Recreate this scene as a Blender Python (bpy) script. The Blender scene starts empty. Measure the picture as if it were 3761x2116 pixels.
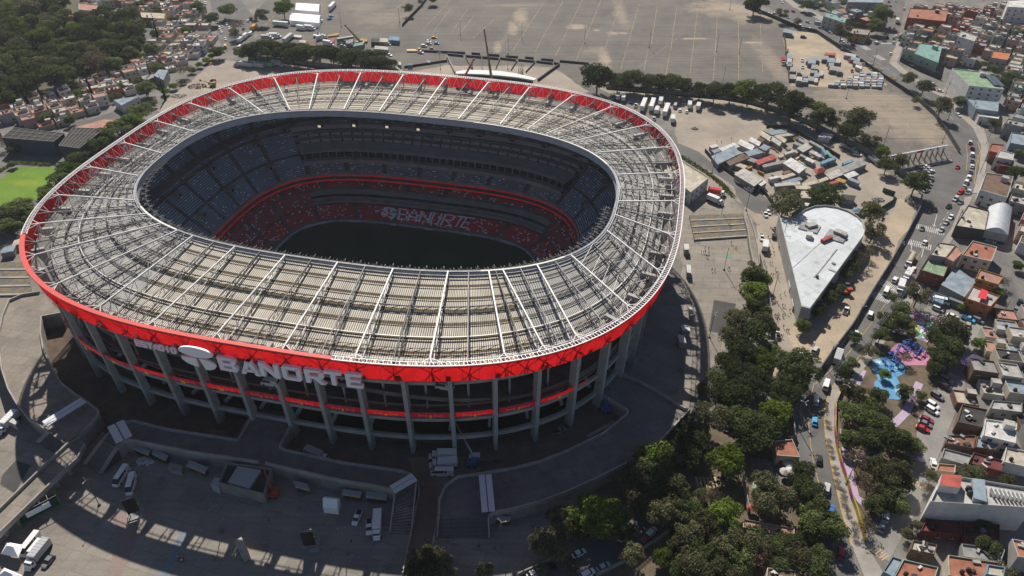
import bpy, math, random
import numpy as np
from mathutils import Vector, Matrix
rnd = random.Random(7)
sc = bpy.context.scene
col = sc.collection
# ---------------------------------------------------------------- camera, sky, sun, exposure
F, TH, HC = 2700.0, math.radians(37.354), 185.0
IW, IH = 3761.0, 2116.0
cam = bpy.data.cameras.new("camera"); cam.sensor_width = 36.0
cam.lens = F / IW * 36.0; cam.clip_start = 1.0; cam.clip_end = 6000
cam_o = bpy.data.objects.new("camera", cam); col.objects.link(cam_o)
cam_o.location = (0, 0, HC); cam_o.rotation_euler = (math.pi / 2 - TH, 0, 0)
sc.camera = cam_o
SUN_EL, SUN_AZ = math.radians(42.5), math.radians(-7.5)      # azimuth measured from +Y towards +X
w = bpy.data.worlds.new("World"); sc.world = w; w.use_nodes = True
nt = w.node_tree; nt.nodes.clear()
sky = nt.nodes.new("ShaderNodeTexSky"); sky.sky_type = 'NISHITA'; sky.sun_disc = False
sky.sun_elevation = SUN_EL; sky.sun_rotation = SUN_AZ; sky.altitude = 2200
bg = nt.nodes.new("ShaderNodeBackground"); bg.inputs[1].default_value = 0.056
wo = nt.nodes.new("ShaderNodeOutputWorld")
nt.links.new(sky.outputs[0], bg.inputs[0]); nt.links.new(bg.outputs[0], wo.inputs[0])
sun = bpy.data.lights.new("sun", 'SUN'); sun.energy = 5.0; sun.angle = math.radians(0.55); sun.color = (1, .925, .83)
so = bpy.data.objects.new("sun", sun); col.objects.link(so)
sd = Vector((math.sin(SUN_AZ) * math.cos(SUN_EL), math.cos(SUN_AZ) * math.cos(SUN_EL), math.sin(SUN_EL)))
so.rotation_euler = sd.to_track_quat('Z', 'Y').to_euler(); so.location = (0, 300, 400)
sc.view_settings.view_transform = 'Standard'; sc.view_settings.look = 'None'
sc.view_settings.exposure = 0.36; sc.view_settings.gamma = 1
sc.cycles.max_bounces = 5; sc.cycles.diffuse_bounces = 3; sc.cycles.glossy_bounces = 2
sc.cycles.transmission_bounces = 3; sc.cycles.transparent_max_bounces = 8

# ---------------------------------------------------------------- measuring helpers
CT, ST = math.cos(TH), math.sin(TH)
def at(x, y, z=0.0):
    X = (x - IW / 2) / F; Y = -(y - IH / 2) / F
    dy = CT + Y * ST; dz = -ST + Y * CT; t = (HC - z) / (-dz)
    return Vector((X * t, dy * t, z))
RO = [(0, 0), (1250, 0), (2500, 0), (0, 700), (1250, 700), (2500, 700), (0, 1406), (1250, 1406), (2500, 1406)]
def R(k, x, y, z=0.0):
    if k == 0: return at(x * 1.4606, y * 1.4606, z)
    return at(RO[k - 1][0] + x * .49008, RO[k - 1][1] + y * .49008, z)
def K(k, x, y, z=0.0):
    o = [(100, 1150, .31056), (850, 1250, .31056), (1600, 1250, .3882), (480, 400, .3882), (1300, 400, .3882)][k - 1]
    return at(o[0] + x * o[2], o[1] + y * o[2], z)
SC = Vector((-52.92, 257.6, 0)); SROT = -0.226
cr, sr = math.cos(SROT), math.sin(SROT)
def loc(p):
    dx, dy = p[0] - SC.x, p[1] - SC.y
    return Vector((dx * cr + dy * sr, -dx * sr + dy * cr, p[2]))
def wld(u, v, z=0.0): return Vector((SC.x + u * cr - v * sr, SC.y + u * sr + v * cr, z))

# ---------------------------------------------------------------- materials
MATS = {}
def nodes(name):
    m = bpy.data.materials.new(name); m.use_nodes = True
    return m, m.node_tree, m.node_tree.nodes["Principled BSDF"]
def rgb(c): return (c[0], c[1], c[2], 1)
def mat(name, c, rough=.8, c2=None, scale=.3, detail=4, metal=0, emit=None, coord='Object', bump=0, lo=.35, hi=.65, rand=0, spec=.3):
    if name in MATS: return MATS[name]
    m, t, b = nodes(name); L = t.links.new
    b.inputs["Roughness"].default_value = rough; b.inputs["Metallic"].default_value = metal
    b.inputs["Specular IOR Level"].default_value = spec
    b.inputs["Base Color"].default_value = rgb(c)
    out = None
    if c2 is not None or bump:
        tc = t.nodes.new("ShaderNodeTexCoord"); n = t.nodes.new("ShaderNodeTexNoise")
        n.inputs["Scale"].default_value = scale; n.inputs["Detail"].default_value = detail; n.inputs["Roughness"].default_value = .62
        L(tc.outputs[coord], n.inputs["Vector"])
        if c2 is not None:
            r = t.nodes.new("ShaderNodeValToRGB"); r.color_ramp.elements[0].position = lo; r.color_ramp.elements[1].position = hi
            r.color_ramp.elements[0].color = rgb(c2); r.color_ramp.elements[1].color = rgb(c)
            L(n.outputs[0], r.inputs[0]); out = r.outputs[0]
        if bump:
            bp = t.nodes.new("ShaderNodeBump"); bp.inputs["Strength"].default_value = .6; bp.inputs["Distance"].default_value = bump
            L(n.outputs[0], bp.inputs["Height"]); L(bp.outputs[0], b.inputs["Normal"])
    if rand:
        oi = t.nodes.new("ShaderNodeObjectInfo"); mr = t.nodes.new("ShaderNodeMapRange")
        mr.inputs[3].default_value = 1 - rand; mr.inputs[4].default_value = 1 + rand; L(oi.outputs["Random"], mr.inputs[0])
        mm = t.nodes.new("ShaderNodeVectorMath"); mm.operation = 'SCALE'; L(mr.outputs[0], mm.inputs["Scale"])
        if out: L(out, mm.inputs[0])
        else: mm.inputs[0].default_value = c[:3]
        out = mm.outputs[0]
    if out: L(out, b.inputs["Base Color"])
    if emit:
        b.inputs["Emission Color"].default_value = rgb(c); b.inputs["Emission Strength"].default_value = emit
    MATS[name] = m; return m

# ---------------------------------------------------------------- mesh builder
class MB:
    def __init__(s): s.v = []; s.f = []; s.m = []; s.uv = []
    def face(s, pts, m=0, uv=None):
        i = len(s.v); s.v += [tuple(p) for p in pts]; s.f.append(tuple(range(i, i + len(pts)))); s.m.append(m)
        s.uv += uv if uv else [(0, 0)] * len(pts)
    def box(s, c, d, rz=0, m=0, M=None, mt=None):
        x, y, z = [q / 2 for q in d]; cz, sz = math.cos(rz), math.sin(rz); P = []
        for a, b, e in ((-1, -1, -1), (1, -1, -1), (1, 1, -1), (-1, 1, -1), (-1, -1, 1), (1, -1, 1), (1, 1, 1), (-1, 1, 1)):
            X, Y = a * x, b * y; q = Vector((c[0] + X * cz - Y * sz, c[1] + X * sz + Y * cz, c[2] + e * z))
            P.append(M @ q if M else q)
        for k, f in enumerate(((0, 3, 2, 1), (4, 5, 6, 7), (0, 1, 5, 4), (1, 2, 6, 5), (2, 3, 7, 6), (3, 0, 4, 7))):
            s.face([P[i] for i in f], mt if (mt is not None and k == 1) else m)
    def beam(s, a, b, w, h=None, m=0, n=4):
        a, b = Vector(a), Vector(b); h = h or w; d = b - a
        if d.length < 1e-6: return
        d.normalize(); up = Vector((0, 0, 1)) if abs(d.z) < .95 else Vector((1, 0, 0))
        x = d.cross(up).normalized(); y = x.cross(d)
        if n == 4: ring = [(-.5, -.5), (.5, -.5), (.5, .5), (-.5, .5)]
        else: ring = [(.5 * math.cos(2 * math.pi * i / n), .5 * math.sin(2 * math.pi * i / n)) for i in range(n)]
        A = [a + x * (w * p) + y * (h * q) for p, q in ring]; B = [b + x * (w * p) + y * (h * q) for p, q in ring]
        k = len(ring)
        for i in range(k): s.face((A[i], A[(i + 1) % k], B[(i + 1) % k], B[i]), m)
        s.face(A[::-1], m); s.face(B, m)
    def cyl(s, c, r, h, n=10, m=0, r2=None, mt=None):
        r2 = r if r2 is None else r2
        A = [(c[0] + r * math.cos(2 * math.pi * i / n), c[1] + r * math.sin(2 * math.pi * i / n), c[2]) for i in range(n)]
        B = [(c[0] + r2 * math.cos(2 * math.pi * i / n), c[1] + r2 * math.sin(2 * math.pi * i / n), c[2] + h) for i in range(n)]
        for i in range(n): s.face((A[i], A[(i + 1) % n], B[(i + 1) % n], B[i]), m)
        s.face(A[::-1], m); s.face(B, m if mt is None else mt)
    def prism(s, pts, z0, z1, m=0, mt=None):
        pts = [Vector((p[0], p[1], 0)) for p in pts]
        ar = sum(pts[i].x * pts[(i + 1) % len(pts)].y - pts[(i + 1) % len(pts)].x * pts[i].y for i in range(len(pts)))
        if ar < 0: pts = pts[::-1]
        n = len(pts)
        for i in range(n):
            a, b = pts[i], pts[(i + 1) % n]
            s.face(((a.x, a.y, z0), (b.x, b.y, z0), (b.x, b.y, z1), (a.x, a.y, z1)), m)
        s.face([(p.x, p.y, z1) for p in pts], m if mt is None else mt)
        s.face([(p.x, p.y, z0) for p in pts[::-1]], m)
    def extr(s, prof, M, th, m=0):            # profile in local xz, extruded along local y by +-th/2
        A = [M @ Vector((p[0], -th / 2, p[1])) for p in prof]; B = [M @ Vector((p[0], th / 2, p[1])) for p in prof]; n = len(prof)
        for i in range(n): s.face((A[i], A[(i + 1) % n], B[(i + 1) % n], B[i]), m)
        s.face(A[::-1], m); s.face(B, m)
    def mesh(s, name, mats):
        me = bpy.data.meshes.new(name); me.from_pydata(s.v, [], s.f)
        for m in (mats if isinstance(mats, (list, tuple)) else [mats]): me.materials.append(m)
        me.polygons.foreach_set("material_index", s.m)
        uvl = me.uv_layers.new(name="uv"); uvl.data.foreach_set("uv", [q for p in s.uv for q in p])
        me.update(); return me
    def build(s, name, mats, parent=None, loc_=None, rz=0, smooth=False):
        me = s.mesh(name, mats)
        if smooth: me.polygons.foreach_set("use_smooth", [True] * len(me.polygons))
        return link(name, me, parent, loc_, rz)
def link(name, data, parent=None, loc_=None, rz=0, scale=None):
    o = bpy.data.objects.new(name, data); col.objects.link(o)
    if parent: o.parent = parent
    if loc_ is not None: o.location = loc_
    if rz: o.rotation_euler = (0, 0, rz)
    if scale is not None: o.scale = scale if isinstance(scale, (tuple, list)) else (scale,) * 3
    return o
def tag(o, label=None, cat=None, group=None, kind=None):
    if label: o["label"] = label
    if cat: o["category"] = cat
    if group: o["group"] = group
    if kind: o["kind"] = kind
    return o
def empty(name, p, rz=0, label=None, cat=None, group=None):
    o = link(name, None, None, p, rz); o.empty_display_size = .5
    return tag(o, label, cat, group)
def struct(name, mb, mats): return tag(mb.build(name, mats), kind='structure')

# ================================================================ STADIUM
NO, NI, NB = 2.865, 2.66, 4.0
def se(a, b, n, th, r=1.0):
    c, s = math.cos(th), math.sin(th); k = r / (abs(c) ** n + abs(s) ** n) ** (1 / n)
    return a * c * k, b * s * k
def co(th, r=1.0, z=0): x, y = se(117.7, 103.6, NO, th, r); return Vector((x, y, z))
def ci(th, r=1.0, z=0): x, y = se(94.8, 58.5, NI, th, r); return Vector((x, y, z))
def cb(th, r=1.0, z=0): x, y = se(61, 44.5, NB, th, r); return Vector((x, y, z))
def cs(th, s, z=0):                                   # stands: s=0 pitch wall, 1 outermost row
    x, y = se(112, 97, NO, th); p = cb(th) * (1 - s) + Vector((x, y, 0)) * s; p.z = z; return p
def ang(p, a, b): return math.atan2(p[1] / b, p[0] / a)
TO = [(-103.4, -60.6), (-91, -77.8), (-72.4, -89.9), (-51.9, -96.6), (-31.3, -98.4), (-10.4, -99.8), (11, -100.3), (31.9, -98.7), (52.8, -96.2), (72.8, -90.1), (81.9, -83.7), (90.5, -77.3), (103, -60), (110.4, -39.3), (113.8, -17.7), (114.9, 5.3), (113.7, 27.6), (109.2, 49.2), (99.3, 69), (83.6, 86.8), (62.9, 94.9), (40.6, 99.9), (19.1, 101), (-3.4, 101.2), (-25.5, 100.7), (-47.2, 97.6), (-68, 91.9), (-87.7, 82.8), (-102.1, 65.4), (-111.2, 45.2), (-114.5, 24.1), (-116.1, 1.9), (-113.6, -20.1), (-109.5, -41.5)]
TI = [(-73.2, -46.3), (-64.4, -51.3), (-55.6, -54.1), (-47.3, -54.9), (-29, -56.6), (-10.3, -57.7), (8.3, -57.4), (26.9, -56.2), (45.2, -54.7), (58.3, -51.7), (63.2, -50.6), (73.4, -45.2), (83.2, -37), (93.8, -19.3), (95.4, -8), (96.4, 1.9), (91.1, 22.2), (79.3, 38.4), (70.5, 47.8), (59.5, 54), (50.5, 56.8), (36.3, 57.7), (16.2, 58.9), (-2.9, 59), (-21.8, 57.6), (-38, 55.4), (-53.9, 52.5), (-63, 50.5), (-73.6, 45), (-81.2, 35.8), (-91.2, 19.3), (-95.4, -1.8), (-92.5, -21.1), (-82.3, -38.2)]
tho = [ang(p, 117.7, 103.6) for p in TO]; thi = [ang(p, 94.8, 58.5) for p in TI]
for L_ in (tho, thi):
    for i in range(1, len(L_)):
        while L_[i] < L_[i - 1] - .3: L_[i] += 2 * math.pi
NT = len(tho); thoX = tho + [tho[0] + 2 * math.pi]; thiX = thi + [thi[0] + 2 * math.pi]
def tin(t):
    while t < thoX[0]: t += 2 * math.pi
    while t > thoX[-1]: t -= 2 * math.pi
    return float(np.interp(t, thoX, thiX))
STAD = empty("football_stadium", SC, SROT, "huge oval concrete football stadium with red rim band and open steel roof trusses", "stadium")
M_white = mat("white_steel", (.66, .65, .62), .45, c2=(.5, .5, .5), scale=.4)
M_dark = mat("dark_steel", (.09, .088, .085), .6)
M_grey = mat("grey_steel", (.3, .3, .31), .6, c2=(.16, .16, .17), scale=.5)
M_conc = mat("concrete", (.30, .295, .28), .85, c2=(.2, .195, .185), scale=.15, detail=6)
M_concd = mat("dark_concrete", (.18, .175, .17), .9, c2=(.11, .108, .105), scale=.2, detail=6)
M_bronze = mat("suite_grey", (.30, .30, .31), .5, c2=(.24, .24, .25), scale=.2)
M_glassd = mat("dark_glass", (.012, .016, .022), .15, spec=.5)
M_fascia = mat("fascia_grey", (.42, .44, .47), .6, c2=(.36, .38, .41), scale=.3)

def roof_mat(name, ridge, groove, spots):
    m, t, b = nodes(name); L = t.links.new
    uv = t.nodes.new("ShaderNodeUVMap"); sx = t.nodes.new("ShaderNodeSeparateXYZ"); L(uv.outputs[0], sx.inputs[0])
    a = t.nodes.new("ShaderNodeMath"); a.operation = 'FRACT'; L(sx.outputs[0], a.inputs[0])
    r = t.nodes.new("ShaderNodeValToRGB"); e = r.color_ramp.elements; e[0].position = 0; e[0].color = rgb(groove); e[1].position = .42; e[1].color = rgb(ridge)
    e.new(.32).color = rgb(groove); e.new(.9).color = rgb(ridge); e.new(1).color = rgb(groove); L(a.outputs[0], r.inputs[0])
    n = t.nodes.new("ShaderNodeTexNoise"); n.inputs["Scale"].default_value = .12; n.inputs["Detail"].default_value = 8; n.inputs["Roughness"].default_value = .7
    tc = t.nodes.new("ShaderNodeTexCoord"); L(tc.outputs["Object"], n.inputs["Vector"])
    mr = t.nodes.new("ShaderNodeMapRange"); mr.inputs[1].default_value = .3; mr.inputs[2].default_value = .7; mr.inputs[3].default_value = .62; mr.inputs[4].default_value = 1.12; L(n.outputs[0], mr.inputs[0])
    mu = t.nodes.new("ShaderNodeVectorMath"); mu.operation = 'SCALE'; L(r.outputs[0], mu.inputs[0]); L(mr.outputs[0], mu.inputs["Scale"])
    # dark speckled bands along the purlins, their shadows painted in with dirt
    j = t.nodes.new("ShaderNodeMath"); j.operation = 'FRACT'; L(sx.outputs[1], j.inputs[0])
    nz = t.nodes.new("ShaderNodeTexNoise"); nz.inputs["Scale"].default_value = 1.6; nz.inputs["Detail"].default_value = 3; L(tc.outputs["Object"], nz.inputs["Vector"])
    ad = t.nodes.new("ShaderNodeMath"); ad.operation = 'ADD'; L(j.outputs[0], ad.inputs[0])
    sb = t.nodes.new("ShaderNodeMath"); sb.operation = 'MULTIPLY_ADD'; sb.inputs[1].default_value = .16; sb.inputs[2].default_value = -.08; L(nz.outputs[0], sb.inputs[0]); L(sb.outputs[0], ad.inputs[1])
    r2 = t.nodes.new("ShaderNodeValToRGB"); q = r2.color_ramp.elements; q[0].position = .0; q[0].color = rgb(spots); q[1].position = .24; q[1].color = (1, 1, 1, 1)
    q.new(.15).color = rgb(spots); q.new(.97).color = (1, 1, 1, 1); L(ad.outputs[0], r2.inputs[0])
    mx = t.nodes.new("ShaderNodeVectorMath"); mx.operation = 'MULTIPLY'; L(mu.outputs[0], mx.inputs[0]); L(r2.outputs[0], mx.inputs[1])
    L(mx.outputs[0], b.inputs["Base Color"]); b.inputs["Roughness"].default_value = .8; b.inputs["Specular IOR Level"].default_value = .2
    return m
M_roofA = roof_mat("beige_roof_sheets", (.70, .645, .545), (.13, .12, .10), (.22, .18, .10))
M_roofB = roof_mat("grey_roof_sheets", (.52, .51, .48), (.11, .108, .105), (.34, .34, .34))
def zs(t): return 38.5 + 3.9 * t                       # roof sheet height, t=0 outer 1 inner
def rp(tho_, t, dz=0): return (co(tho_, .955) * (1 - t) + ci(tin(tho_), 1.0) * t) * 1.0 + Vector((0, 0, zs(t) + dz))
mb = MB(); arc = 0.0
for i in range(NT):
    beige = (3 <= i <= 9) or (19 <= i <= 26)
    for j in range(6):
        t0 = thoX[i] + (thoX[i + 1] - thoX[i]) * j / 6; t1 = thoX[i] + (thoX[i + 1] - thoX[i]) * (j + 1) / 6
        du = (co(t1, .955) - co(t0, .955)).length / .72; mm = 0 if beige else 1
        for k in range(6):
            a, c = k / 6, (k + 1) / 6
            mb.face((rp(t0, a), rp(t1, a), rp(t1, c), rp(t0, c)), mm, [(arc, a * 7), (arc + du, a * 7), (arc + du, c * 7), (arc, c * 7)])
        arc += du
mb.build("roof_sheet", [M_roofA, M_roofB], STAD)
mb = MB()                                               # underside deck so that it has thickness
NS = 204
ths = [2 * math.pi * i / NS for i in range(NS + 1)]
for i in range(NS):
    t0, t1 = ths[i], ths[i + 1]
    mb.face((rp(t0, 0, -.5), rp(t0, 1, -.5), rp(t1, 1, -.5), rp(t1, 0, -.5)))
    mb.face((rp(t0, 0, -.5), rp(t1, 0, -.5), rp(t1, 0, -.02), rp(t0, 0, -.02)))
mb.build("roof_soffit", mat("soffit_grey", (.5, .5, .5), .9), STAD)
mb = MB()
for i in range(NS):                                     # inner fascia
    a0, a1 = ths[i], ths[i + 1]
    q = [ci(a0, .985, 40.7), ci(a1, .985, 40.7), ci(a1, .992, 43.4), ci(a0, .992, 43.4)]; p = [ci(a0, .999, 40.7), ci(a1, .999, 40.7), ci(a1, .999, 43.4), ci(a0, .999, 43.4)]
    mb.face(q[::-1]); mb.face(p); mb.face((q[3], q[2], p[2], p[3])); mb.face((q[0], p[0], p[1], q[1]))
mb.build("inner_fascia", M_fascia, STAD)
# trusses
def truss(tho0, thi0, major):
    mb = MB(); n = 9 if major else 8
    a = co(tho0, .972); b = ci(thi0, 1.0)
    wt, wb, ww = (.44, .26, .15) if major else (.3, .24, .14)
    zt0, zt1 = (44.8, 44.0) if major else (43.4, 43.6)
    def T(t): p = a.lerp(b, t); p.z = zt0 + (zt1 - zt0) * t; return p
    def B(t): p = a.lerp(b, t); p.z = zs(t) + .45 + .5 * t; return p
    mb.beam(T(0), T(1), wt, wt); mb.beam(B(0), B(1), wb, wb, 0 if major else 0)
    for i in range(n + 1): mb.beam(T(i / n), B(i / n), ww)
    for i in range(n):
        if i % 2: mb.beam(T(i / n), B((i + 1) / n), ww)
        else: mb.beam(B(i / n), T((i + 1) / n), ww)
    o1 = co(tho0, .997, 44.9); o2 = co(tho0, .997, 40.8)
    mb.beam(T(0), o1, .3); mb.beam(T(0), o2, .3); mb.beam(B(0), o2, .3)
    for s in (-.018, .018):
        mb.beam(T(0), co(tho0 + s, .985, 39.6), .3); mb.beam(T(0), co(tho0 + s * 1.6, .997, 44.9), .22)
    mb.build("roof_truss", M_white if major else M_grey if rnd.random() < .3 else M_dark, STAD)
for i in range(NT):
    truss(thoX[i], thiX[i], True)
    tm = (thoX[i] + thoX[i + 1]) / 2; truss(tm, tin(tm), False)
for q, (t, dz, wd, mm) in enumerate([(.04, 1.2, .25, M_grey), (.15, .7, .2, M_dark), (.29, .9, .32, M_white), (.30, .35, .2, M_dark), (.44, .8, .2, M_dark), (.58, .8, .2, M_dark), (.60, 1.2, .25, M_grey), (.72, .8, .2, M_dark), (.86, .8, .2, M_dark), (.97, .9, .3, M_grey)]):
    mb = MB()
    for i in range(NS):
        mb.beam(rp(ths[i], t, dz), rp(ths[i + 1], t, dz), wd, wd)
        if mm is M_dark and q in (1, 5):
            mb.beam(rp(ths[i], t + .012, dz + .9), rp(ths[i + 1], t + .012, dz + .9), .16)
            mb.beam(rp(ths[i], t, dz), rp(ths[i + 1], t + .012, dz + .9), .14); mb.beam(rp(ths[i], t, .05), rp(ths[i], t, dz), .14)
    mb.build("purlin", mm, STAD)
# rows of diagonal bracing at the oval's ends
for i in list(range(12, 20)) + list(range(27, 34)) + [0, 1, 2]:
    mb = MB()
    tm = (thoX[i] + thoX[i + 1]) / 2
    for k in range(5):
        a, b = k / 5, (k + 1) / 5
        mb.beam(rp(thoX[i], a, 1.6), rp(tm, b, 1.6), .14); mb.beam(rp(tm, b, 1.6), rp(thoX[i + 1], a, 1.6), .14)
    mb.build("wind_brace", M_grey if i % 3 else M_white, STAD)
# red band with frame, walkway on top
def band_mat(name, c):
    m, t, b = nodes(name); L = t.links.new
    d = t.nodes.new("ShaderNodeBsdfDiffuse"); tr = t.nodes.new("ShaderNodeBsdfTranslucent"); mx = t.nodes.new("ShaderNodeMixShader"); mx.inputs[0].default_value = .55
    tc = t.nodes.new("ShaderNodeTexCoord"); n = t.nodes.new("ShaderNodeTexNoise"); n.inputs["Scale"].default_value = .25; n.inputs["Detail"].default_value = 5
    L(tc.outputs["Object"], n.inputs["Vector"]); r = t.nodes.new("ShaderNodeValToRGB"); r.color_ramp.elements[0].color = rgb([q * .8 for q in c]); r.color_ramp.elements[1].color = rgb(c)
    r.color_ramp.elements[0].position = .35; r.color_ramp.elements[1].position = .6
    L(n.outputs[0], r.inputs[0]); L(r.outputs[0], d.inputs[0]); L(r.outputs[0], tr.inputs[0]); L(d.outputs[0], mx.inputs[1]); L(tr.outputs[0], mx.inputs[2])
    L(mx.outputs[0], t.nodes["Material Output"].inputs[0]); t.nodes.remove(b); return m
M_band = band_mat("red_mesh_fabric", (.56, .012, .014))
M_red = mat("red_paint", (.6, .03, .025), .6)
zb = lambda t: 38.9 + .8 * math.sin(t)
mb = MB(); NR = 340; thr = [2 * math.pi * i / NR for i in range(NR + 1)]
for i in range(NR):
    a, b = thr[i], thr[i + 1]
    mb.face((co(a, .997, zb(a)), co(b, .997, zb(b)), co(b, 1.004, 44.9), co(a, 1.004, 44.9)))
mb.build("red_band", M_band, STAD)
mb = MB()
for i in range(NR):
    a, b = thr[i], thr[i + 1]
    mb.beam(co(a, .988, zb(a)), co(b, .988, zb(b)), .2)
    if i % 2: mb.beam(co(a, .98, zb(a)), co(a, .985, 44.9), .1)
    if i % 5 == 0 and math.sin(a) > -.3: mb.beam(co(a, .987, zb(a)), co(thr[min(i + 5, NR)], .993, 44.8), .15)
mb.build("band_frame", M_grey, STAD)
M_bright = mat("rim_white", (.82, .82, .80), .45)
mb = MB()
for i in range(0, NR, 2):
    if math.sin(thr[i]) < -.35: continue
    a, b, c = thr[i], thr[i + 1], thr[i + 2]; mb.beam(co(a, .992, 44.9), co(b, .972, 39.6), .13); mb.beam(co(b, .972, 39.6), co(c, .992, 44.9), .13); mb.beam(co(a, .972, 39.6), co(c, .972, 39.6), .16)
mb.build("rim_lattice", M_bright, STAD)
mb = MB(); mc = MB()
for i in range(NR):
    a, b = thr[i], thr[i + 1]; am = (a + b) / 2
    deg = math.degrees(a) % 360
    if 217 < deg < 282.5:
        q = [co(a, .995, 45.35), co(b, .995, 45.35), co(b, 1.008, 45.35), co(a, 1.008, 45.35)]
        mc.face(q); mc.face([co(a, 1.008, 44.8), co(b, 1.008, 44.8), co(b, 1.008, 45.35), co(a, 1.008, 45.35)]); mc.face([co(b, .995, 44.8), co(a, .995, 44.8), co(a, .995, 45.35), co(b, .995, 45.35)])
    else:
        mb.beam(co(a, .993, 45.2), co(b, .993, 45.2), .22); mb.beam(co(a, 1.007, 45.2), co(b, 1.007, 45.2), .26)
        for q in (a, am): mb.beam(co(q, .993, 45.2), co(q, 1.007, 45.2), .2)
        mb.beam(co(a, .993, 46.1), co(b, .993, 46.1), .1); mb.beam(co(a, .993, 45.2), co(a, .993, 46.1), .1)
mb.build("rim_walkway", M_bright, STAD); mc.build("rim_cover", mat("pale_red_cover", (.62, .085, .07), .6), STAD)
# floodlights along the near rim
mbf = MB(); mbf.cyl((0, 0, .0), .5, .35, 8); mbf.beam((0, 0, 0), (0, 1.2, -.6), .14); me_fl = mbf.mesh("floodlight", mat("lamp_housing", (.28, .28, .27), .35, metal=.3))
k = 0
for i in range(96):
    a = math.radians(192 + i * 1.75)
    p = ci(a, .965 if i % 2 else .95, 42.6); o = link("floodlight", me_fl, STAD, p, math.atan2(p.y * 2.5, p.x) + math.pi / 2)
    o.rotation_euler.x = .7
mb = MB()
for i in range(NS):
    deg = math.degrees(ths[i]) % 360
    mb.beam(ci(ths[i], .99, 43.6), ci(ths[i + 1], .99, 43.6), .7, .25, 1 if (219 < deg < 236 or 302 < deg < 322 or 30 < deg < 75) else 0)
mb.build("rim_catwalk", [M_grey, mat("cream_deck", (.7, .68, .6), .7)], STAD)
mb = MB()
for i in range(0, NS):
    deg = math.degrees(ths[i]) % 360
    if 185 < deg < 365:
        mb.beam(ci(ths[i], .955, 42.4), ci(ths[i + 1], .955, 42.4), .2); mb.beam(ci(ths[i], .985, 42.4), ci(ths[i], .945, 42.9), .15)
mb.build("lamp_rail", M_dark, STAD)

# ---- seating bowl
def seat_mat(name, base, dark, frac, white):
    m, t, b = nodes(name); L = t.links.new
    uv = t.nodes.new("ShaderNodeUVMap"); fl = t.nodes.new("ShaderNodeVectorMath"); fl.operation = 'FLOOR'; L(uv.outputs[0], fl.inputs[0])
    wn = t.nodes.new("ShaderNodeTexWhiteNoise"); wn.noise_dimensions = '2D'; L(fl.outputs[0], wn.inputs["Vector"])
    g = t.nodes.new("ShaderNodeMath"); g.operation = 'LESS_THAN'; g.inputs[1].default_value = frac; L(wn.outputs[0], g.inputs[0])
    mx = t.nodes.new("ShaderNodeMix"); mx.data_type = 'RGBA'; L(g.outputs[0], mx.inputs[0]); mx.inputs[7].default_value = rgb(white)
    n = t.nodes.new("ShaderNodeTexNoise"); n.inputs["Scale"].default_value = .08; n.inputs["Detail"].default_value = 4
    tc = t.nodes.new("ShaderNodeTexCoord"); L(tc.outputs["Object"], n.inputs["Vector"])
    r = t.nodes.new("ShaderNodeValToRGB"); r.color_ramp.elements[0].position = .35; r.color_ramp.elements[1].position = .65
    r.color_ramp.elements[0].color = rgb(dark); r.color_ramp.elements[1].color = rgb(base); L(n.outputs[0], r.inputs[0]); L(r.outputs[0], mx.inputs[6])
    L(mx.outputs[2], b.inputs["Base Color"]); b.inputs["Roughness"].default_value = .6
    return m
M_blue = seat_mat("blue_seats", (.29, .40, .53), (.20, .29, .41), .075, (.8, .85, .9))
M_redseat = seat_mat("red_seats", (.55, .03, .045), (.42, .02, .035), .09, (.85, .8, .85))
M_seatg = seat_mat("grey_seats", (.26, .30, .35), (.18, .22, .26), .08, (.7, .72, .75))
def S(v): return (v - 44.5) / 52.5
def tier(name, s0, z0, s1, z1, rows, seatm, a0, a1, uoff=0, aisle=20, seg=None):
    """one stepped tier of seat rows between two angles (degrees)"""
    seg = seg or max(2, int((a1 - a0) / 1.8)); mb = MB(); arc = 0
    for i in range(seg):
        t0 = math.radians(a0 + (a1 - a0) * i / seg); t1 = math.radians(a0 + (a1 - a0) * (i + 1) / seg)
        L_ = (cs(t1, s1) - cs(t0, s1)).length
        isa = aisle and (i % aisle == aisle - 1)
        for r in range(rows):
            f0, f1 = r / rows, (r + 1) / rows
            sa, sb = s0 + (s1 - s0) * f0, s0 + (s1 - s0) * f1; za, zb = z0 + (z1 - z0) * f0, z0 + (z1 - z0) * f1
            m_ = 1 if isa else 0
            u0, u1 = arc / .8, (arc + L_) / .8; vv = r * 2.0 + uoff + .5
            # riser then tread
            mb.face((cs(t0, sa, za), cs(t1, sa, za), cs(t1, sa, zb), cs(t0, sa, zb))[::-1], 1)
            sm = sa + (sb - sa) * .62
            mb.face((cs(t0, sa, zb), cs(t1, sa, zb), cs(t1, sm, zb), cs(t0, sm, zb))[::-1], 1)
            mb.face((cs(t0, sm, zb + .32), cs(t1, sm, zb + .32), cs(t1, sb, zb + .42), cs(t0, sb, zb + .42))[::-1], m_, [(u0, vv), (u1, vv), (u1, vv), (u0, vv)])
            if not isa: mb.face((cs(t0, sm, zb), cs(t1, sm, zb), cs(t1, sm, zb + .32), cs(t0, sm, zb + .32))[::-1], 0, [(u0, vv), (u1, vv), (u1, vv), (u0, vv)])
        arc += L_
    return mb.build(name, [seatm, M_concd], STAD)
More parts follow.
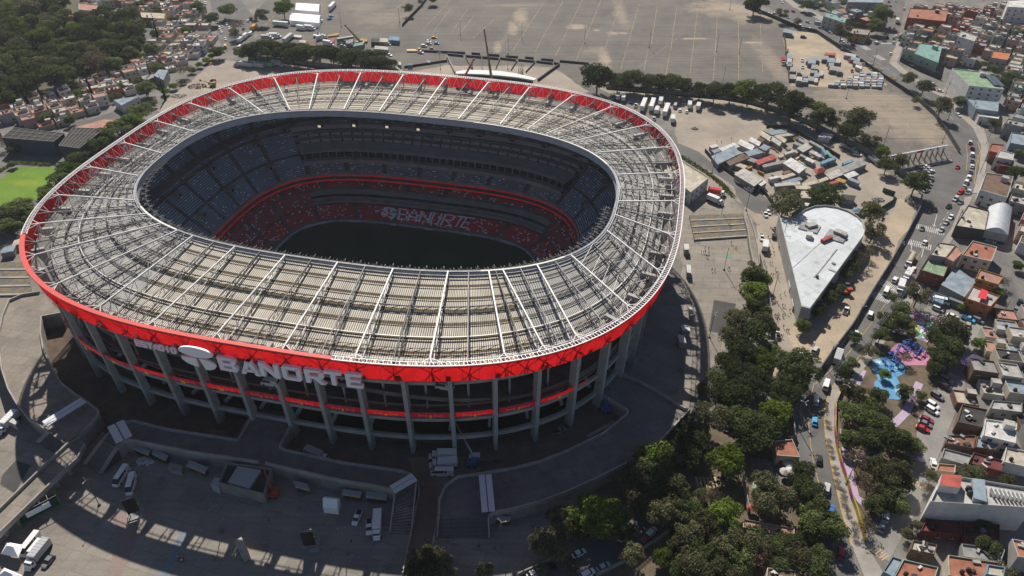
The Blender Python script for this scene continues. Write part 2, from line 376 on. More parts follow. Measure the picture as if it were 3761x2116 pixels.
def wallring(name, pts, m, a0=0, a1=360, seg=None, mats=None):
    """surface swept along the bowl; pts = (s,z) going outwards"""
    seg = seg or max(2, int((a1 - a0) / 2)); mb = MB()
    for i in range(seg):
        t0 = math.radians(a0 + (a1 - a0) * i / seg); t1 = math.radians(a0 + (a1 - a0) * (i + 1) / seg)
        for k in range(len(pts) - 1):
            (sa, za), (sb, zb) = pts[k], pts[k + 1]
            mb.face((cs(t0, sb, zb), cs(t1, sb, zb), cs(t1, sa, za), cs(t0, sa, za)), (mats[k] if mats else 0))
    return mb.build(name, m, STAD)
SB, SE_ = 47, 133             # the suite side (far) in degrees of the stands' angle; mirrored on the near side
# pitch, boards
M_grass = mat("stadium_grass", (.022, .05, .02), .9, c2=(.014, .034, .014), scale=.1, detail=6)
mb = MB(); mb.face([cb(t, .995, -9) for t in ths[:-1]]); mb.build("pitch", M_grass, STAD)
wallring("perimeter_board", [(0.0, -9), (0.0, -7.9), (.006, -7.9), (.006, -9)], mat("board_white", (.42, .5, .6), .5), seg=160)
wallring("lower_concourse", [(.006, -8.6), (.04, -8.0)], M_concd)
tier("lower_red_tier", .04, -8.0, S(54.6), -5, 11, M_redseat, 0, 360, aisle=8, seg=192)
# suite levels behind the lower tier on the long sides, plain red seats at the ends
for (a0, a1) in ((SB - 1, SE_ + 1), (SB + 179, SE_ + 181)):
    wallring("box_level", [(S(54.7), -5), (S(54.7), -3.9), (S(56.6), -3.7), (S(56.6), -2.6), (S(58.4), -2.4), (S(58.4), -.9), (S(61.6), -.4), (S(61.6), .6)], [M_bronze, M_glassd, M_concd], a0, a1, mats=[1, 0, 2, 0, 1, 0, 2])
tier("end_red_tier", S(54.9), -4.6, S(61.6), .2, 7, M_redseat, SE_ + 1, SB + 179, aisle=9, seg=54)
tier("end_red_tier", S(54.9), -4.6, S(61.6), .2, 7, M_redseat, -(180 - SE_) + 1, SB - 1, aisle=9, seg=54)
tier("middle_red_tier", S(61.8), .7, S(66.2), 3, 5, M_redseat, 0, 360, aisle=7, seg=175)
wallring("gallery_wall", [(S(66.3), 3.3), (S(66.6), 8)], M_concd)
# ribbons
M_ribbon = mat("ribbon_red", (.7, .0, .012), .5, emit=.09)  # weak emission added to the ribbon red to brighten it
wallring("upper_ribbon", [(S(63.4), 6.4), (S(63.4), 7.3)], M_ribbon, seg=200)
wallring("upper_parapet", [(S(63.45), 6.3), (S(63.3), 8.6), (S(63.7), 8.6)], M_conc, seg=200)
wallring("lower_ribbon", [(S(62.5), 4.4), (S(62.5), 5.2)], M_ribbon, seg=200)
wallring("balcony_slab", [(S(66.5), 4.3), (S(62.55), 4.3), (S(62.55), 5.25), (S(66.4), 5.3)], M_concd, seg=180)
wallring("upper_slab", [(S(66.6), 6.2), (S(63.5), 6.2)], M_concd)
tier("mid_tier_seats", S(63.7), 8.0, S(67.4), 11.2, 6, M_seatg, SB, SE_, aisle=8, seg=56)
tier("mid_tier_seats", S(63.7), 8.0, S(67.4), 11.2, 6, M_seatg, SB + 180, SE_ + 180, aisle=8, seg=56)
for a0 in (SB, SB + 180):
    a1 = a0 + SE_ - SB
    wallring("suite_wall", [(S(67.4), 11.4), (S(67.4), 13.6), (S(70), 13.7)], M_conc, a0, a1)
    wallring("suite_glazing", [(S(70), 13.7), (S(70), 17.1)], M_glassd, a0, a1)
    for i in range(36):
        mb = MB(); t = math.radians(a0 + (a1 - a0) * (i + .5) / 36); mb.beam(cs(t, S(69.8), 13.7), cs(t, S(69.8), 17), .9 if i % 6 == 0 else .45, .5)
        mb.build("suite_pillar", mat("suite_pillar_grey", (.16, .19, .23), .7), STAD)
    wallring("suite_roof", [(S(69.2), 17.0), (S(69.2), 17.5), (S(76), 19.4)], M_bronze, a0, a1)
    mb = MB()
    for i in range(116):
        t = math.radians(a0 + 4 + (a1 - a0 - 12) * i / 116); t2 = math.radians(a0 + 4 + (a1 - a0 - 12) * (i + 1) / 116)
        mb.beam(cs(t, S(69.0), 17.6), cs(t, S(69.0), 18.5), .09); mb.beam(cs(t, S(69.0), 18.5), cs(t2, S(69.0), 18.5), .12)
    mb.build("glass_rail", M_fascia, STAD)
    for r in range(2):                                  # rounded lounge boxes
        for i in range(28):
            t0 = math.radians(a0 + 1 + (a1 - a0 - 2) * i / 28); t1 = math.radians(a0 + 1 + (a1 - a0 - 2) * (i + .86) / 28)
            mb = MB(); s0, z0 = S(76.2 + 2.4 * r), 19.5 + 2.1 * r
            pr = [(0, 0), (.002, 1.0), (.009, 1.35), (.032, 1.4), (.034, .8)]
            for (da, za), (db, zb) in zip(pr, pr[1:]):
                mb.face((cs(t0, s0 + db, z0 + zb), cs(t1, s0 + db, z0 + zb), cs(t1, s0 + da, z0 + za), cs(t0, s0 + da, z0 + za)))
            for tt, rv in ((t0, 1), (t1, -1)): mb.face([cs(tt, s0 + d, z0 + z) for d, z in pr][::rv])
            o = mb.build("lounge_box", M_bronze, STAD)
    wallring("box_floor", [(S(76), 19.4), (S(78.5), 19.6), (S(78.6), 21.7), (S(81), 21.9), (S(81), 23.2), (S(82.2), 23.3), (S(82.3), 25.6), (S(83), 25.7)], [M_concd, M_bronze], a0, a1, mats=[0, 0, 0, 1, 0, 1, 1])
    tier("upper_tier_seats", S(83), 25.7, S(97), 37.6, 15, M_seatg, a0, a1, aisle=6, seg=54)
for a0, a1 in ((SE_, 180 + SB), (SE_ - 180, SB)):       # ends: seats all the way up
    tier("end_tier_seats", S(63.7), 8.0, S(71.5), 14.6, 10, M_blue, a0, a1, aisle=7, seg=63)
    wallring("end_walkway", [(S(71.5), 14.6), (S(71.5), 15.6), (S(72.6), 15.6)], M_concd, a0, a1)
    tier("end_tier_seats", S(72.6), 15.4, S(81), 23.4, 11, M_blue, a0, a1, uoff=31, aisle=7, seg=63)
    wallring("end_walkway", [(S(81), 23.4), (S(81), 24.4), (S(82.2), 24.4)], M_concd, a0, a1)
    tier("end_tier_seats", S(82.2), 24.4, S(97), 37.6, 18, M_blue, a0, a1, uoff=77, aisle=7, seg=63)
    for i in range(5):                                  # stair mouths
        t = math.radians(a0 + (a1 - a0) * (i + .6) / 5.2)
        for s_, z_ in ((S(80.2), 22.6), (S(70.6), 13.8)):
            p = cs(t, s_, z_); mb = MB(); mb.box((0, 0, .9), (4.2, 3.4, 1.8)); mb.box((-2.15, 0, .8), (.06, 1.6, 1.5), m=1)
            mb.build("stair_mouth", [M_conc, M_glassd], STAD, p, math.atan2(p.y, p.x))
M_warm = mat("lit_doorway", (1, .82, .55), .6, emit=.45)
for i in range(11):
    t = math.radians(SB - 10 + (SE_ - SB + 16) * (i + .5) / 11); p = cs(t, S(81.8), 25.3); rz = math.atan2(p.y, p.x)
    mb = MB(); mb.box((0, 0, .9), (2.2, 3.2, 2.4)); mb.box((-1.2, -.2, .3), (.1, 1.5, 1.1), m=1)
    mb.build("doorway", [M_concd, M_warm if i in (6, 7, 8, 9) else M_glassd], STAD, p, math.pi / 2)
# outer rear wall of the bowl
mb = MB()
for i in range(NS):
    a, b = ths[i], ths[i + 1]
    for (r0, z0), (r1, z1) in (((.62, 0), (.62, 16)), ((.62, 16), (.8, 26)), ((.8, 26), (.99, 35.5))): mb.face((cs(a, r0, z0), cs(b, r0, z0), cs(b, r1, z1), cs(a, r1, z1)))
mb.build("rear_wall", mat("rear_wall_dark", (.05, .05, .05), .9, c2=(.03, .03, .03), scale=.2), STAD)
# ---- facade: columns, beams, slabs, ramps
pts = [co(2 * math.pi * i / 2000, .937) for i in range(2001)]
cum = [0]
for i in range(2000): cum.append(cum[-1] + (pts[i + 1] - pts[i]).length)
per = cum[-1]; NC = 52
i0 = min(range(2000), key=lambda i: (pts[i].x - 29.8) ** 2 + (pts[i].y + 97) ** 2)
thc = []
for k in range(NC):
    s_ = (cum[i0] + per * k / NC) % per; j = int(np.searchsorted(cum, s_)); thc.append(2 * math.pi * j / 2000)
M_colm = mat("column_concrete", (.42, .42, .40), .85, c2=(.30, .30, .285), scale=.12, detail=6)
mbc = MB()
prof = [(-3.4, 0), (0, 0), (1.6, 33), (2.0, 35.5), (3.4, 37.8), (6.0, 39.2), (6.4, 40.6), (-1.5, 40.6), (-2.2, 20)]
mbc.extr(prof, Matrix.Identity(4), 1.25); me_col = mbc.mesh("column", M_colm)
mbk = MB(); mbk.extr([(-3.2, 0), (.15, 0), (.3, 6), (-3, 6)], Matrix.Identity(4), 1.7); 
def outn(t, r=.937):
    d = co(t + .002, r) - co(t - .002, r); return math.atan2(-d.x, d.y)
for t in thc:
    rz = outn(t)
    dd = (math.degrees(t) % 360 - 228) / 20; rb_ = .943 + .030 * math.exp(-dd * dd)
    link("column", me_col, STAD, co(t, rb_), rz, (.95 - .45 * math.exp(-dd * dd), 1, 1))
def ex(t): return .030 * math.exp(-((math.degrees(t) % 360 - 228) / 20) ** 2)
def ringbeam(name, r, z0, z1, w, m, mats=None):
    mb = MB(); e = ex if w < 2 else (lambda t: 0)
    for i in range(NS):
        a, b = ths[i], ths[i + 1]; r2 = r + w / 110
        A = [co(a, r + e(a), z0), co(a, r2 + e(a), z0), co(a, r2 + e(a), z1), co(a, r + e(a), z1)]; B = [co(b, r + e(b), z0), co(b, r2 + e(b), z0), co(b, r2 + e(b), z1), co(b, r + e(b), z1)]
        for k in range(4): mb.face((A[k], A[(k + 1) % 4], B[(k + 1) % 4], B[k])[::-1])
    mb.build(name, m, STAD)
ringbeam("ring_beam", .922, 5.4, 7.0, 1.0, M_colm); ringbeam("ring_beam", .922, 13.8, 15.0, 1.0, M_colm); ringbeam("ring_beam", .912, 28.4, 29.6, .9, M_colm)
ringbeam("concourse_slab", .80, 16.4, 16.9, 13.5, M_concd); ringbeam("concourse_slab", .81, 28.0, 28.4, 11, M_concd); ringbeam("concourse_slab", .77, -.0, .1, 4, M_concd)
ringbeam("guard_rail", .925, 20.0, 20.9, .12, mat("dark_rail", (.1, .09, .085), .7))
mb = MB()
for i in range(NS):                                     # sloping ramp that winds between the concourses
    a, b = ths[i], ths[i + 1]; f = lambda t: 22.6 + 4.6 * math.sin(t * 3 + .2)
    for dz, rr in ((0, (.865, .922)),):
        mb.face((co(a, rr[0], f(a)), co(a, rr[1], f(a)), co(b, rr[1], f(b)), co(b, rr[0], f(b))))
    mb.face((co(a, .922, f(a) - .6), co(b, .922, f(b) - .6), co(b, .922, f(b) + 1), co(a, .922, f(a) + 1))); mb.face((co(a, .919, f(a)), co(a, .919, f(a) + 1), co(b, .919, f(b) + 1), co(b, .919, f(b))))
    mb.face((co(a, .922, f(a) + 1), co(b, .922, f(b) + 1), co(b, .919, f(b) + 1), co(a, .919, f(a) + 1)))
mb.build("winding_ramp", mat("ramp_concrete", (.17, .165, .155), .9, c2=(.11, .105, .1), scale=.2), STAD)
mb = MB()
for i, t in enumerate(thc):
    t2 = thc[(i + 1) % NC]
    if t2 < t: t2 += 2 * math.pi
    mb.beam(co(t, .90, 5.8), co(t + (t2 - t) * .45, .80, 15.5), .9, 1.0); mb.beam(co((t + t2) / 2, .905, 16.9), co((t + t2) / 2, .905, 28.2), .6)
mb.build("raking_strut", M_colm, STAD)
M_rb = [mat("ribbon_red_bright", (.75, .008, .012), .5, emit=.2), mat("ribbon_red_deep", (.45, .005, .025), .5, emit=.12)]  # facade ribbon reds brightened by some emission
M_yel = mat("ribbon_yellow", (.7, .4, .02), .5, emit=.14); M_pink = mat("ribbon_line", (.7, .25, .25), .5, emit=.12)  # numbers and thin lines given a little emission as well
def text_mesh(s, size, ext=0.0, bold=0.0):
    cu = bpy.data.curves.new("t", 'FONT'); cu.body = s; cu.size = size; cu.extrude = ext; cu.offset = bold; cu.align_x = 'CENTER'; cu.align_y = 'CENTER'
    o = bpy.data.objects.new("t", cu); col.objects.link(o); dg = bpy.context.evaluated_depsgraph_get(); me = bpy.data.meshes.new_from_object(o.evaluated_get(dg))
    bpy.data.objects.remove(o); bpy.data.curves.remove(cu); return me
def put_text(s, p, rz, size, m, parent, name, ext=.05, bold=0, tilt=math.pi / 2):
    me = text_mesh(s, size, ext, bold); me.materials.clear(); me.materials.append(m); me.name = name
    o = link(name, me, parent, p); o.rotation_euler = (tilt, 0, rz); return o
nums = ["", "61", "62", "63", "64", "65", "66", "1", "2", "3", "4", "5", "6", "7", "8", ""]
k3 = min(range(NC), key=lambda k: (co(thc[k], .937) - Vector((29.8, -97, 0))).length)   # bay right of this column shows 4
for j, nme in enumerate(nums):
    k = (k3 - 10 + j) % NC; t0, t1 = thc[k], thc[(k + 1) % NC]
    if t1 < t0: t1 += 2 * math.pi
    dt = t1 - t0; t0 += dt * .07; t1 -= dt * .07
    if j == 15: t1 = t0 + dt * .28
    if j == 0: t0 = t1 - dt * .5
    mb = MB()
    zz = 1.0 if j == 15 else 0
    for q in range(5):
        a, b = t0 + (t1 - t0) * q / 5, t0 + (t1 - t0) * (q + 1) / 5
        mb.face((co(a, .945 + ex(a), 17.5 + zz), co(b, .945 + ex(b), 17.5 + zz), co(b, .948 + ex(b), 19.6), co(a, .948 + ex(a), 19.6)))
        mb.beam(co(b, .949 + ex(b), 17.5 + zz), co(b, .951 + ex(b), 19.6), .08, m=1)
        if q in (1, 3): mb.beam(co(a, .950 + ex(a), 18.6), co(b, .950 + ex(b), 18.6), .08, m=1)
    o = mb.build("facade_ribbon", [M_rb[0 if j % 2 == 0 else 1], M_pink], STAD)
    if nme:
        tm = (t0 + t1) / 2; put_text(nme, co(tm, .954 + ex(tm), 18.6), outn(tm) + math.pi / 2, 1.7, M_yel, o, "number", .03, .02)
# ---- lettering on the facade
def on_ring(px, py, r):
    lo_, hi_ = -10, 80
    f = lambda z: (lambda p: (abs(p.x / 117.7) ** NO + abs(p.y / 103.6) ** NO) ** (1 / NO))(loc(at(px, py, z)))
    for _ in range(50):
        mid = (lo_ + hi_) / 2
        if f(mid) < r: lo_ = mid
        else: hi_ = mid
    return loc(at(px, py, lo_))
def rect(x0, y0, x1, y1): return [(x0, y0), (x1, y0), (x1, y1), (x0, y1)]
GL = {  # block letters on a 1 x 1 square, as convex pieces
 'B': [rect(0, 0, .28, 1), rect(.28, .8, .85, 1), rect(.28, .4, .88, .6), rect(.28, 0, .85, .2), [(.72, .6), (.95, .6), (1, .72), (.98, .88), (.85, 1), (.72, .8)], [(.72, .2), (.85, 0), (.98, .08), (1, .3), (.95, .4), (.72, .4)]],
 'A': [[(0, 0), (.24, 0), (.62, 1), (.36, 1)], [(.76, 0), (1, 0), (.64, 1), (.38, 1)], rect(.2, .2, .8, .38)],
 'N': [rect(0, 0, .24, 1), rect(.76, 0, 1, 1), [(.24, 1), (.24, .62), (.76, 0), (.76, .38)]],
 'O': [rect(.12, 0, .88, .22), rect(.12, .78, .88, 1), rect(0, .12, .24, .88), rect(.76, .12, 1, .88), [(.0, .12), (.12, 0), (.12, .12)], [(.88, 0), (1, .12), (.88, .12)], [(1, .88), (.88, 1), (.88, .88)], [(.12, 1), (0, .88), (.12, .88)]],
 'R': [rect(0, 0, .25, 1), rect(.25, .8, .86, 1), rect(.25, .36, .9, .54), rect(.74, .5, 1, .9), [(.48, .36), (.72, .36), (1.05, 0), (.76, 0)]],
 'T': [rect(0, .78, 1, 1), rect(.37, 0, .63, .78)], 'E': [rect(0, 0, .26, 1), rect(.26, .8, 1, 1), rect(.26, .4, .9, .58), rect(.26, 0, 1, .2)],
 'S': [rect(0, .8, 1, 1), rect(0, .4, 1, .6), rect(0, 0, 1, .2), rect(0, .6, .26, .8), rect(.74, .2, 1, .4)], 'D': [rect(0, 0, .26, 1), rect(.26, .8, .85, 1), rect(.26, 0, .85, .2), rect(.74, .12, 1, .88)], 'I': [rect(.36, 0, .64, 1)]}
M_sign = mat("sign_white", (.92, .92, .93), .4, c2=(.88, .88, .9), scale=.3)
def letter(ch, w, h, d, p, rz, parent=STAD, name="sign_letter"):
    mb = MB()
    for poly in GL[ch]:
        A = [((x - .5) * w, -d / 2, (y - .5) * h) for x, y in poly]; B = [(x, d / 2, z) for x, _, z in A]; n = len(A)
        mb.face(A); mb.face(B[::-1])
        for i in range(n): mb.face((A[(i + 1) % n], A[i], B[i], B[(i + 1) % n]))
    return mb.build(name, M_sign, parent, p, rz)
for ch, x0, x1, y0, y1 in (('B', 803, 873, 1310, 1362), ('A', 881, 956, 1324, 1374), ('N', 953, 1029, 1332, 1384), ('O', 1036, 1110, 1343, 1396), ('R', 1119, 1194, 1357, 1405), ('T', 1191, 1260, 1362, 1412), ('E', 1269, 1334, 1370, 1422)):
    q = on_ring((x0 + x1) / 2, (y0 + y1) / 2, 1.018); a = on_ring(x0, (y0 + y1) / 2, 1.018); b = on_ring(x1, (y0 + y1) / 2, 1.018); wd = math.hypot(a.x - b.x, a.y - b.y)
    wd *= .9; o = letter(ch, wd, 5.3, 1.0, q, math.atan2(b.y - a.y, b.x - a.x))
    mb = MB()
    for s in (-.3, .3): mb.beam((s * wd, .5, 1.8), (s * wd, 3.2, 2.6), .16); mb.beam((s * wd, .5, 2.3), (s * wd, 1.1, 3.2), .13)
    mb.build("bracket", M_grey, o)
for i, ch in enumerate("ESTADIO"):
    fx = (i + .5) / 7; px = 497 + (648 - 497) * fx; py = 1257 + (1289 - 1257) * fx
    q = on_ring(px, py, 1.025); a = on_ring(px - 9, py, 1.025); b = on_ring(px + 9, py, 1.025); wd = math.hypot(a.x - b.x, a.y - b.y)
    letter(ch, wd, 2.3, .6, q, math.atan2(b.y - a.y, b.x - a.x))
# dark sign tray behind and above the lettering, and the emblem of split discs
a = ang(on_ring(497, 1262, 1.02), 117.7, 103.6); b = ang(on_ring(1340, 1395, 1.02), 117.7, 103.6)
mb = MB(); trs = [a + (b - a) * i / 40 for i in range(41)]
for i in range(40):
    q = [co(trs[i], 1.002, 39), co(trs[i], 1.011, 39), co(trs[i], 1.011, 39.5), co(trs[i], 1.002, 39.5)]; p = [co(trs[i + 1], 1.002, 39), co(trs[i + 1], 1.011, 39), co(trs[i + 1], 1.011, 39.5), co(trs[i + 1], 1.002, 39.5)]
    for k in range(4): mb.face((q[k], p[k], p[(k + 1) % 4], q[(k + 1) % 4]))
mb.build("sign_tray", M_dark, STAD)
q = on_ring(725, 1310, 1.03); a = on_ring(672, 1310, 1.03); b = on_ring(780, 1310, 1.03); rzL = math.atan2(b.y - a.y, b.x - a.x)
q.z -= .4
def petal(pts, w=11.2, h=8.6):
    mb = MB(); A = [(x * w / 2, -.3, y * h / 2) for x, y in pts]; B = [(x, .3, z) for x, _, z in A]; n = len(A); mb.face(A); mb.face(B[::-1])
    for i in range(n): mb.face((A[(i + 1) % n], A[i], B[i], B[(i + 1) % n]))
    mb.build("emblem_petal", M_sign, STAD, q, rzL)
def earc(cx, cy, rx, ry, a0, a1, n=18): return [(cx + rx * math.cos(math.radians(a0 + (a1 - a0) * i / n)), cy + ry * math.sin(math.radians(a0 + (a1 - a0) * i / n))) for i in range(n + 1)]
petal(earc(0, .52, 1, .44, 0, 360, 30))
petal([(-.1, -.02), (-.1, -.85)] + earc(-.1, -.12, .88, .68, 262, 178, 10))
petal([(.08, .0), (.3, -1.0)] + earc(.22, -.5, .74, .48, -80, 70, 12))
# white seat mosaic on the lower far tier
BM = {'B': "XXXX. X...X X...X X...X XXXX. X...X X...X X...X XXXX.", 'A': "..X.. .X.X. .X.X. X...X X...X XXXXX X...X X...X X...X", 'N': "X...X XX..X XX..X X.X.X X.X.X X..XX X..XX X...X X...X",
      'O': "XX..X X...X X...X X...X X...X X...X X...X X...X XX.XX", 'R': "XXXX. X...X X...X X...X XXXX. X.X.. X..X. X...X X...X", 'T': "XXXXX ..X.. ..X.. ..X.. ..X.. ..X.. ..X.. ..X.. ..X..", 'E': "XXXXX X.... X.... X.... XXXX. X.... X.... X.... XXXXX",
      '*': "..XXXX. .XX.XXX XXX.XXX .XX.X.. X.XX.XX XXX.XXX XXX..XX .X.XXX. ....XX."}
M_mosaic = mat("white_seat_block", (.85, .87, .9), .6)
mosaic = MB()
def bowl_ang(px, py, z): p = loc(at(px, py, z)); return ang((p.x, p.y), 61 * 1.18, 44.5 * 1.18)
spots = [('*', 1396, 1452, 812), ('B', 1458, 1492, 826), ('A', 1494, 1527, 832), ('N', 1532, 1572, 838), ('O', 1575, 1605, 843), ('R', 1611, 1648, 850), ('T', 1655, 1680, 856), ('E', 1683, 1711, 860)]
for ch, x0, x1, yb in spots:
    a0, a1 = bowl_ang(x0, yb - 22, -6.6), bowl_ang(x1, yb - 16, -6.6); rows = BM[ch].split(); nc = len(rows[0])
    for r, row in enumerate(rows):
        f = (9.2 - r) / 11; s0 = .04 + (S(54.6) - .04) * f; z = -8 + 3 * (round(f * 11) ) / 11 + .5
        for c, x in enumerate(row):
            if x == 'X':
                t0 = a0 + (a1 - a0) * c / nc; t1 = a0 + (a1 - a0) * (c + 1) / nc
                z = -8 + 3 * f + .62
                mosaic.face((cs(t0, s0, z), cs(t1, s0, z), cs(t1, s0 + .012, z + .18), cs(t0, s0 + .012, z + .18))[::-1])
mosaic.build("seat_lettering", M_mosaic, STAD)
msg = "SELECCION NACIONAL DE MEXICO"
mbx = text_mesh("M", 1)
GLY = {}
M_navy = mat("board_navy", (.02, .03, .08), .6)
for w_i, a_c in enumerate((148, 128, 112, 96, 78, 62, 47, 34)):
    s_arc = 0; verts = []; faces = []
    t = math.radians(a_c); base = cb(t, .993, -8.45); nx = cb(t + .004, .993) - cb(t - .004, .993); rz = math.atan2(nx.y, nx.x) + math.pi
    put_text(msg, base, rz, .95, M_navy, STAD, "board_text", .01, .02)
# ================================================================ GROUND
def poly(lst, z=0.0): return [R(k, x, y, z) for k, x, y in lst]
RAG = ('dusty_yard', 'parking_lot', 'garden_ground', 'forest_floor', 'faded_paint', 'plaza', 'sandy_yard')
def sheet(name, pts, z, m):
    if name in RAG:                                    # worn edges, not ruled ones
        r = random.Random(len(pts)); P_ = []; amp = 1.0 if name != 'faded_paint' else .4
        for i in range(len(pts)):
            a, b = Vector(pts[i]), Vector(pts[(i + 1) % len(pts)]); n = max(1, min(14, int((b - a).length / (5 * amp)))); w1 = w2 = 0
            for k in range(n):
                w1 = w1 * .6 + r.uniform(-1, 1) * amp; w2 = w2 * .6 + r.uniform(-1, 1) * amp; P_.append(a.lerp(b, k / n) + Vector((w1, w2, 0)))
        pts = P_
    mb = MB(); p = [Vector((q[0], q[1], z)) for q in pts]
    ar = sum(p[i].x * p[(i + 1) % len(p)].y - p[(i + 1) % len(p)].x * p[i].y for i in range(len(p)))
    mb.face(p if ar > 0 else p[::-1]); return struct(name, mb, m)
def patch_mat(name, base, base2, blobs, bc, scale=.05, streak=None, joint=None):
    """worn ground: two-tone noise plus dusty patches (world x, y, rx, ry) with ragged edges"""
    m, t, b = nodes(name); L = t.links.new
    tc = t.nodes.new("ShaderNodeTexCoord"); n = t.nodes.new("ShaderNodeTexNoise"); n.inputs["Scale"].default_value = scale; n.inputs["Detail"].default_value = 9; n.inputs["Roughness"].default_value = .68
    L(tc.outputs["Object"], n.inputs["Vector"]); r = t.nodes.new("ShaderNodeValToRGB"); r.color_ramp.elements[0].position = .36; r.color_ramp.elements[1].position = .64
    r.color_ramp.elements[0].color = rgb(base2); r.color_ramp.elements[1].color = rgb(base); L(n.outputs[0], r.inputs[0]); out = r.outputs[0]
    n2 = t.nodes.new("ShaderNodeTexNoise"); n2.inputs["Scale"].default_value = 1.3; n2.inputs["Detail"].default_value = 5; L(tc.outputs["Object"], n2.inputs["Vector"])
    mr = t.nodes.new("ShaderNodeMapRange"); mr.inputs[3].default_value = .8; mr.inputs[4].default_value = 1.2; L(n2.outputs[0], mr.inputs[0])
    sc_ = t.nodes.new("ShaderNodeVectorMath"); sc_.operation = 'SCALE'; L(out, sc_.inputs[0]); L(mr.outputs[0], sc_.inputs["Scale"]); out = sc_.outputs[0]
    n3 = t.nodes.new("ShaderNodeTexNoise"); n3.inputs["Scale"].default_value = .09; n3.inputs["Detail"].default_value = 10; n3.inputs["Roughness"].default_value = .75; L(tc.outputs["Object"], n3.inputs["Vector"])
    acc = None
    for (x, y, rx, ry, *st) in blobs:
        mp = t.nodes.new("ShaderNodeMapping"); mp.vector_type = 'POINT'; L(tc.outputs["Object"], mp.inputs["Vector"])
        mp.inputs["Location"].default_value = (-x / rx, -y / ry, 0); mp.inputs["Scale"].default_value = (1 / rx, 1 / ry, 0)
        ln = t.nodes.new("ShaderNodeVectorMath"); ln.operation = 'LENGTH'; L(mp.outputs[0], ln.inputs[0])
        s1 = t.nodes.new("ShaderNodeMath"); s1.operation = 'MULTIPLY_ADD'; s1.inputs[1].default_value = 3.2; s1.inputs[2].default_value = -1.6; L(n3.outputs[0], s1.inputs[0])
        ad = t.nodes.new("ShaderNodeMath"); ad.operation = 'ADD'; L(ln.outputs["Value"], ad.inputs[0]); L(s1.outputs[0], ad.inputs[1])
        m2 = t.nodes.new("ShaderNodeMapRange"); m2.inputs[1].default_value = 1.25; m2.inputs[2].default_value = .35; m2.inputs[3].default_value = 0; m2.inputs[4].default_value = st[0] if st else .8; L(ad.outputs[0], m2.inputs[0])
        if acc is None: acc = m2.outputs[0]
        else:
            mx = t.nodes.new("ShaderNodeMath"); mx.operation = 'MAXIMUM'; L(acc, mx.inputs[0]); L(m2.outputs[0], mx.inputs[1]); acc = mx.outputs[0]
    if joint:
        mp = t.nodes.new("ShaderNodeMapping"); L(tc.outputs["Object"], mp.inputs[0]); mp.inputs["Rotation"].default_value = (0, 0, joint[0])
        bk = t.nodes.new("ShaderNodeTexBrick"); L(mp.outputs[0], bk.inputs["Vector"]); bk.inputs["Scale"].default_value = 1; bk.inputs["Brick Width"].default_value = joint[1]; bk.inputs["Row Height"].default_value = joint[1] * .8
        bk.inputs["Mortar Size"].default_value = .12; bk.inputs["Color1"].default_value = (1, 1, 1, 1); bk.inputs["Color2"].default_value = (.84, .84, .84, 1); bk.inputs["Mortar"].default_value = (.72, .72, .72, 1)
        vo = t.nodes.new("ShaderNodeTexVoronoi"); vo.inputs["Scale"].default_value = .16; L(tc.outputs["Object"], vo.inputs["Vector"]); vr = t.nodes.new("ShaderNodeMapRange"); vr.inputs[1].default_value = .05; vr.inputs[2].default_value = .3; vr.inputs[3].default_value = .74; vr.inputs[4].default_value = 1; L(vo.outputs["Distance"], vr.inputs[0])
        q1 = t.nodes.new("ShaderNodeVectorMath"); q1.operation = 'MULTIPLY'; L(out, q1.inputs[0]); L(bk.outputs[0], q1.inputs[1]); q2 = t.nodes.new("ShaderNodeVectorMath"); q2.operation = 'SCALE'; L(q1.outputs[0], q2.inputs[0]); L(vr.outputs[0], q2.inputs["Scale"]); out = q2.outputs[0]
    if acc is not None:
        mx = t.nodes.new("ShaderNodeMix"); mx.data_type = 'RGBA'; L(acc, mx.inputs[0]); L(out, mx.inputs[6]); mx.inputs[7].default_value = rgb(bc); out = mx.outputs[2]
    if streak:
        mp = t.nodes.new("ShaderNodeMapping"); L(tc.outputs["Object"], mp.inputs[0]); mp.inputs["Rotation"].default_value = (0, 0, streak[0]); mp.inputs["Scale"].default_value = (.01, .8, 1)
        n4 = t.nodes.new("ShaderNodeTexNoise"); n4.inputs["Scale"].default_value = 1; n4.inputs["Detail"].default_value = 6; L(mp.outputs[0], n4.inputs["Vector"])
        m4 = t.nodes.new("ShaderNodeMapRange"); m4.inputs[1].default_value = .3; m4.inputs[2].default_value = .7; m4.inputs[3].default_value = 1 - streak[1]; m4.inputs[4].default_value = 1 + streak[1]; L(n4.outputs[0], m4.inputs[0])
        s4 = t.nodes.new("ShaderNodeVectorMath"); s4.operation = 'SCALE'; L(out, s4.inputs[0]); L(m4.outputs[0], s4.inputs["Scale"]); out = s4.outputs[0]
    L(out, b.inputs["Base Color"]); b.inputs["Roughness"].default_value = .9; b.inputs["Specular IOR Level"].default_value = .2; return m
def blob(k, x, y, w, h, s=.8):
    p = R(k, x, y); q = R(k, x + w, y); r_ = R(k, x, y - h); return (p.x, p.y, abs(q.x - p.x), abs(r_.y - p.y), s)
M_town = patch_mat("town_ground", (.24, .22, .20), (.15, .145, .135), [], (.3, .27, .22), joint=(.6, 11))
mb = MB(); mb.face([(-2500, -400, -.05), (2500, -400, -.05), (2500, 4500, -.05), (-2500, 4500, -.05)])
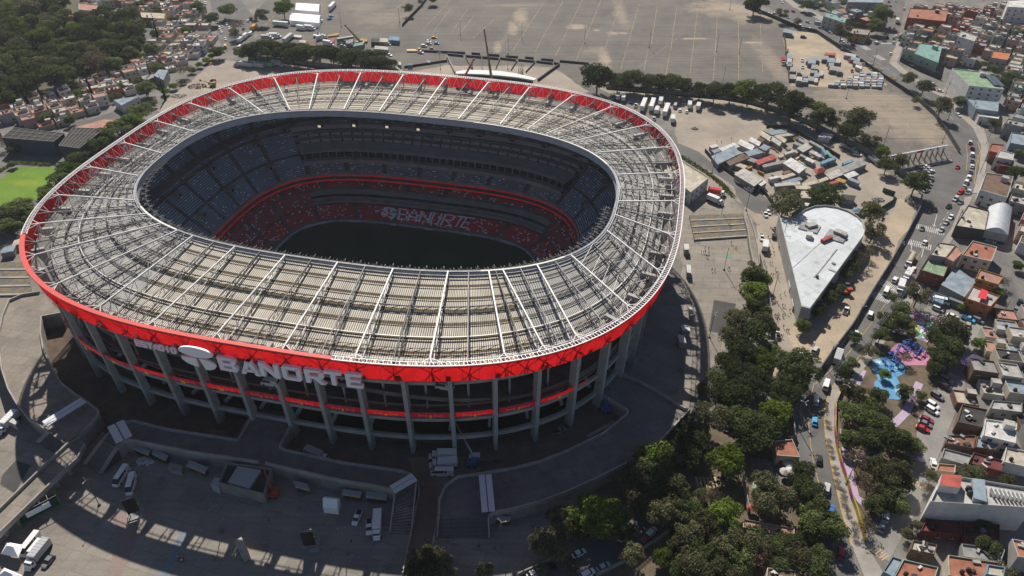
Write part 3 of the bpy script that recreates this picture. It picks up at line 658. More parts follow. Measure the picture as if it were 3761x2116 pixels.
# the ground sheet is one plane with an oval cut for the sunken pitch
mb = MB(); N_ = 72
for i in range(N_):
    a, b = 2 * math.pi * i / N_, 2 * math.pi * (i + 1) / N_
    p, q = cs(a, .9), cs(b, .9); P, Q = wld(p.x, p.y, -.05), wld(q.x, q.y, -.05)
    A, B = wld(2500 * math.cos(a), 2500 * math.sin(a), -.05), wld(2500 * math.cos(b), 2500 * math.sin(b), -.05)
    mb.face((P, A, B, Q))
struct("ground", mb, M_town)
M_asph = patch_mat("lot_asphalt", (.165, .149, .13), (.112, .103, .094), [blob(2, 1350, 130, 55, 70), blob(2, 1290, 210, 40, 50), blob(2, 1180, 360, 30, 50), blob(2, 1780, 200, 80, 22), blob(2, 1920, 228, 25, 8), blob(2, 2100, 100, 50, 110, .5), blob(2, 2050, 250, 60, 12), blob(2, 2120, 250, 50, 8), blob(2, 1980, 430, 45, 70), blob(2, 1900, 380, 110, 30, .35), blob(3, 400, 60, 330, 60, .75), blob(3, 560, 130, 200, 50, .6), blob(3, 100, 290, 110, 8), blob(3, 560, 320, 90, 8), blob(3, 700, 480, 80, 180, .45), blob(3, 1400, 760, 420, 110, .55), blob(3, 1700, 900, 330, 170, .6), blob(3, 1850, 1010, 160, 90, .6), blob(1, 2350, 60, 100, 60, .3), blob(2, 200, 60, 160, 60, .3), blob(2, 330, 130, 200, 60, .3), blob(2, 1330, 40, 260, 12, .4)], (.37, .30, .22), .035, (0.6, .24))
sheet("parking_lot", poly([(1, 1740, 250), (1, 1860, 130), (1, 2080, -60), (2, 0, -120), (2, 2400, -110), (3, 200, -20), (3, 560, 60), (3, 900, 230), (3, 1190, 380), (3, 1540, 600), (3, 1800, 760), (3, 1960, 920), (3, 2070, 1060), (3, 2090, 1150), (3, 1980, 1170), (3, 1600, 1240), (3, 1180, 1060), (3, 900, 900), (3, 500, 800), (3, 60, 760), (2, 1900, 720), (2, 1500, 640), (2, 800, 480), (2, 380, 560), (1, 2000, 480), (1, 1800, 380)]), .01, M_asph)
M_sand = patch_mat("sandy_ground", (.43, .345, .245), (.27, .23, .18), [], (.4, .33, .24), .06)
M_dirtc = patch_mat("dusty_concrete", (.36, .305, .245), (.25, .22, .185), [], (.3, .25, .2), .05)
sheet("sandy_yard", poly([(3, 775, 230), (3, 900, 235), (3, 1010, 240), (3, 1190, 370), (3, 1510, 590), (3, 1560, 640), (3, 1280, 660), (3, 820, 640)]), .02, M_sand)
sheet("dusty_yard", poly([(2, 1880, 640), (3, 0, 720), (3, 520, 770), (3, 830, 880), (3, 1180, 1080), (3, 1640, 1340), (3, 1790, 1449), (6, 1700, 40), (6, 1560, 340), (6, 1430, 480), (6, 1000, 1250), (6, 700, 1449), (6, 640, 1100), (6, 560, 400), (6, 560, 260), (6, 470, 170), (6, 500, 120), (3, 290, 1449), (3, 0, 1200), (2, 2500, 900), (2, 2200, 780)]), .02, M_dirtc)
sheet('sandy_yard', poly([(6, 1060, 1290), (6, 1120, 1230), (6, 1275, 1025), (6, 1415, 785), (6, 1565, 545), (6, 1695, 315), (6, 1790, 80), (6, 1640, 60), (6, 1500, 260), (6, 1400, 420), (6, 1130, 880), (6, 1000, 1060), (6, 880, 1010), (6, 800, 1080), (6, 850, 1180)]), .034, M_sand)
sheet('dusty_yard', poly([(1, 1180, 830), (1, 1260, 740), (1, 1420, 620), (1, 1560, 500), (1, 1660, 450), (1, 1850, 470), (1, 2200, 500), (1, 2571, 530), (2, 400, 560), (2, 800, 490), (2, 1600, 500), (2, 1860, 690), (2, 1500, 760), (2, 0, 700), (1, 1700, 800), (1, 1300, 950)]), .021, M_dirtc)
M_street = patch_mat("street_asphalt", (.15, .145, .14), (.105, .102, .10), [], (.2, .18, .16), .08)
M_dark_asph = patch_mat("dark_asphalt", (.085, .085, .085), (.06, .06, .06), [], (.2, .18, .16), .08)
sheet('drive', poly([(3, -100, 1060), (3, 0, 1080), (3, 140, 1140), (3, 260, 1245), (3, 420, 1350), (6, 600, 20), (6, 700, 110), (6, 735, 190), (6, 560, 170), (6, 480, 120), (6, 420, 40), (3, 400, 1400), (3, 300, 1330), (3, 180, 1260), (3, 60, 1200), (3, -100, 1150)]), .026, M_street)
AV_L = [(3, 520, -60), (3, 640, 40), (3, 740, 110), (3, 880, 180), (3, 1010, 245), (3, 1200, 370), (3, 1350, 470), (3, 1560, 610), (3, 1760, 740), (3, 1900, 870), (3, 2010, 1020), (3, 2090, 1150), (3, 2000, 1180), (3, 1700, 1270), (3, 1800, 1449), (6, 1800, 60), (6, 1790, 150), (6, 1700, 330), (6, 1570, 560), (6, 1420, 800), (6, 1280, 1040), (6, 1020, 1400), (9, 960, 0), (9, 900, 130), (9, 850, 300), (9, 890, 560), (9, 970, 700), (9, 1050, 850), (9, 1100, 1000), (9, 1080, 1200), (9, 1030, 1520)]
AV_R = [(3, 700, -60), (3, 850, 60), (3, 1000, 130), (3, 1150, 215), (3, 1290, 310), (3, 1420, 330), (3, 1480, 200), (3, 1540, 0), (3, 1560, -80), (3, 1700, -80), (3, 1640, 250), (3, 1570, 480), (3, 1640, 540), (3, 1800, 650), (3, 1940, 720), (3, 2080, 860), (3, 2190, 960), (3, 2250, 1090), (3, 2240, 1250), (3, 2190, 1449), (6, 2130, 50), (6, 2030, 280), (6, 1890, 490), (6, 1770, 680), (6, 1640, 880), (6, 1500, 1080), (6, 1340, 1270), (6, 1200, 1449), (9, 1150, 0), (9, 1075, 200), (9, 1090, 400), (9, 1150, 700), (9, 1220, 1000), (9, 1285, 1230), (9, 1330, 1520)]
mb = MB()
sheet("avenue", [R(*p) for p in AV_L] + [R(*p) for p in AV_R[::-1]], .03, M_street)
M_walk = patch_mat("sidewalk_concrete", (.34, .31, .28), (.25, .23, .21), [], (.3, .27, .22), .15)
def band(name, L1, L2, z0, z1, m):
    """raised strip (kerb height z1-z0) between two picture polylines"""
    mb = MB(); A = [R(*p) for p in L1]; B = [R(*p) for p in L2]
    for i in range(len(A) - 1):
        for q in range(1):
            a, b, c, d = [Vector((p.x, p.y, z1)) for p in (A[i], A[i + 1], B[i + 1], B[i])]
            n = (b - a).cross(d - a); mb.face((a, b, c, d) if n.z > 0 else (d, c, b, a))
            for u, v in ((a, b), (d, c)): mb.face((u, v, (v.x, v.y, z0), (u.x, u.y, z0)))
    return struct(name, mb, m)
band("sidewalk", [(6, 1200, 1449), (9, 1150, 0), (9, 1075, 200), (9, 1090, 400), (9, 1150, 700), (9, 1220, 1000), (9, 1285, 1230), (9, 1400, 1520)], [(6, 1290, 1449), (9, 1215, 0), (9, 1155, 190), (9, 1155, 380), (9, 1240, 740), (9, 1310, 940), (9, 1370, 1190), (9, 1580, 1520)], 0, .15, M_walk)
band("sidewalk", [(6, 2130, 50), (6, 2030, 280), (6, 1890, 490), (6, 1770, 680), (6, 1640, 880), (6, 1500, 1080), (6, 1340, 1270), (6, 1200, 1449)], [(6, 2185, 50), (6, 2090, 290), (6, 1940, 510), (6, 1830, 700), (6, 1700, 900), (6, 1560, 1100), (6, 1400, 1300), (6, 1290, 1449)], 0, .15, M_walk)
band("sidewalk", [(3, 1640, 250), (3, 1570, 480), (3, 1640, 540), (3, 1800, 650), (3, 1940, 720), (3, 2080, 860), (3, 2190, 960), (3, 2250, 1090), (3, 2240, 1250), (3, 2190, 1449)], [(3, 1700, 260), (3, 1620, 470), (3, 1700, 540), (3, 1850, 640), (3, 2010, 720), (3, 2150, 850), (3, 2270, 960), (3, 2310, 1090), (3, 2290, 1250), (3, 2250, 1449)], 0, .15, M_walk)
band("sidewalk", [(3, 700, -60), (3, 850, 60), (3, 1000, 130), (3, 1150, 215), (3, 1290, 310)], [(3, 760, -60), (3, 880, 40), (3, 1030, 105), (3, 1180, 190), (3, 1340, 290)], 0, .15, M_walk)
# side street (right, by the playground), small lanes
sheet("side_street", poly([(6, 1870, 860), (6, 2100, 920), (6, 2260, 980), (6, 2280, 1090), (6, 2130, 1449), (9, 2120, 60), (9, 1960, 480), (9, 1890, 650), (9, 1800, 900), (9, 1560, 1340), (9, 1290, 1210), (9, 1370, 1180), (9, 1480, 1000), (9, 1560, 900), (9, 1720, 600), (9, 1760, 330), (9, 1800, 130), (6, 1950, 1400), (6, 2000, 1060), (6, 1700, 960)]), .015, patch_mat("pale_street", (.27, .26, .24), (.20, .19, .18), [], (.3, .27, .22), .1))
sheet("side_street", poly([(1, 1560, -60), (1, 1760, -60), (1, 1900, 130), (1, 1750, 330), (1, 1700, 400), (1, 1640, 300), (1, 1600, 130)]), .015, M_street)
sheet("side_street", poly([(1, 800, -40), (1, 900, -40), (1, 960, 110), (1, 1140, 220), (1, 1180, 420), (1, 900, 620), (1, 860, 560), (1, 1080, 430), (1, 1050, 250), (1, 850, 60)]), .015, M_street)
sheet("side_street", poly([(1, 1130, 740), (1, 1000, 840), (1, 700, 930), (1, 400, 990), (1, 380, 960), (1, 690, 890), (1, 1000, 790), (1, 1100, 700)]), .015, M_street)
sheet("side_street", poly([(6, 2420, 700), (6, 2480, 640), (6, 2560, 900), (6, 2400, 1200), (6, 2300, 1100)]), .015, M_street)
M_plaza = patch_mat("plaza_concrete", (.31, .275, .235), (.22, .20, .175), [], (.3, .27, .22), .04, (.5, .10), (.3, 7))
sheet("plaza", poly([(7, -200, 1700), (7, -200, 500), (4, -100, 1300), (4, -60, 560), (4, 200, 600), (7, 400, 300), (7, 800, 330), (7, 2400, 600), (8, 700, 650), (8, 1400, 640), (8, 1900, 420), (8, 2571, 20), (5, 2571, 700), (5, 2540, 300), (3, 0, 1300), (3, 220, 1290), (6, 480, 170), (6, 560, 400), (6, 640, 900), (9, 60, 60), (9, 0, 500), (8, 1700, 1200), (8, 1300, 1449), (8, 1000, 1700)]), .005, M_plaza)
def apron(r0, r1, a0, a1, z, name, m, n=90):
    mb = MB()
    for i in range(n):
        a, b = math.radians(a0 + (a1 - a0) * i / n), math.radians(a0 + (a1 - a0) * (i + 1) / n)
        q = [co(a, r0), co(a, r1), co(b, r1), co(b, r0)]; mb.face([wld(p.x, p.y, z) for p in q])
    return struct(name, mb, m)
apron(.90, 1.1, 175, 262, .03, "dirt_apron", patch_mat("brown_dirt", (.13, .095, .07), (.07, .052, .04), [], (.3, .2, .15), .2))
apron(.90, 1.08, 262, 330, .03, "dirt_apron", patch_mat("brown_paving", (.16, .13, .11), (.10, .085, .075), [], (.3, .2, .15), .2))
sheet("brown_lane", poly([(8, 500, 560), (8, 570, 740), (8, 590, 850), (8, 545, 1070), (8, 500, 1300), (8, 440, 1560), (8, 600, 1560), (8, 690, 1260), (8, 725, 1080), (8, 740, 870), (8, 780, 770), (8, 900, 680), (8, 1000, 560)]), .035, patch_mat("tan_lane", (.23, .185, .15), (.16, .13, .105), [], (.3, .2, .15), .1))
# lawn at the left edge, playground surfaces, roof-high ground of the wood
M_lawn = patch_mat("bright_lawn", (.15, .25, .03), (.10, .185, .02), [blob(1, 180, 1370, 120, 30, .6)], (.26, .30, .03), .08)
sheet("lawn", poly([(1, -200, 1320), (1, 0, 1340), (1, 120, 1250), (1, 420, 1255), (1, 400, 1400), (4, 300, 60), (4, 80, 140), (4, -200, 200)]), .02, M_lawn)
sheet("forest_floor", poly([(1, -300, -80), (1, 620, -80), (1, 900, 200), (1, 1150, 380), (1, 900, 600), (1, 330, 760), (1, -300, 900)]), .01, patch_mat("forest_soil", (.12, .11, .075), (.07, .07, .045), [], (.3, .2, .15), .1))
M_soil = patch_mat("garden_soil", (.17, .125, .09), (.09, .08, .05), [], (.3, .2, .15), .2)
sheet("garden_ground", poly([(6, 1560, 900), (6, 1700, 870), (6, 2110, 980), (6, 1980, 1449), (9, 1780, 300), (9, 1700, 620), (9, 1480, 1000), (9, 1370, 1180), (9, 1240, 740), (9, 1160, 380), (9, 1200, 60), (6, 1330, 1350), (6, 1450, 1150)]), .025, M_soil)
sheet("garden_ground", poly([(9, 60, 300), (9, 700, 200), (9, 850, 130), (9, 850, 420), (9, 900, 650), (9, 1060, 900), (9, 1090, 1250), (9, 1050, 1600), (8, 1700, 1600), (8, 2100, 1150), (8, 1800, 900), (8, 2400, 560)]), .012, M_soil)
sheet("lower_street", poly([(8, 1300, 1520), (8, 1500, 1370), (8, 1900, 1200), (8, 2300, 960), (8, 2571, 850), (8, 2571, 1050), (8, 2150, 1330), (8, 1900, 1520)]), .02, M_street)
def pool(name, lst, m, z=.06):
    mb = MB(); P = [R(*p) for p in lst]; mb.prism(P, 0, z, 0); return struct(name, mb, m)
M_pblue = patch_mat("play_blue", (.16, .38, .56), (.09, .25, .45), [blob(6, 1480, 1290, 40, 20), blob(9, 1650, 60, 60, 30)], (.6, .75, .8), .15)
M_ppink = patch_mat("play_pink", (.52, .24, .34), (.42, .17, .28), [], (.6, .3, .4), .15)
pool("playground_surface", [(6, 1560, 1200), (6, 1620, 1150), (6, 1720, 1140), (6, 1810, 1170), (6, 1870, 1240), (6, 1840, 1310), (6, 1700, 1310), (6, 1600, 1260)], M_ppink, .05)
pool("playground_surface", [(6, 1440, 1270), (6, 1560, 1240), (6, 1620, 1275), (6, 1690, 1310), (6, 1680, 1370), (6, 1620, 1400), (6, 1640, 1449), (9, 1680, 60), (9, 1640, 130), (9, 1560, 120), (9, 1460, 70), (9, 1450, 0), (6, 1480, 1410), (6, 1430, 1330)], M_pblue, .08)
def confetti():
    m, t, b = nodes("painted_mural_floor"); L = t.links.new
    tc = t.nodes.new("ShaderNodeTexCoord"); v = t.nodes.new("ShaderNodeTexVoronoi"); v.inputs["Scale"].default_value = .55; L(tc.outputs["Object"], v.inputs["Vector"])
    s = t.nodes.new("ShaderNodeSeparateColor"); L(v.outputs["Color"], s.inputs[0]); r = t.nodes.new("ShaderNodeValToRGB"); r.color_ramp.interpolation = 'CONSTANT'; e = r.color_ramp.elements
    e[0].color = (.6, .6, .58, 1); e[1].position = .25; e[1].color = (.55, .12, .1, 1)
    for p, c in ((.37, (.1, .35, .2, 1)), (.5, (.55, .4, .08, 1)), (.62, (.6, .6, .58, 1)), (.75, (.2, .15, .4, 1)), (.87, (.5, .25, .35, 1))): e.new(p).color = c
    L(s.outputs[0], r.inputs[0]); L(r.outputs[0], b.inputs["Base Color"]); b.inputs["Roughness"].default_value = .9; return m
pool("painted_court", [(6, 1660, 900), (6, 1780, 920), (6, 1980, 990), (6, 1920, 1060), (6, 1850, 1140), (6, 1780, 1110), (6, 1690, 1090), (6, 1580, 1060), (6, 1600, 1000)], confetti(), .05)
M_lilac = patch_mat("lilac_path", (.46, .36, .46), (.38, .30, .40), [], (.6, .3, .4), .2)
def pathband(name, pts, wdt, z0, z1, m, name_struct=True):
    P = [R(*p) for p in pts]; mb = MB()
    for i in range(len(P) - 1):
        a, b = P[i], P[i + 1]; d = (b - a).normalized(); n = Vector((-d.y, d.x, 0)) * wdt / 2; e = d * (wdt * .18)
        a, b = a - e * (i > 0), b + e * (i < len(P) - 2)
        z = z1 + .003 * (i % 2)
        mb.face([Vector((q.x, q.y, z)) for q in (a - n, b - n, b + n, a + n)])
        for u, v in ((a - n, b - n), (b + n, a + n)): mb.face(((u.x, u.y, z0), (v.x, v.y, z0), (v.x, v.y, z), (u.x, u.y, z)))
    return struct(name, mb, m)
pathband("garden_path", [(9, 1790, 0), (9, 1740, 110), (9, 1690, 220), (9, 1590, 320)], 2.6, 0, .09, M_lilac)
pathband("garden_path", [(9, 1220, 350), (9, 1240, 520), (9, 1270, 700), (9, 1310, 860), (9, 1400, 920)], 2.4, 0, .09, M_lilac)
pathband("garden_path", [(6, 1680, 900), (6, 1850, 940), (6, 1970, 990)], 2.4, 0, .11, M_lilac)
pathband("garden_path", [(6, 1360, 1340), (6, 1310, 1449)], 3, 0, .09, M_lilac)
# markings -------------------------------------------------
M_yline = mat("road_yellow", (.55, .34, .05), .8, c2=(.3, .2, .06), scale=.6)
M_wline = mat("road_white", (.6, .6, .58), .8, c2=(.25, .25, .24), scale=.6)
M_wline2 = mat("worn_bay_line", (.25, .24, .225), .9, c2=(.15, .145, .137), scale=.25, lo=.4, hi=.6)
M_yline2 = mat("worn_row_line", (.36, .27, .14), .9, c2=(.18, .155, .125), scale=.2, lo=.38, hi=.6)
def stripe(mb, a, b, wd, z, m=0):
    d = (b - a); d.z = 0
    if d.length < .01: return
    n = Vector((-d.y, d.x, 0)).normalized() * wd / 2
    mb.face([Vector((q.x, q.y, z)) for q in (a - n, b - n, b + n, a + n)], m)
mb = MB()
rows = [((1, 2520, 300), (2, 825, 0)), ((2, 600, 245), (2, 825, 0)), ((2, 990, 290), (2, 1150, 150)), ((2, 1150, 400), (2, 1370, 60)), ((2, 1170, 400), (2, 1385, 60)), ((2, 1290, 385), (2, 1530, 10)), ((2, 1500, 310), (2, 1670, 10)), ((2, 1460, 390), (2, 1500, 310)), ((2, 1660, 310), (2, 1815, 0)), ((2, 1610, 420), (2, 1650, 345)), ((2, 1820, 330), (2, 1955, 0)), ((2, 1765, 460), (2, 1815, 340)), ((2, 2000, 320), (2, 2110, 0)), ((2, 1940, 470), (2, 2000, 320)), ((2, 2150, 350), (2, 2240, 30)), ((2, 2100, 530), (2, 2140, 380)), ((2, 2330, 330), (2, 2375, 50)), ((2, 2275, 530), (2, 2300, 390)), ((2, 2475, 380), (2, 2520, 60)), ((2, 2440, 560), (2, 2470, 400)), ((3, 70, 560), (3, 125, 90)), ((3, 245, 600), (3, 275, 120)), ((3, 435, 600), (3, 432, 150)), ((3, 615, 540), (3, 597, 180)), ((3, 1620, 710), (3, 1730, 1020)), ((2, 830, 250), (2, 960, 60)), ((2, 690, 250), (2, 830, 60)), ((2, 400, 80), (2, 520, -20)), ((1, 2400, 90), (1, 2510, 0)), ((2, 905, 240), (2, 1000, 120)), ((2, 750, 480), (2, 830, 370))]
for i, (a, b) in enumerate(rows):
    a, b = R(*a), R(*b)
    stripe(mb, a, b, .45, .030, 1)
    d = (b - a); ln = d.length; d.normalize(); n = Vector((-d.y, d.x, 0)); ph = rnd.random()
    # bay lines run across the rows, slightly skewed
    k = 0
    while k * 2.7 < ln:
        if rnd.random() < .88:
            p = a + d * (k * 2.7 + ph); L_ = 5.2
            q = n * L_ + d * (-.3)
            stripe(mb, p - q * rnd.uniform(.8, 1), p + q * rnd.uniform(.8, 1), .22, .026, 0)
        k += 1
a, b = R(2, 2200, 530), R(2, 2571, 250); stripe(mb, a, b, .4, .028, 0)
struct("parking_marking", mb, [M_wline2, M_yline2])
mb = MB()
def pl(pts, wd, z, m, dash=0):
    P = [R(*p) for p in pts]
    for a, b in zip(P, P[1:]):
        if not dash: stripe(mb, a, b, wd, z, m)
        else:
            ln = (b - a).length; n = max(1, int(ln / dash))
            for i in range(n): stripe(mb, a.lerp(b, i / n), a.lerp(b, (i + .5) / n), wd, z, m)
pl([(9, 1140, 20), (9, 1095, 130), (9, 1072, 230), (9, 1085, 400), (9, 1145, 700), (9, 1215, 1000), (9, 1280, 1225)], .38, .17, 0)
pl([(9, 1000, 0), (9, 965, 160), (9, 960, 320), (9, 975, 480), (9, 1000, 620), (9, 1060, 850), (9, 1110, 1000), (9, 1145, 1200), (9, 1150, 1449)], .22, .036, 0)
pl([(6, 2080, 40), (6, 1900, 330)], .2, .036, 1, 6); pl([(6, 1900, 100), (6, 1840, 190)], .2, .036, 0)
pl([(6, 1780, 250), (6, 1570, 560)], .25, .036, 0); pl([(6, 1880, 340), (6, 1630, 720), (6, 1440, 980), (6, 1240, 1240), (6, 1010, 1449)], .2, .036, 0)
pl([(6, 1650, 870), (6, 1520, 1050), (6, 1380, 1200), (6, 1250, 1350)], .35, .17, 0, 9)
pl([(3, 2140, 1080), (3, 2150, 1180), (3, 2140, 1280)], .25, .036, 0); pl([(3, 2225, 1060), (3, 2245, 1130), (3, 2215, 1240), (3, 2200, 1380)], .25, .036, 0); pl([(3, 2225, 1160), (3, 2240, 1250)], .2, .036, 0)
pl([(3, 2110, 870), (3, 2170, 940), (3, 2240, 945)], .3, .17, 0); pl([(3, 1970, 830), (3, 2120, 970)], .2, .036, 1, 8); pl([(3, 1210, 290), (3, 1650, 590), (3, 1900, 760)], .2, .036, 1, 9)
pl([(3, 1600, 370), (3, 1565, 480)], .5, .17, 0)
pl([(3, 0, 1075), (3, 130, 1130)], .3, .04, 0)
pl([(1, 2050, 120), (1, 1900, 290)], .3, .036, 1, 8)
def zebra(p, q, ln, n, m=1, wd=.7):
    a, b = R(*p), R(*q); d = (b - a).normalized(); nn = Vector((-d.y, d.x, 0))
    for i in range(n):
        c = a.lerp(b, (i + .5) / n); stripe(mb, c - nn * ln / 2, c + nn * ln / 2, (b - a).length / n * .52, .038, m)
zebra((6, 1760, 265), (6, 1980, 320), 5, 15); zebra((6, 1690, 380), (6, 1880, 430), 5, 13); zebra((6, 1490, 680), (6, 1640, 745), 5, 12); zebra((6, 1420, 770), (6, 1570, 830), 5, 12)
zebra((3, 1360, 345), (3, 1410, 375), 5, 6); zebra((3, 1460, 415), (3, 1520, 450), 5, 6); zebra((3, 1500, 325), (3, 1580, 325), 3, 7)
zebra((9, 110, 745), (9, 280, 745), 4, 6, 2); zebra((9, 1740, 740), (9, 1830, 790), 2, 5, 2); zebra((6, 650, 1340), (6, 710, 1360), 4, 4, 2); zebra((9, 1440, 1230), (9, 1540, 1320), 3, 6, 2)
for (k, x, y, dx, dy) in ((6, 1815, 460, 10, -40), (6, 1910, 220, -10, 40), (6, 1730, 420, 0, 26)):
    a, b = R(k, x - dx, y - dy), R(k, x + dx, y + dy); d = (b - a).normalized(); n = Vector((-d.y, d.x, 0)); stripe(mb, a, b, .3, .037, 1)
    mb.face([Vector((q.x, q.y, .0375)) for q in (b + d * 1.6, b + n * .9, b - n * .9)], 1)
struct("road_marking", mb, [M_yline, M_wline, mat("worn_orange", (.55, .33, .12), .8, c2=(.4, .36, .3), scale=.8)])
# faded paint and repairs on the plaza, dark repair by the right side lane
sheet("dark_repair", [R(6, x, y) for x, y in ((250, 820), (415, 850), (330, 1075), (210, 1055))], .03, M_dark_asph)
sheet("dark_repair", [R(7, x, y) for x, y in ((120, 580), (230, 620), (110, 830), (0, 760), (20, 690))], .03, M_dark_asph)
sheet("faded_paint", [R(7, x, y) for x, y in ((1345, 1120), (1415, 1130), (1330, 1290), (1250, 1449), (1180, 1449), (1280, 1260))], .02, patch_mat("faded_blue", (.20, .235, .28), (.17, .19, .22), [], (.3, .2, .15), .2))
sheet("faded_paint", [R(7, x, y) for x, y in ((860, 940), (960, 960), (1060, 1100), (900, 1449), (820, 1449), (850, 1180))], .02, patch_mat("faded_red", (.27, .20, .175), (.24, .19, .165), [], (.3, .2, .15), .2))
sheet("green_mark", [R(6, x, y) for x, y in ((328, 472), (392, 476), (390, 508), (325, 504))], .03, mat("faded_green", (.12, .24, .17), .9, c2=(.18, .28, .2), scale=1))
sheet("yellow_mark", [R(6, x, y) for x, y in ((330, 450), (460, 455), (455, 474), (328, 470))], .03, mat("faded_yellow", (.32, .26, .12), .9, c2=(.2, .18, .14), scale=.6))
# ================================================================ walls, decks, ramps, stairs
LAB = []                                              # things whose labels get an ordinal at the end
def thing(o, label, cat, group=None, share=False):
    tag(o, label, cat, group)
    if not share: LAB.append(o)
    return o
M_wallc = mat("plain_wall", (.30, .285, .26), .9, c2=(.2, .19, .175), scale=.25)
M_walld = mat("dark_wall", (.07, .07, .07), .9, c2=(.04, .04, .04), scale=.3)
def wall(name, pts, h, th, m, label, cat="wall", z0=0.0):
    P = [R(k, x, y, z0) for k, x, y in pts]; mb = MB()
    for i in range(len(P) - 1):
        a, b = P[i], P[i + 1]; d = (b - a).normalized(); e = d * th * .5
        mb.beam((a.x - e.x * (i > 0), a.y - e.y * (i > 0), z0 + h / 2 + .002 * (i % 2)), (b.x, b.y, z0 + h / 2 + .002 * (i % 2)), th, h)
    o = mb.build(name, m); return thing(o, label, cat)
def deck(name, pts, z, m, label, par=1.1, open_edges=(), th=None):
    """solid raised deck with parapets on every edge that is not listed as open"""
    P = [R(k, x, y, z) for k, x, y in pts]; mb = MB(); mb.prism([(p.x, p.y) for p in P], 0 if th is None else z - th, z, 1, 0)
    root = mb.build(name, [m, M_wallc]); thing(root, label, "raised walkway")
    mb = MB(); n = len(P)
    for i in range(n):
        if i in open_edges: continue
        a, b = P[i], P[(i + 1) % n]; mb.beam((a.x, a.y, z + par / 2 - .2 + .002 * (i % 2)), (b.x, b.y, z + par / 2 - .2 + .002 * (i % 2)), .45, par + .4)
    mb.build("parapet", mat("parapet_concrete", (.38, .36, .33), .9, c2=(.27, .255, .235), scale=.25), root); return root
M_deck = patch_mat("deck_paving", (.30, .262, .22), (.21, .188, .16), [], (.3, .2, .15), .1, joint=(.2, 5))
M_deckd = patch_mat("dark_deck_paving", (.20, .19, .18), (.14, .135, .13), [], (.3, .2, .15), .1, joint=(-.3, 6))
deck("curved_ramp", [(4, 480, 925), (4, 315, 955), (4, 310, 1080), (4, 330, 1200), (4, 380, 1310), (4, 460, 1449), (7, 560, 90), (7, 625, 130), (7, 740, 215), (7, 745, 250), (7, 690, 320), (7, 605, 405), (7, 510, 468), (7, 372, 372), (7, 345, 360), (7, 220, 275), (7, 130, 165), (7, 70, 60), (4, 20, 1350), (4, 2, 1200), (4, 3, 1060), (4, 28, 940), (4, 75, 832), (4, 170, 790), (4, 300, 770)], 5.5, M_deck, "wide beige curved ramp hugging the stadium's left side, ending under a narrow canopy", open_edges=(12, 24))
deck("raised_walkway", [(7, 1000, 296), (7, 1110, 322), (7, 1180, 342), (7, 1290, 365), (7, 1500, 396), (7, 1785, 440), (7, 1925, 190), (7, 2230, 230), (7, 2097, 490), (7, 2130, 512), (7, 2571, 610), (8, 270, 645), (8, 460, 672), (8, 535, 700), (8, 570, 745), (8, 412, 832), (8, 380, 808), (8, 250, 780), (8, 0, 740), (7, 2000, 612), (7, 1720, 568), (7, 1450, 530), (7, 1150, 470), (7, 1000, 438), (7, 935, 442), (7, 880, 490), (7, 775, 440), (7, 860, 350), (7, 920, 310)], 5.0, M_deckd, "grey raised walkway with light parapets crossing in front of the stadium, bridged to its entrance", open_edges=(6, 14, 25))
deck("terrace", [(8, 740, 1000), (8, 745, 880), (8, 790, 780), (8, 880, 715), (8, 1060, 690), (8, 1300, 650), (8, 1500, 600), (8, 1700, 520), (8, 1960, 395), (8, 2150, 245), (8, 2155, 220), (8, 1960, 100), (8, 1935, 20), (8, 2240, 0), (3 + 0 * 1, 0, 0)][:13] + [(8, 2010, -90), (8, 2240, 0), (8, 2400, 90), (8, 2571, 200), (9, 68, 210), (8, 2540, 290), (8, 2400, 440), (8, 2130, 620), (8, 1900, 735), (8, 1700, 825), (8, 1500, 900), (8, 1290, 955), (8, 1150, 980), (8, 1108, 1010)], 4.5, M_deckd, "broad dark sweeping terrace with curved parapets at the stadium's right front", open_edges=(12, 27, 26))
deck("footbridge", [(7, -300, 1260), (7, 0, 962), (7, 370, 602), (7, 512, 470), (7, 600, 408), (7, 640, 470), (7, 590, 575), (7, 560, 598), (7, 0, 1138), (7, -200, 1330)], 5.5, M_deck, "long straight footbridge on pillars rising from the bottom left corner", open_edges=(4, 9), th=.9)
br = bpy.data.objects["footbridge"]
for i in range(6):
    p = R(7, 520 - i * 95, 655 + i * 92, 2); mb = MB(); mb.beam((p.x - .3, p.y, 0), (p.x, p.y, 4.6), .9, .7); mb.build("pillar", M_colm, br)
def stairs(name, a0, a1, b0, b1, zt, label, n=16):
    """flight from the top edge a0-a1 down to the bottom edge b0-b1"""
    A0, A1, B0, B1 = R(*a0, zt), R(*a1, zt), R(*b0, 0), R(*b1, 0); mb = MB()
    for i in range(n):
        f0, f1 = i / n, (i + 1) / n; z = zt * (1 - f0) - .02; z2 = zt * (1 - f1)
        p = [A0.lerp(B0, f0), A1.lerp(B1, f0), A1.lerp(B1, f1), A0.lerp(B0, f1)]
        q = [Vector((v.x, v.y, z)) for v in p]; mb.face(q if (q[1] - q[0]).cross(q[2] - q[0]).z > 0 else q[::-1])
        mb.face([Vector((p[2].x, p[2].y, z)), Vector((p[3].x, p[3].y, z)), Vector((p[3].x, p[3].y, z2)), Vector((p[2].x, p[2].y, z2))], 1)
    for s0, s1 in ((A0, B0), (A1, B1)): mb.face([(s0.x, s0.y, 0), (s0.x, s0.y, zt), (s1.x, s1.y, .3), (s1.x, s1.y, 0)], 1)
    o = thing(mb.build(name, [M_deck, M_walld]), label, "stairs")
    for s0, s1 in ((A0, B0), (A1, B1)): mb = MB(); mb.beam((s0.x, s0.y, zt + .4), (s1.x, s1.y, .7), .4, 1.3); mb.build("side_wall", MATS["parapet_concrete"], o)
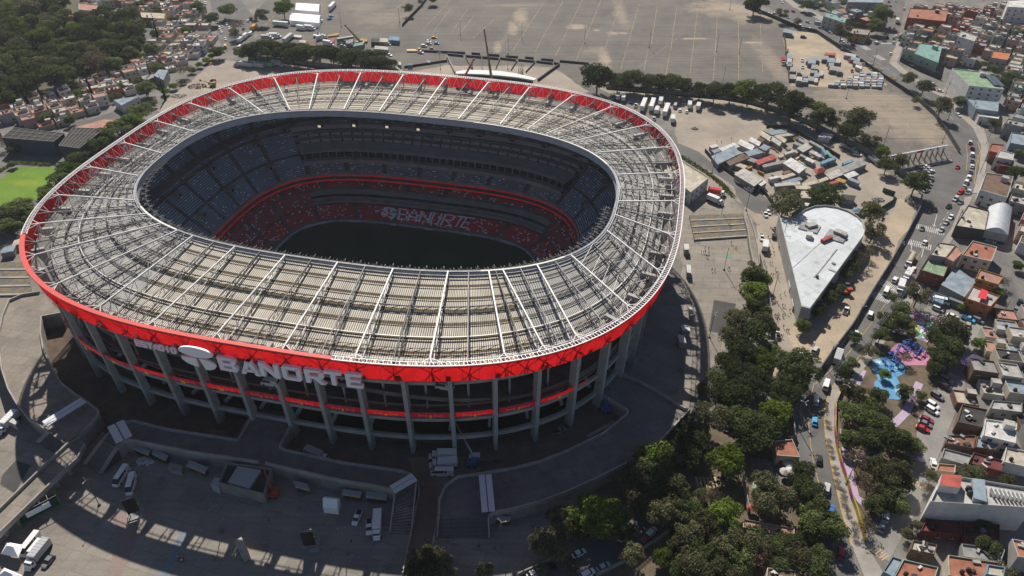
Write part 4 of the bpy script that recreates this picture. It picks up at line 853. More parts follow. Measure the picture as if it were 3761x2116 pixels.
stairs("staircase", (7, 372, 372), (7, 510, 468), (7, 290, 455), (7, 430, 545), 5.5, "short grey staircase below the end of the curved beige ramp")
stairs("staircase", (7, 775, 440), (7, 880, 490), (7, 640, 620), (7, 760, 690), 5.0, "curving grey staircase dropping from the walkway beside two white vans")
stairs("staircase", (8, 412, 832), (8, 570, 745), (8, 375, 1130), (8, 535, 1140), 5.0, "long dark staircase left of the tan lane")
stairs("staircase", (8, 740, 1005), (8, 1108, 1012), (8, 728, 1165), (8, 1115, 1165), 4.5, "wide dark staircase right of the tan lane under the terrace")
def canopy(k, x0, y0, x1, y1, wd, z, label):
    a, b = R(k, x0, y0, z), R(k, x1, y1, z); root = empty("entrance_canopy", (0, 0, 0)); thing(root, label, "canopy")
    d = (b - a).normalized(); n = Vector((-d.y, d.x, 0)) * wd * .27
    for s in (-1, 1):
        mb = MB(); mb.beam(a + n * s, b + n * s, wd * .46, .25); mb.build("roof_panel", mat("canopy_white", (.62, .65, .68), .5), root)
    mb = MB()
    for i in range(5):
        p = a.lerp(b, (i + .5) / 5)
        for s in (-1, 1): mb.beam(p + n * s * 1.6 + Vector((0, 0, -.1)), Vector((p.x + n.x * s * 1.6, p.y + n.y * s * 1.6, z - 3.2)), .15)
    mb.build("canopy_frame", M_dark, root)
canopy(7, 335, 310, 625, 130, 3.4, 8.2, "long narrow white canopy across the end of the curved ramp")
canopy(7, 865, 305, 930, 425, 5.0, 8, "short white canopy at the top of the stairs by the vans")
canopy(8, 390, 800, 555, 705, 3.2, 7.6, "slanted white canopy at the head of the stairs left of the tan lane")
canopy(8, 1085, 690, 1110, 965, 3.8, 7.4, "tall thin white canopy standing across the dark right terrace")
# block by the plaza
r_ = empty("ticket_building", (0, 0, 0)); thing(r_, "low concrete building with sunken pale roof on the shaded plaza", "building")
P = [R(7, x, y, 5) for x, y in ((1640, 745), (1700, 600), (2030, 640), (1975, 830))]
mb = MB(); mb.prism(P, 0, 3.9, 0, 1)
for i in range(4): a, b = P[i], P[(i + 1) % 4]; mb.beam((a.x, a.y, 4.4), (b.x, b.y, 4.4), .3, 1.2)
mb.build("wall", [M_wallc, M_walld], r_)
P = [R(7, x, y, 5) for x, y in ((1705, 745), (1780, 622), (1955, 652), (1865, 790))]; mb = MB(); mb.prism(P, 3.9, 4.9); mb.build("roof", mat("pale_roof", (.36, .39, .40), .8), r_)
P = [R(7, x, y, 3) for x, y in ((1578, 760), (1610, 705), (1670, 720), (1640, 790))]; mb = MB(); mb.prism(P, 0, 3); mb.build("annex", MATS["pale_roof"], r_)
# stalls with flat roofs under the walkway wall
for i, (k, x0, y0, x1, y1, x2, y2) in enumerate(((7, 990, 485, 1110, 535, 1130, 510), (7, 1135, 525, 1240, 575, 1265, 545), (7, 1395, 615, 1535, 670, 1560, 635), (7, 2215, 775, 2320, 800, 2300, 755), (8, 10, 830, 150, 850, 160, 815), (8, 190, 850, 345, 868, 352, 828), (8, 1160, 1015, 1270, 1030, 1280, 1005))):
    a, b, c = R(k, x0, y0, 3), R(k, x1, y1, 3), R(k, x2, y2, 3); d = a + (c - b); root = empty("food_stall", ((a.x + c.x) / 2, (a.y + c.y) / 2, 0)); iv = Vector((root.location.x, root.location.y, 0))
    thing(root, "flat roofed food stall against the base of the raised walkway", "stall", "flat roofed stalls below the raised walkway")
    Q = [p - iv for p in (a, b, c, d)]; mb = MB(); mb.prism(Q, 2.8, 3.0); mb.build("stall_roof", mat("stall_roof_grey", (.30, .33, .35), .6), root)
    mb = MB(); n = (Q[1] - Q[0]).normalized(); mb.beam(Q[0] + Vector((0, 0, -.45)), Q[1] + Vector((0, 0, -.45)), .12, .5, 0); mb.beam(Q[0].lerp(Q[1], .45) + Vector((0, -.1, -.45)), Q[1] + Vector((0, -.1, -.45)), .12, .5, 1); mb.build("fascia_sign", [M_wline, mat("stall_yellow", (.7, .42, .04), .6)], root)
    mb = MB(); S_ = [q * .86 + (Q[2] + Q[3]) * .07 for q in Q]; mb.prism(S_, 0, 2.6); mb.build("counter", M_walld, root)
# ================================================================ TREES
def leaf_mat(name, c, c2):
    m, t, b = nodes(name); L = t.links.new
    tc = t.nodes.new("ShaderNodeTexCoord"); n = t.nodes.new("ShaderNodeTexNoise"); n.inputs["Scale"].default_value = 7; n.inputs["Detail"].default_value = 5; L(tc.outputs["Object"], n.inputs["Vector"])
    r = t.nodes.new("ShaderNodeValToRGB"); r.color_ramp.elements[0].position = .38; r.color_ramp.elements[1].position = .62; r.color_ramp.elements[0].color = rgb(c2); r.color_ramp.elements[1].color = rgb(c); L(n.outputs[0], r.inputs[0])
    oi = t.nodes.new("ShaderNodeObjectInfo"); mr = t.nodes.new("ShaderNodeMapRange"); mr.inputs[3].default_value = .62; mr.inputs[4].default_value = 1.4; L(oi.outputs["Random"], mr.inputs[0])
    s = t.nodes.new("ShaderNodeVectorMath"); s.operation = 'SCALE'; L(r.outputs[0], s.inputs[0]); L(mr.outputs[0], s.inputs["Scale"])
    d = t.nodes.new("ShaderNodeBsdfDiffuse"); tr = t.nodes.new("ShaderNodeBsdfTranslucent"); mx = t.nodes.new("ShaderNodeMixShader"); mx.inputs[0].default_value = .38
    L(s.outputs[0], d.inputs[0]); L(s.outputs[0], tr.inputs[0]); L(d.outputs[0], mx.inputs[1]); L(tr.outputs[0], mx.inputs[2]); L(mx.outputs[0], t.nodes["Material Output"].inputs[0]); t.nodes.remove(b); return m
M_bark = mat("bark", (.12, .09, .07), .95, c2=(.06, .05, .04), scale=3)
LM = {'d': leaf_mat("leaf_dark", (.105, .13, .05), (.055, .07, .03)), 'o': leaf_mat("leaf_olive", (.17, .17, .085), (.09, .092, .05)), 'g': leaf_mat("leaf_bright", (.16, .22, .04), (.08, .12, .022)),
      'b': leaf_mat("leaf_brown", (.17, .135, .09), (.10, .08, .06)), 'c': leaf_mat("leaf_cypress", (.03, .05, .02), (.018, .028, .012)), 'j': leaf_mat("leaf_lilac", (.30, .24, .46), (.20, .16, .30)), 'm': leaf_mat("leaf_mid", (.155, .19, .07), (.085, .105, .04))}
def crown_mesh(kind, seed, n, dens, flat=.62, lobes=14, leaf=.05):
    """crown on a unit base: radius .5, spans z 0..1 (scaled per tree)"""
    r = np.random.default_rng(seed)
    L_ = []
    for i in range(lobes):
        v = r.normal(size=3); v /= np.linalg.norm(v); rad = r.uniform(.26, .46) * .5
        d = r.uniform(.45, .95) * (.5 - rad * .55)
        L_.append((v[0] * d, v[1] * d, .52 + v[2] * d * .9, rad))
    if kind == 'c': L_ = [(r.normal() * .04, r.normal() * .04, z, .5 * (.33 * (1 - z) + .06)) for z in np.linspace(.05, .95, 12)]
    w = np.array([q[3] ** 2 for q in L_]); w /= w.sum()
    idx = r.choice(len(L_), n, p=w); L_ = np.array(L_)
    dirs = r.normal(size=(n, 3)); dirs /= np.linalg.norm(dirs, axis=1)[:, None]
    low = dirs[:, 2] < -.2; dirs[low, 2] *= -r.uniform(0, 1, low.sum())
    rr = r.uniform(.55, 1.08, n) ** .6
    if kind == 'c': sc3 = np.array([1, 1, .6])
    else: sc3 = np.array([1, 1, .85])
    P = L_[idx, :3] + dirs * (L_[idx, 3] * rr)[:, None] * sc3
    nrm = dirs + r.normal(size=(n, 3)) * .65; nrm /= np.linalg.norm(nrm, axis=1)[:, None]
    t1 = np.cross(nrm, r.normal(size=(n, 3))); t1 /= np.linalg.norm(t1, axis=1)[:, None]; t2 = np.cross(nrm, t1)
    sz = (leaf * r.uniform(.5, 1.3, n))[:, None]
    V = np.stack([P - t1 * sz - t2 * sz * .6, P + t1 * sz - t2 * sz * .8, P + t1 * sz * .7 + t2 * sz, P - t1 * sz * .6 + t2 * sz * .8], 1).reshape(-1, 3)
    me = bpy.data.meshes.new("crown"); me.from_pydata(V.tolist(), [], [(4 * i, 4 * i + 1, 4 * i + 2, 4 * i + 3) for i in range(n)]); me.materials.append(LM[kind]); me.update(); return me
def trunk_mesh(seed, tall=False):
    r = random.Random(seed); mb = MB(); mb.beam((0, 0, 0), (.01, .01, .34), .07, n=6); mb.beam((.01, .01, .3), (0, 0, .62), .045, n=5)
    for i in range(6):
        a = i * 1.05 + r.random(); h = r.uniform(.28, .5); mb.beam((0, 0, h), (.26 * math.cos(a), .26 * math.sin(a), h + r.uniform(.14, .3)), .026, n=4)
    return mb.mesh("trunk", M_bark)
CR = {}
for kk, (n, leaf, lobes) in {'d': (4600, .021, 24), 'o': (2600, .022, 16), 'g': (4200, .021, 22), 'b': (1500, .018, 18), 'c': (1000, .03, 12), 'j': (2000, .022, 16), 'm': (3800, .022, 20)}.items():
    CR[kk] = [crown_mesh(kk, 11 * s + ord(kk), n, 1, lobes=lobes, leaf=leaf) for s in range(3 if kk in 'dogm' else 2)]
TRK = [trunk_mesh(s) for s in range(3)]
LBL = {'d': "dark dense rounded tree", 'o': "airy olive green tree", 'g': "bright green bushy tree", 'b': "sparse brownish tree", 'c': "tall narrow dark cypress", 'j': "lilac flowering jacaranda tree", 'm': "mid green leafy tree"}
RAT = {'d': .95, 'o': 1.25, 'g': .95, 'b': 1.0, 'c': 4.2, 'j': .9, 'm': 1.0}
def tree_w(p, wm, hm, kind, label, group, share=False, name=None):
    root = empty(name or {'c': "cypress_tree", 'j': "jacaranda_tree"}.get(kind, "tree"), (p[0], p[1], 0), rnd.uniform(0, 6.28))
    thing(root, label, "tree", group, share)
    zc = hm * (.14 if kind in 'dgm' else .2 if kind != 'c' else .03)
    link("crown", rnd.choice(CR[kind]), root, (0, 0, zc - hm * .08), 0, (wm * 1.2, wm * 1.2, (hm - zc) * 1.16))
    link("trunk", rnd.choice(TRK), root, (0, 0, 0), 0, (wm * .75, wm * .75, hm)); return root
def tree(k, x, y, w, kind, where, hr=None, group=None, share=False):
    """crown centre in the picture -> tree on the ground"""
    s = .49008 if k else 1.4606
    z = 4.0
    for _ in range(3):
        p = R(k, x, y, z); dep = p.y * CT + (HC - z) * ST; wm = w * s * dep / F; hm = wm * (hr or RAT[kind]); z = hm * .6
    return tree_w(p, wm, hm, kind, LBL[kind] + " " + where, group or "trees " + where, share)
def inpoly(x, y, P):
    c = False; n = len(P)
    for i in range(n):
        a, b = P[i], P[(i + 1) % n]
        if (a[1] > y) != (b[1] > y) and x < (b[0] - a[0]) * (y - a[1]) / (b[1] - a[1]) + a[0]: c = not c
    return c
# wooded hillside upper left
FP = [(p.x, p.y) for p in poly([(1, -60, -60), (1, 330, -60), (1, 420, 120), (1, 500, 230), (1, 640, 240), (1, 870, 220), (1, 1010, 240), (1, 1110, 330), (1, 1120, 400), (1, 900, 560), (1, 830, 600), (1, 600, 640), (1, 480, 690), (1, 330, 740), (1, 150, 800), (1, -60, 860)])]
xs = [p[0] for p in FP]; ys = [p[1] for p in FP]; placed = []
fr = random.Random(3); tries = 0
while tries < 5000 and len(placed) < 215:
    tries += 1; x, y = fr.uniform(min(xs), max(xs)), fr.uniform(min(ys), max(ys))
    if not inpoly(x, y, FP): continue
    wm = fr.uniform(11, 20)
    if any((x - a) ** 2 + (y - b) ** 2 < (.36 * (wm + c)) ** 2 for a, b, c in placed): continue
    placed.append((x, y, wm)); kind = fr.choice('dddoommmmgb') if y > 420 else fr.choice('doommmg')
    tree_w((x, y), wm, wm * fr.uniform(.85, 1.15), kind, "one of the mixed green trees crowding the wooded hillside in the upper left", "trees crowding the wooded hillside", True)
# digitised trees
T_ = """9 1105 300 50 b Z;9 1110 440 50 b Z;9 1130 520 50 b Z;9 1160 640 50 b Z;9 1175 740 55 b Z;9 1220 810 50 b Z;9 1225 880 55 b Z;9 1255 960 55 b Z;9 1300 1060 60 b Z;9 1310 1150 60 b Z;6 1360 1220 50 b Z;6 1600 1000 50 b Z;
2 60 440 150 d A;2 170 445 150 d A;2 270 450 140 d A;2 350 490 120 d A;2 430 480 10 d X
1 1900 370 130 d A;1 1990 360 150 d A;1 2090 380 130 d A;1 2190 390 140 d A;1 2290 390 150 d A;1 2390 395 130 d A;1 2490 400 130 d A;1 2560 420 120 d A
1 2120 55 150 g B;1 1960 110 110 o B;1 1580 130 110 d C;1 1480 50 110 m C;1 1700 70 120 m C;1 1630 380 110 d C;1 1770 180 110 b C;1 1900 150 60 o B;1 1790 400 110 m C;1 1750 240 80 o C
1 1590 420 60 g D;1 1540 450 60 g D;1 1490 485 60 g D;1 1440 525 60 d D;1 1300 640 70 g D;1 1240 680 70 g D;1 1370 610 50 d D;1 1140 780 70 d D;1 1100 690 40 c D
1 1040 830 140 d E;1 960 900 140 m E;1 890 940 140 d E;1 820 1010 150 d E;1 750 1080 150 d E;1 600 1190 150 d E;1 520 1260 160 m E;1 450 1330 150 d E;1 340 1420 90 d E;1 100 1230 60 d E
4 130 120 170 d E;4 40 190 160 d E;4 190 180 110 m E;4 60 270 140 d E;4 350 20 90 m E
1 1090 650 130 m F;1 1375 520 110 b F;1 1210 640 45 c F;1 1160 200 50 c F;1 660 630 60 c F;1 560 640 90 m F;1 400 680 90 j F;1 525 890 90 m F;1 620 730 70 m F;1 30 1060 110 b F;1 100 1110 100 d F;1 950 110 140 d F;1 995 420 110 g F;1 1130 360 120 m F;1 830 210 90 m F;1 700 210 100 m F;1 900 650 70 m F;1 1110 510 40 c F;1 1395 220 70 g F;1 450 20 120 m F;1 850 720 60 o F;1 310 1490 20 d X
2 500 60 80 o G;2 600 10 40 o G;2 680 -10 80 m G
2 990 500 30 c H;2 1338 530 22 c H;2 1355 515 22 c H;2 1368 520 22 c H
2 1930 570 190 d I;2 2080 610 120 m I;2 2180 590 140 d I;2 2300 610 130 d I;2 2400 620 110 d I;2 2490 620 130 d I;3 30 640 110 d I;3 150 665 110 d I;3 260 680 130 d I;3 380 680 130 d I;3 520 680 170 g I;3 670 700 180 d I;3 850 770 200 d I;3 1050 860 170 m I;3 1150 920 110 o I;3 1310 880 190 o I;3 1265 975 140 d I;3 1420 1055 120 o I;3 1515 1130 90 g I;3 1550 1230 110 m I;3 1665 1200 110 o I;3 1765 1370 160 m I
3 560 20 170 d J;3 760 100 90 o J;3 875 160 60 o J;3 1215 230 120 o J;3 1500 100 160 m J;3 1480 190 120 m J;3 940 30 100 d J;3 1670 290 70 m J;3 1290 60 70 o J;3 1700 580 110 o K;3 1830 640 120 o K;3 1960 790 150 o K;3 2100 750 100 m K;3 1440 210 90 m K
3 2350 920 90 d L;3 2480 600 150 d L;3 2560 650 130 d L;3 2530 250 110 m L;3 2170 430 80 b L;3 1910 290 80 b L;3 2140 90 60 g L;3 2510 1290 130 d L;3 2350 580 60 m L
6 780 95 230 o M;6 820 60 170 o M;6 1090 45 220 d M;6 1000 20 80 d M;6 1440 170 190 o M;6 1450 300 150 o M;6 1300 400 60 b M
6 1340 500 130 b N;6 1230 610 120 d N;6 1290 560 110 d N;6 1150 740 140 d N;6 1100 800 130 d N;6 1020 890 140 d N;6 930 1010 120 m N;6 1390 450 110 b N
6 540 620 170 m O;6 620 670 130 g O;6 530 760 190 g O;6 590 860 160 d O;6 450 970 180 o O;6 520 1050 230 d O;6 620 1000 160 o O;6 390 1090 150 o O;6 450 1190 200 d O;6 540 1220 160 d O;6 610 1270 170 g O;6 700 1190 90 m O;6 690 1030 80 m O;6 360 1300 170 d O;6 470 1370 200 d O;6 280 1400 160 d O;6 560 1420 180 d O
6 880 1320 260 d P;6 840 1420 200 d P;9 800 90 200 d P;9 720 70 120 d P;9 700 230 220 g P;9 350 80 210 d P;9 470 50 200 d P;9 220 260 230 o P;9 480 320 260 d P;9 600 330 230 d P;9 540 430 220 d P;9 80 460 220 d P;9 350 590 260 g P;9 160 50 90 d P;9 130 380 160 d P;9 40 560 180 d P;9 60 310 130 d P
9 920 650 140 d Q;9 900 740 150 d Q;9 970 800 180 d Q;9 660 760 200 o Q;9 780 850 210 o Q;9 640 880 200 o Q;9 1020 950 190 m Q;9 940 1010 190 m Q;9 1150 1080 200 m Q;9 1020 1100 180 m Q
9 150 830 90 d R;9 60 950 180 d R;9 240 860 140 b R;9 350 990 220 g R;9 160 1030 170 o R;9 320 1080 120 j R;9 420 1090 100 g R;9 60 1120 180 o R;9 240 1150 160 d R;9 460 1200 200 o R;9 350 1230 180 o R;9 120 1220 200 d R;9 80 1330 200 o R;9 230 1330 200 d R;9 440 1340 200 m R;9 640 1240 170 b R;9 700 1220 160 d R;9 900 1290 180 o R;9 1040 1290 150 d R;9 980 1370 200 d R;9 330 1430 200 o R;9 160 1440 180 o R;9 560 1130 130 d R;9 800 1180 150 d R;9 740 1340 150 d R;9 880 1180 120 d R
8 2370 560 250 g S;8 2500 560 180 d S;8 2220 650 200 o S;8 2110 770 170 b S;8 2400 720 230 d S;8 2280 800 200 b S;8 2500 800 200 o S;8 2240 900 180 o S;8 1900 960 330 g S;8 2010 1040 260 d S;8 1820 1080 180 d S;8 1660 1050 200 o S;8 1520 1180 200 o S;8 1620 1240 180 o S;8 1740 1380 100 o S;8 2400 950 220 o S;8 2520 960 150 o S;8 2180 1270 180 o S;8 2450 1300 150 g S;8 2550 1230 150 o S;8 2130 1120 140 d S;8 2490 480 120 d S;8 2550 400 130 d S;8 2540 1120 130 d S;8 2560 1400 150 d S;8 1500 1400 90 o S
8 610 1330 200 o T;8 740 1330 180 o T;8 820 1400 110 o T;8 1080 1410 130 o T;8 540 1410 150 o T;8 660 1420 200 o T
6 1600 800 80 o U;6 1790 770 180 o U;6 1660 880 130 m U;6 1520 940 90 d U;6 1560 1000 110 d U;6 1660 960 160 m U;6 1500 1090 140 m U;6 1420 1200 110 o U;6 1310 1100 90 d U;6 2010 1000 190 o U;6 1960 1090 200 d U;6 2030 1150 210 d U;6 1880 1080 130 o U;6 1650 1020 100 o U;6 1730 1050 110 o U;6 1960 1250 170 d U;6 1680 1250 110 b U;6 2110 870 70 g U;6 1220 1360 130 d U;6 1280 1300 110 m U;6 2230 1140 100 g U;6 2180 1290 150 j U;6 2290 1360 90 j U;6 2100 1080 120 o U;6 1530 1380 90 g U;6 1900 1320 130 d U
9 1290 60 150 o V;9 1390 60 60 b V;9 1500 100 130 m V;9 1290 220 170 m V;9 1400 170 150 m V;9 1420 260 170 m V;9 1280 420 150 m V;9 1440 420 190 m V;9 1580 400 200 m V;9 1650 430 170 m V;9 1740 470 140 m V;9 1530 310 110 m V;9 1770 540 110 j V;9 1420 540 120 j V;9 1330 590 150 b V;9 1490 640 180 o V;9 1610 640 190 o V;9 1420 760 160 b V;9 1540 760 170 o V;9 1660 750 150 d V;9 1570 840 160 m V;9 1640 910 150 m V;9 1450 920 150 m V;9 1400 1080 130 b V;9 1740 120 70 b V;9 1690 70 120 m V;9 1790 90 80 m V;9 1700 600 90 d V
9 1870 700 100 o W;9 1840 780 90 b W;9 2150 670 150 o W;9 2240 660 110 o W;9 2450 720 120 o W;9 1780 1060 90 o W;9 1690 1130 90 o W;9 2520 220 80 m W;9 2250 1060 140 d W;6 2420 680 100 b W;6 2380 760 90 g W;6 2540 560 90 d W;6 2240 1270 90 b W;3 1760 750 60 o W;3 2090 760 90 o W"""
WH = {'A': "in the hedge row behind the stadium's far rim", 'B': "beside the white marquees in the top lot", 'C': "on the street left of the top parking lot", 'D': "along the lane above the stadium's left shoulder", 'E': "hugging the stadium's upper left edge", 'F': "among the pink roofed houses on the left", 'G': "by the dividing wall of the big parking lot", 'H': "behind the small entrance building beyond the rim", 'I': "in the curved row right of the stadium", 'J': "beside the avenue at the upper right", 'K': "on the avenue's verge by the sandy lot", 'L': "between houses at the upper right edge", 'M': "around the white wedge shaped hall", 'N': "against the long side of the white hall", 'O': "along the perimeter lane right of the stadium", 'P': "between the stadium and the avenue", 'Q': "overhanging the avenue near the bottom", 'R': "in the bottom right grove", 'S': "in front of the terrace at the stadium's right", 'T': "at the bottom edge beside the tan lane", 'U': "around the painted playground", 'Z': "on the pale sidewalk by the mural wall", 'V': "in the garden strip below the playground", 'W': "in the side streets at the right"}
for ln in T_.replace("\n", ";").split(";"):
    q = ln.split()
    if not q or q[5] == 'X': continue
    tree(int(q[0]), float(q[1]), float(q[2]), float(q[3]) * (1.22 if q[5] in 'AEI' else 1.12 if q[5] in 'PRSOQV' else 1), 'g' if q[5] == 'E' and q[4] != 'd' else ('m' if q[5] == 'E' else q[4]), WH[q[5]], hr=.75 if q[5] in 'DE' else 1.05 if q[5] in 'AI' else None)
def hedge(name, pts, wdt, h, label):
    P = [R(*p) for p in pts]; mb = MB(); r = random.Random(5)
    for a, b in zip(P, P[1:]):
        n = int((b - a).length * 26)
        for i in range(n):
            c = a.lerp(b, r.random()) + Vector((r.uniform(-.5, .5) * wdt, r.uniform(-.5, .5) * wdt, r.uniform(.2, 1) * h)); s = .3
            d1 = Vector((r.gauss(0, 1), r.gauss(0, 1), r.gauss(0, 1))).normalized(); d2 = d1.orthogonal().normalized(); mb.face((c - d1 * s, c + d2 * s, c + d1 * s, c - d2 * s))
    return thing(mb.build(name, LM['g']), label, "hedge")
hedge("clipped_hedge", [(3, 0, 1180), (3, 60, 1215), (3, 180, 1290), (3, 300, 1380), (3, 370, 1449)], 2.2, 1.4, "clipped bright green hedge along the drive beside the white annex")
hedge("clipped_hedge", [(6, 320, 0), (6, 400, 50)], 2.2, 1.4, "short end piece of clipped hedge below the white truck")
hedge("clipped_hedge", [(1, 0, 1290), (1, 80, 1240), (1, 140, 1225), (1, 380, 1240)], 1.5, 1.2, "low dark hedge along the top of the bright lawn")
# ================================================================ VEHICLES
M_glassv = mat("vehicle_glass", (.02, .025, .03), .1, spec=.6); M_tyre = mat("tyre", (.02, .02, .02), .8)
VC = {'w': (.75, .75, .74), 's': (.45, .46, .47), 'g': (.18, .19, .2), 'k': (.025, .025, .03), 'r': (.5, .03, .03), 'b': (.05, .16, .4), 'l': (.08, .4, .7), 'y': (.7, .4, .03), 't': (.4, .35, .27), 'o': (.75, .2, .05), 'n': (.15, .4, .2), 'm': (.3, .04, .08), 'p': (.8, .75, .76)}
VN = {'w': "white", 's': "silver", 'g': "grey", 'k': "black", 'r': "red", 'b': "blue", 'l': "light blue", 'y': "yellow", 't': "beige", 'o': "orange", 'n': "green", 'm': "maroon", 'p': "pink and white"}
def vm(c): return mat("paint_" + VN[c].replace(" ", "_"), VC[c], .3, spec=.5)
VMESH = {}
def loft(mb, secs, m):
    """secs: list of (x, halfwidth, z0, z1); closed body"""
    Q = [[(x, -w, a), (x, w, a), (x, w * .94, b), (x, -w * .94, b)] for x, w, a, b in secs]
    for A, B in zip(Q, Q[1:]):
        for k in range(4): mb.face((A[k], B[k], B[(k + 1) % 4], A[(k + 1) % 4])[::-1], m)
    mb.face(Q[0], m); mb.face(Q[-1][::-1], m)
def vparts(kind, c):
    key = (kind, c)
    if key in VMESH: return VMESH[key]
    P = []; body = MB(); gl = MB(); ex = []
    if kind in ('car', 'suv', 'pickup', 'van', 'bus'):
        Ln, W, H_ = {'car': (4.3, .86, 1.42), 'suv': (4.6, .92, 1.7), 'pickup': (5.2, .93, 1.75), 'van': (5.6, .98, 2.3), 'bus': (7.4, 1.05, 2.7)}[kind]; h = Ln / 2; hb = H_ * .58
        loft(body, [(-h, W * .82, .35, hb * .86), (-h + .25, W, .25, hb), (-h * .3, W, .25, hb), (h * .45, W, .25, hb), (h - .35, W * .98, .25, hb * .86), (h, W * .8, .35, hb * .66)], 0)
        if kind == 'car': cabx = (-h * .86, -h * .55, h * .12, h * .5)
        elif kind == 'suv': cabx = (-h * .97, -h * .85, h * .2, h * .52)
        elif kind == 'pickup': cabx = (-h * .2, -h * .12, h * .28, h * .55)
        else: cabx = (-h * .99, -h * .96, h * .62, h * .93)
        a, b, c_, d = cabx
        loft(gl, [(a, W * .9, hb - .02, hb + .01), (b, W * .84, hb - .02, H_ - .06), (c_, W * .84, hb - .02, H_ - .06), (d, W * .9, hb - .02, hb + .01)], 0)
        rf = MB(); rf.box(((b + c_) / 2, 0, H_ - .03), (c_ - b + .05, W * 1.62, .08)); rf.box(((b + c_) / 2 - .1, 0, hb + (H_ - hb) * .5), (.12, W * 1.74, (H_ - hb) * .9))
        if kind in ('van', 'bus'): rf.box((b + 1.0, 0, hb + (H_ - hb) * .5), (2.0, W * 1.72, (H_ - hb) * .96))
        ex.append(("roof", rf, vm(c)))
        if kind == 'pickup': bd = MB(); bd.box((-h * .6, 0, hb + .01), (h * .72, W * 1.6, .04)); ex.append(("cargo_bed", bd, M_tyre))
        wx = (h * .62, -h * .62); wr = .36
    else:
        Lb, W, Hb = {'boxtruck': (6.2, 1.2, 3.4), 'semi': (13.5, 1.28, 3.9), 'tanker': (8, 1.2, 3), 'flatbed': (8, 1.2, 1.5), 'trailer': (12.5, 1.25, 3.7), 'dump': (6, 1.25, 2.7)}[kind]; h = Lb / 2; hc = 2.5 if kind != 'semi' else 3.0
        cm = 'w' if kind in ('boxtruck', 'semi') else c
        if kind != 'trailer':
            loft(body, [(h + .3, 1.1, .5, hc * .94), (h + .5, 1.15, .45, hc), (h + 1.5, 1.15, .45, hc), (h + 2.0, 1.1, .45, hc * .52), (h + 2.7, 1.0, .5, hc * .45)], 0)
            gl.box((h + 1.72, 0, hc * .74), (.25, 2.0, hc * .36)); gl.box((h + 1.1, 0, hc * .76), (.8, 2.34, hc * .26))
        bx = MB()
        if kind == 'tanker': 
            for i in range(1): bx.cyl((0, 0, 0), 1.1, Lb, 12)
            bx.v = [(z - h, y, x + 1.9) for x, y, z in bx.v]
        elif kind == 'flatbed': bx.box((0, 0, 1.1), (Lb, 2.4, .25))
        elif kind == 'dump': bx.box((0, 0, 1.3), (Lb, 2.4, .3)); [bx.box(p, s) for p, s in (((0, 1.2, 2), (Lb, .1, 1.4)), ((0, -1.2, 2), (Lb, .1, 1.4)), ((h, 0, 2), (.1, 2.4, 1.4)))]
        else: bx.box((0, 0, (.95 + Hb) / 2), (Lb, W * 2, Hb - .95)); [bx.box((x, 0, Hb + .03), (.1, W * 2, .06)) for x in np.linspace(-h + .3, h - .3, 7)]
        ex.append(("cargo_box", bx, vm(c)))
        ch = MB(); ch.box((0 if kind == 'trailer' else .8, 0, .7), (Lb + (0 if kind == 'trailer' else 2), .9, .35)); ex.append(("chassis", ch, M_tyre))
        wx = (h + 1.9, -h * .55, -h * .8) if kind != 'trailer' else (-h * .6, -h * .8); wr = .5
    if body.f: P.append(("body", body.mesh("body", vm('w' if kind in ('boxtruck', 'semi', 'tanker') else c)), (0, 0, 0)))
    if gl.f: P.append(("windows", gl.mesh("windows", M_glassv), (0, 0, 0)))
    for n_, b_, m_ in ex: P.append((n_, b_.mesh(n_, m_), (0, 0, 0)))
    key2 = ('wheel', wr)
    if key2 not in VMESH:
        wb = MB(); wb.cyl((0, 0, 0), wr, .28, 12); wb.v = [(x, z - .14, y) for x, y, z in wb.v]; VMESH[key2] = wb.mesh("wheel", M_tyre)
    wy = W - .12 if kind in ('car', 'suv', 'pickup', 'van', 'bus') else 1.05
    for x in wx:
        for s in (-1, 1): P.append(("wheel", VMESH[key2], (x, s * wy, wr)))
    VMESH[key] = P; return P
NMV = {'car': ("car", "car", "car"), 'suv': ("car", "car", "sport utility car"), 'pickup': ("pickup_truck", "pickup", "pickup truck"), 'van': ("van", "van", "van"), 'bus': ("minibus", "minibus", "passenger van"), 'boxtruck': ("box_truck", "truck", "box truck"), 'semi': ("semi_truck", "truck", "long articulated truck"), 'tanker': ("tanker_truck", "truck", "tanker truck"), 'flatbed': ("flatbed_truck", "truck", "flatbed truck"), 'trailer': ("cargo_trailer", "trailer", "parked cargo trailer"), 'dump': ("dump_truck", "truck", "tipper truck")}
def vehicle(kind, c, p, rz, where, far=False):
    nm, cat, word = NMV[kind]; root = empty(nm, (p[0], p[1], p[2]), rz)
    thing(root, f"{VN[c]} {word} {where}", cat, "vehicles " + where)
    for n_, me, o_ in vparts(kind, c):
        if far and n_ == "wheel": continue
        link(n_, me, root, o_)
    return root
def veh(k, x, y, dx, dy, kind, c, where, z=0.04):
    p = R(k, x, y, z + .7); q = R(k, x + dx, y + dy, z + .7); p.z = z
    return vehicle(kind, c, p, math.atan2(q.y - p.y, q.x - p.x), where, far=(p.y > 330))
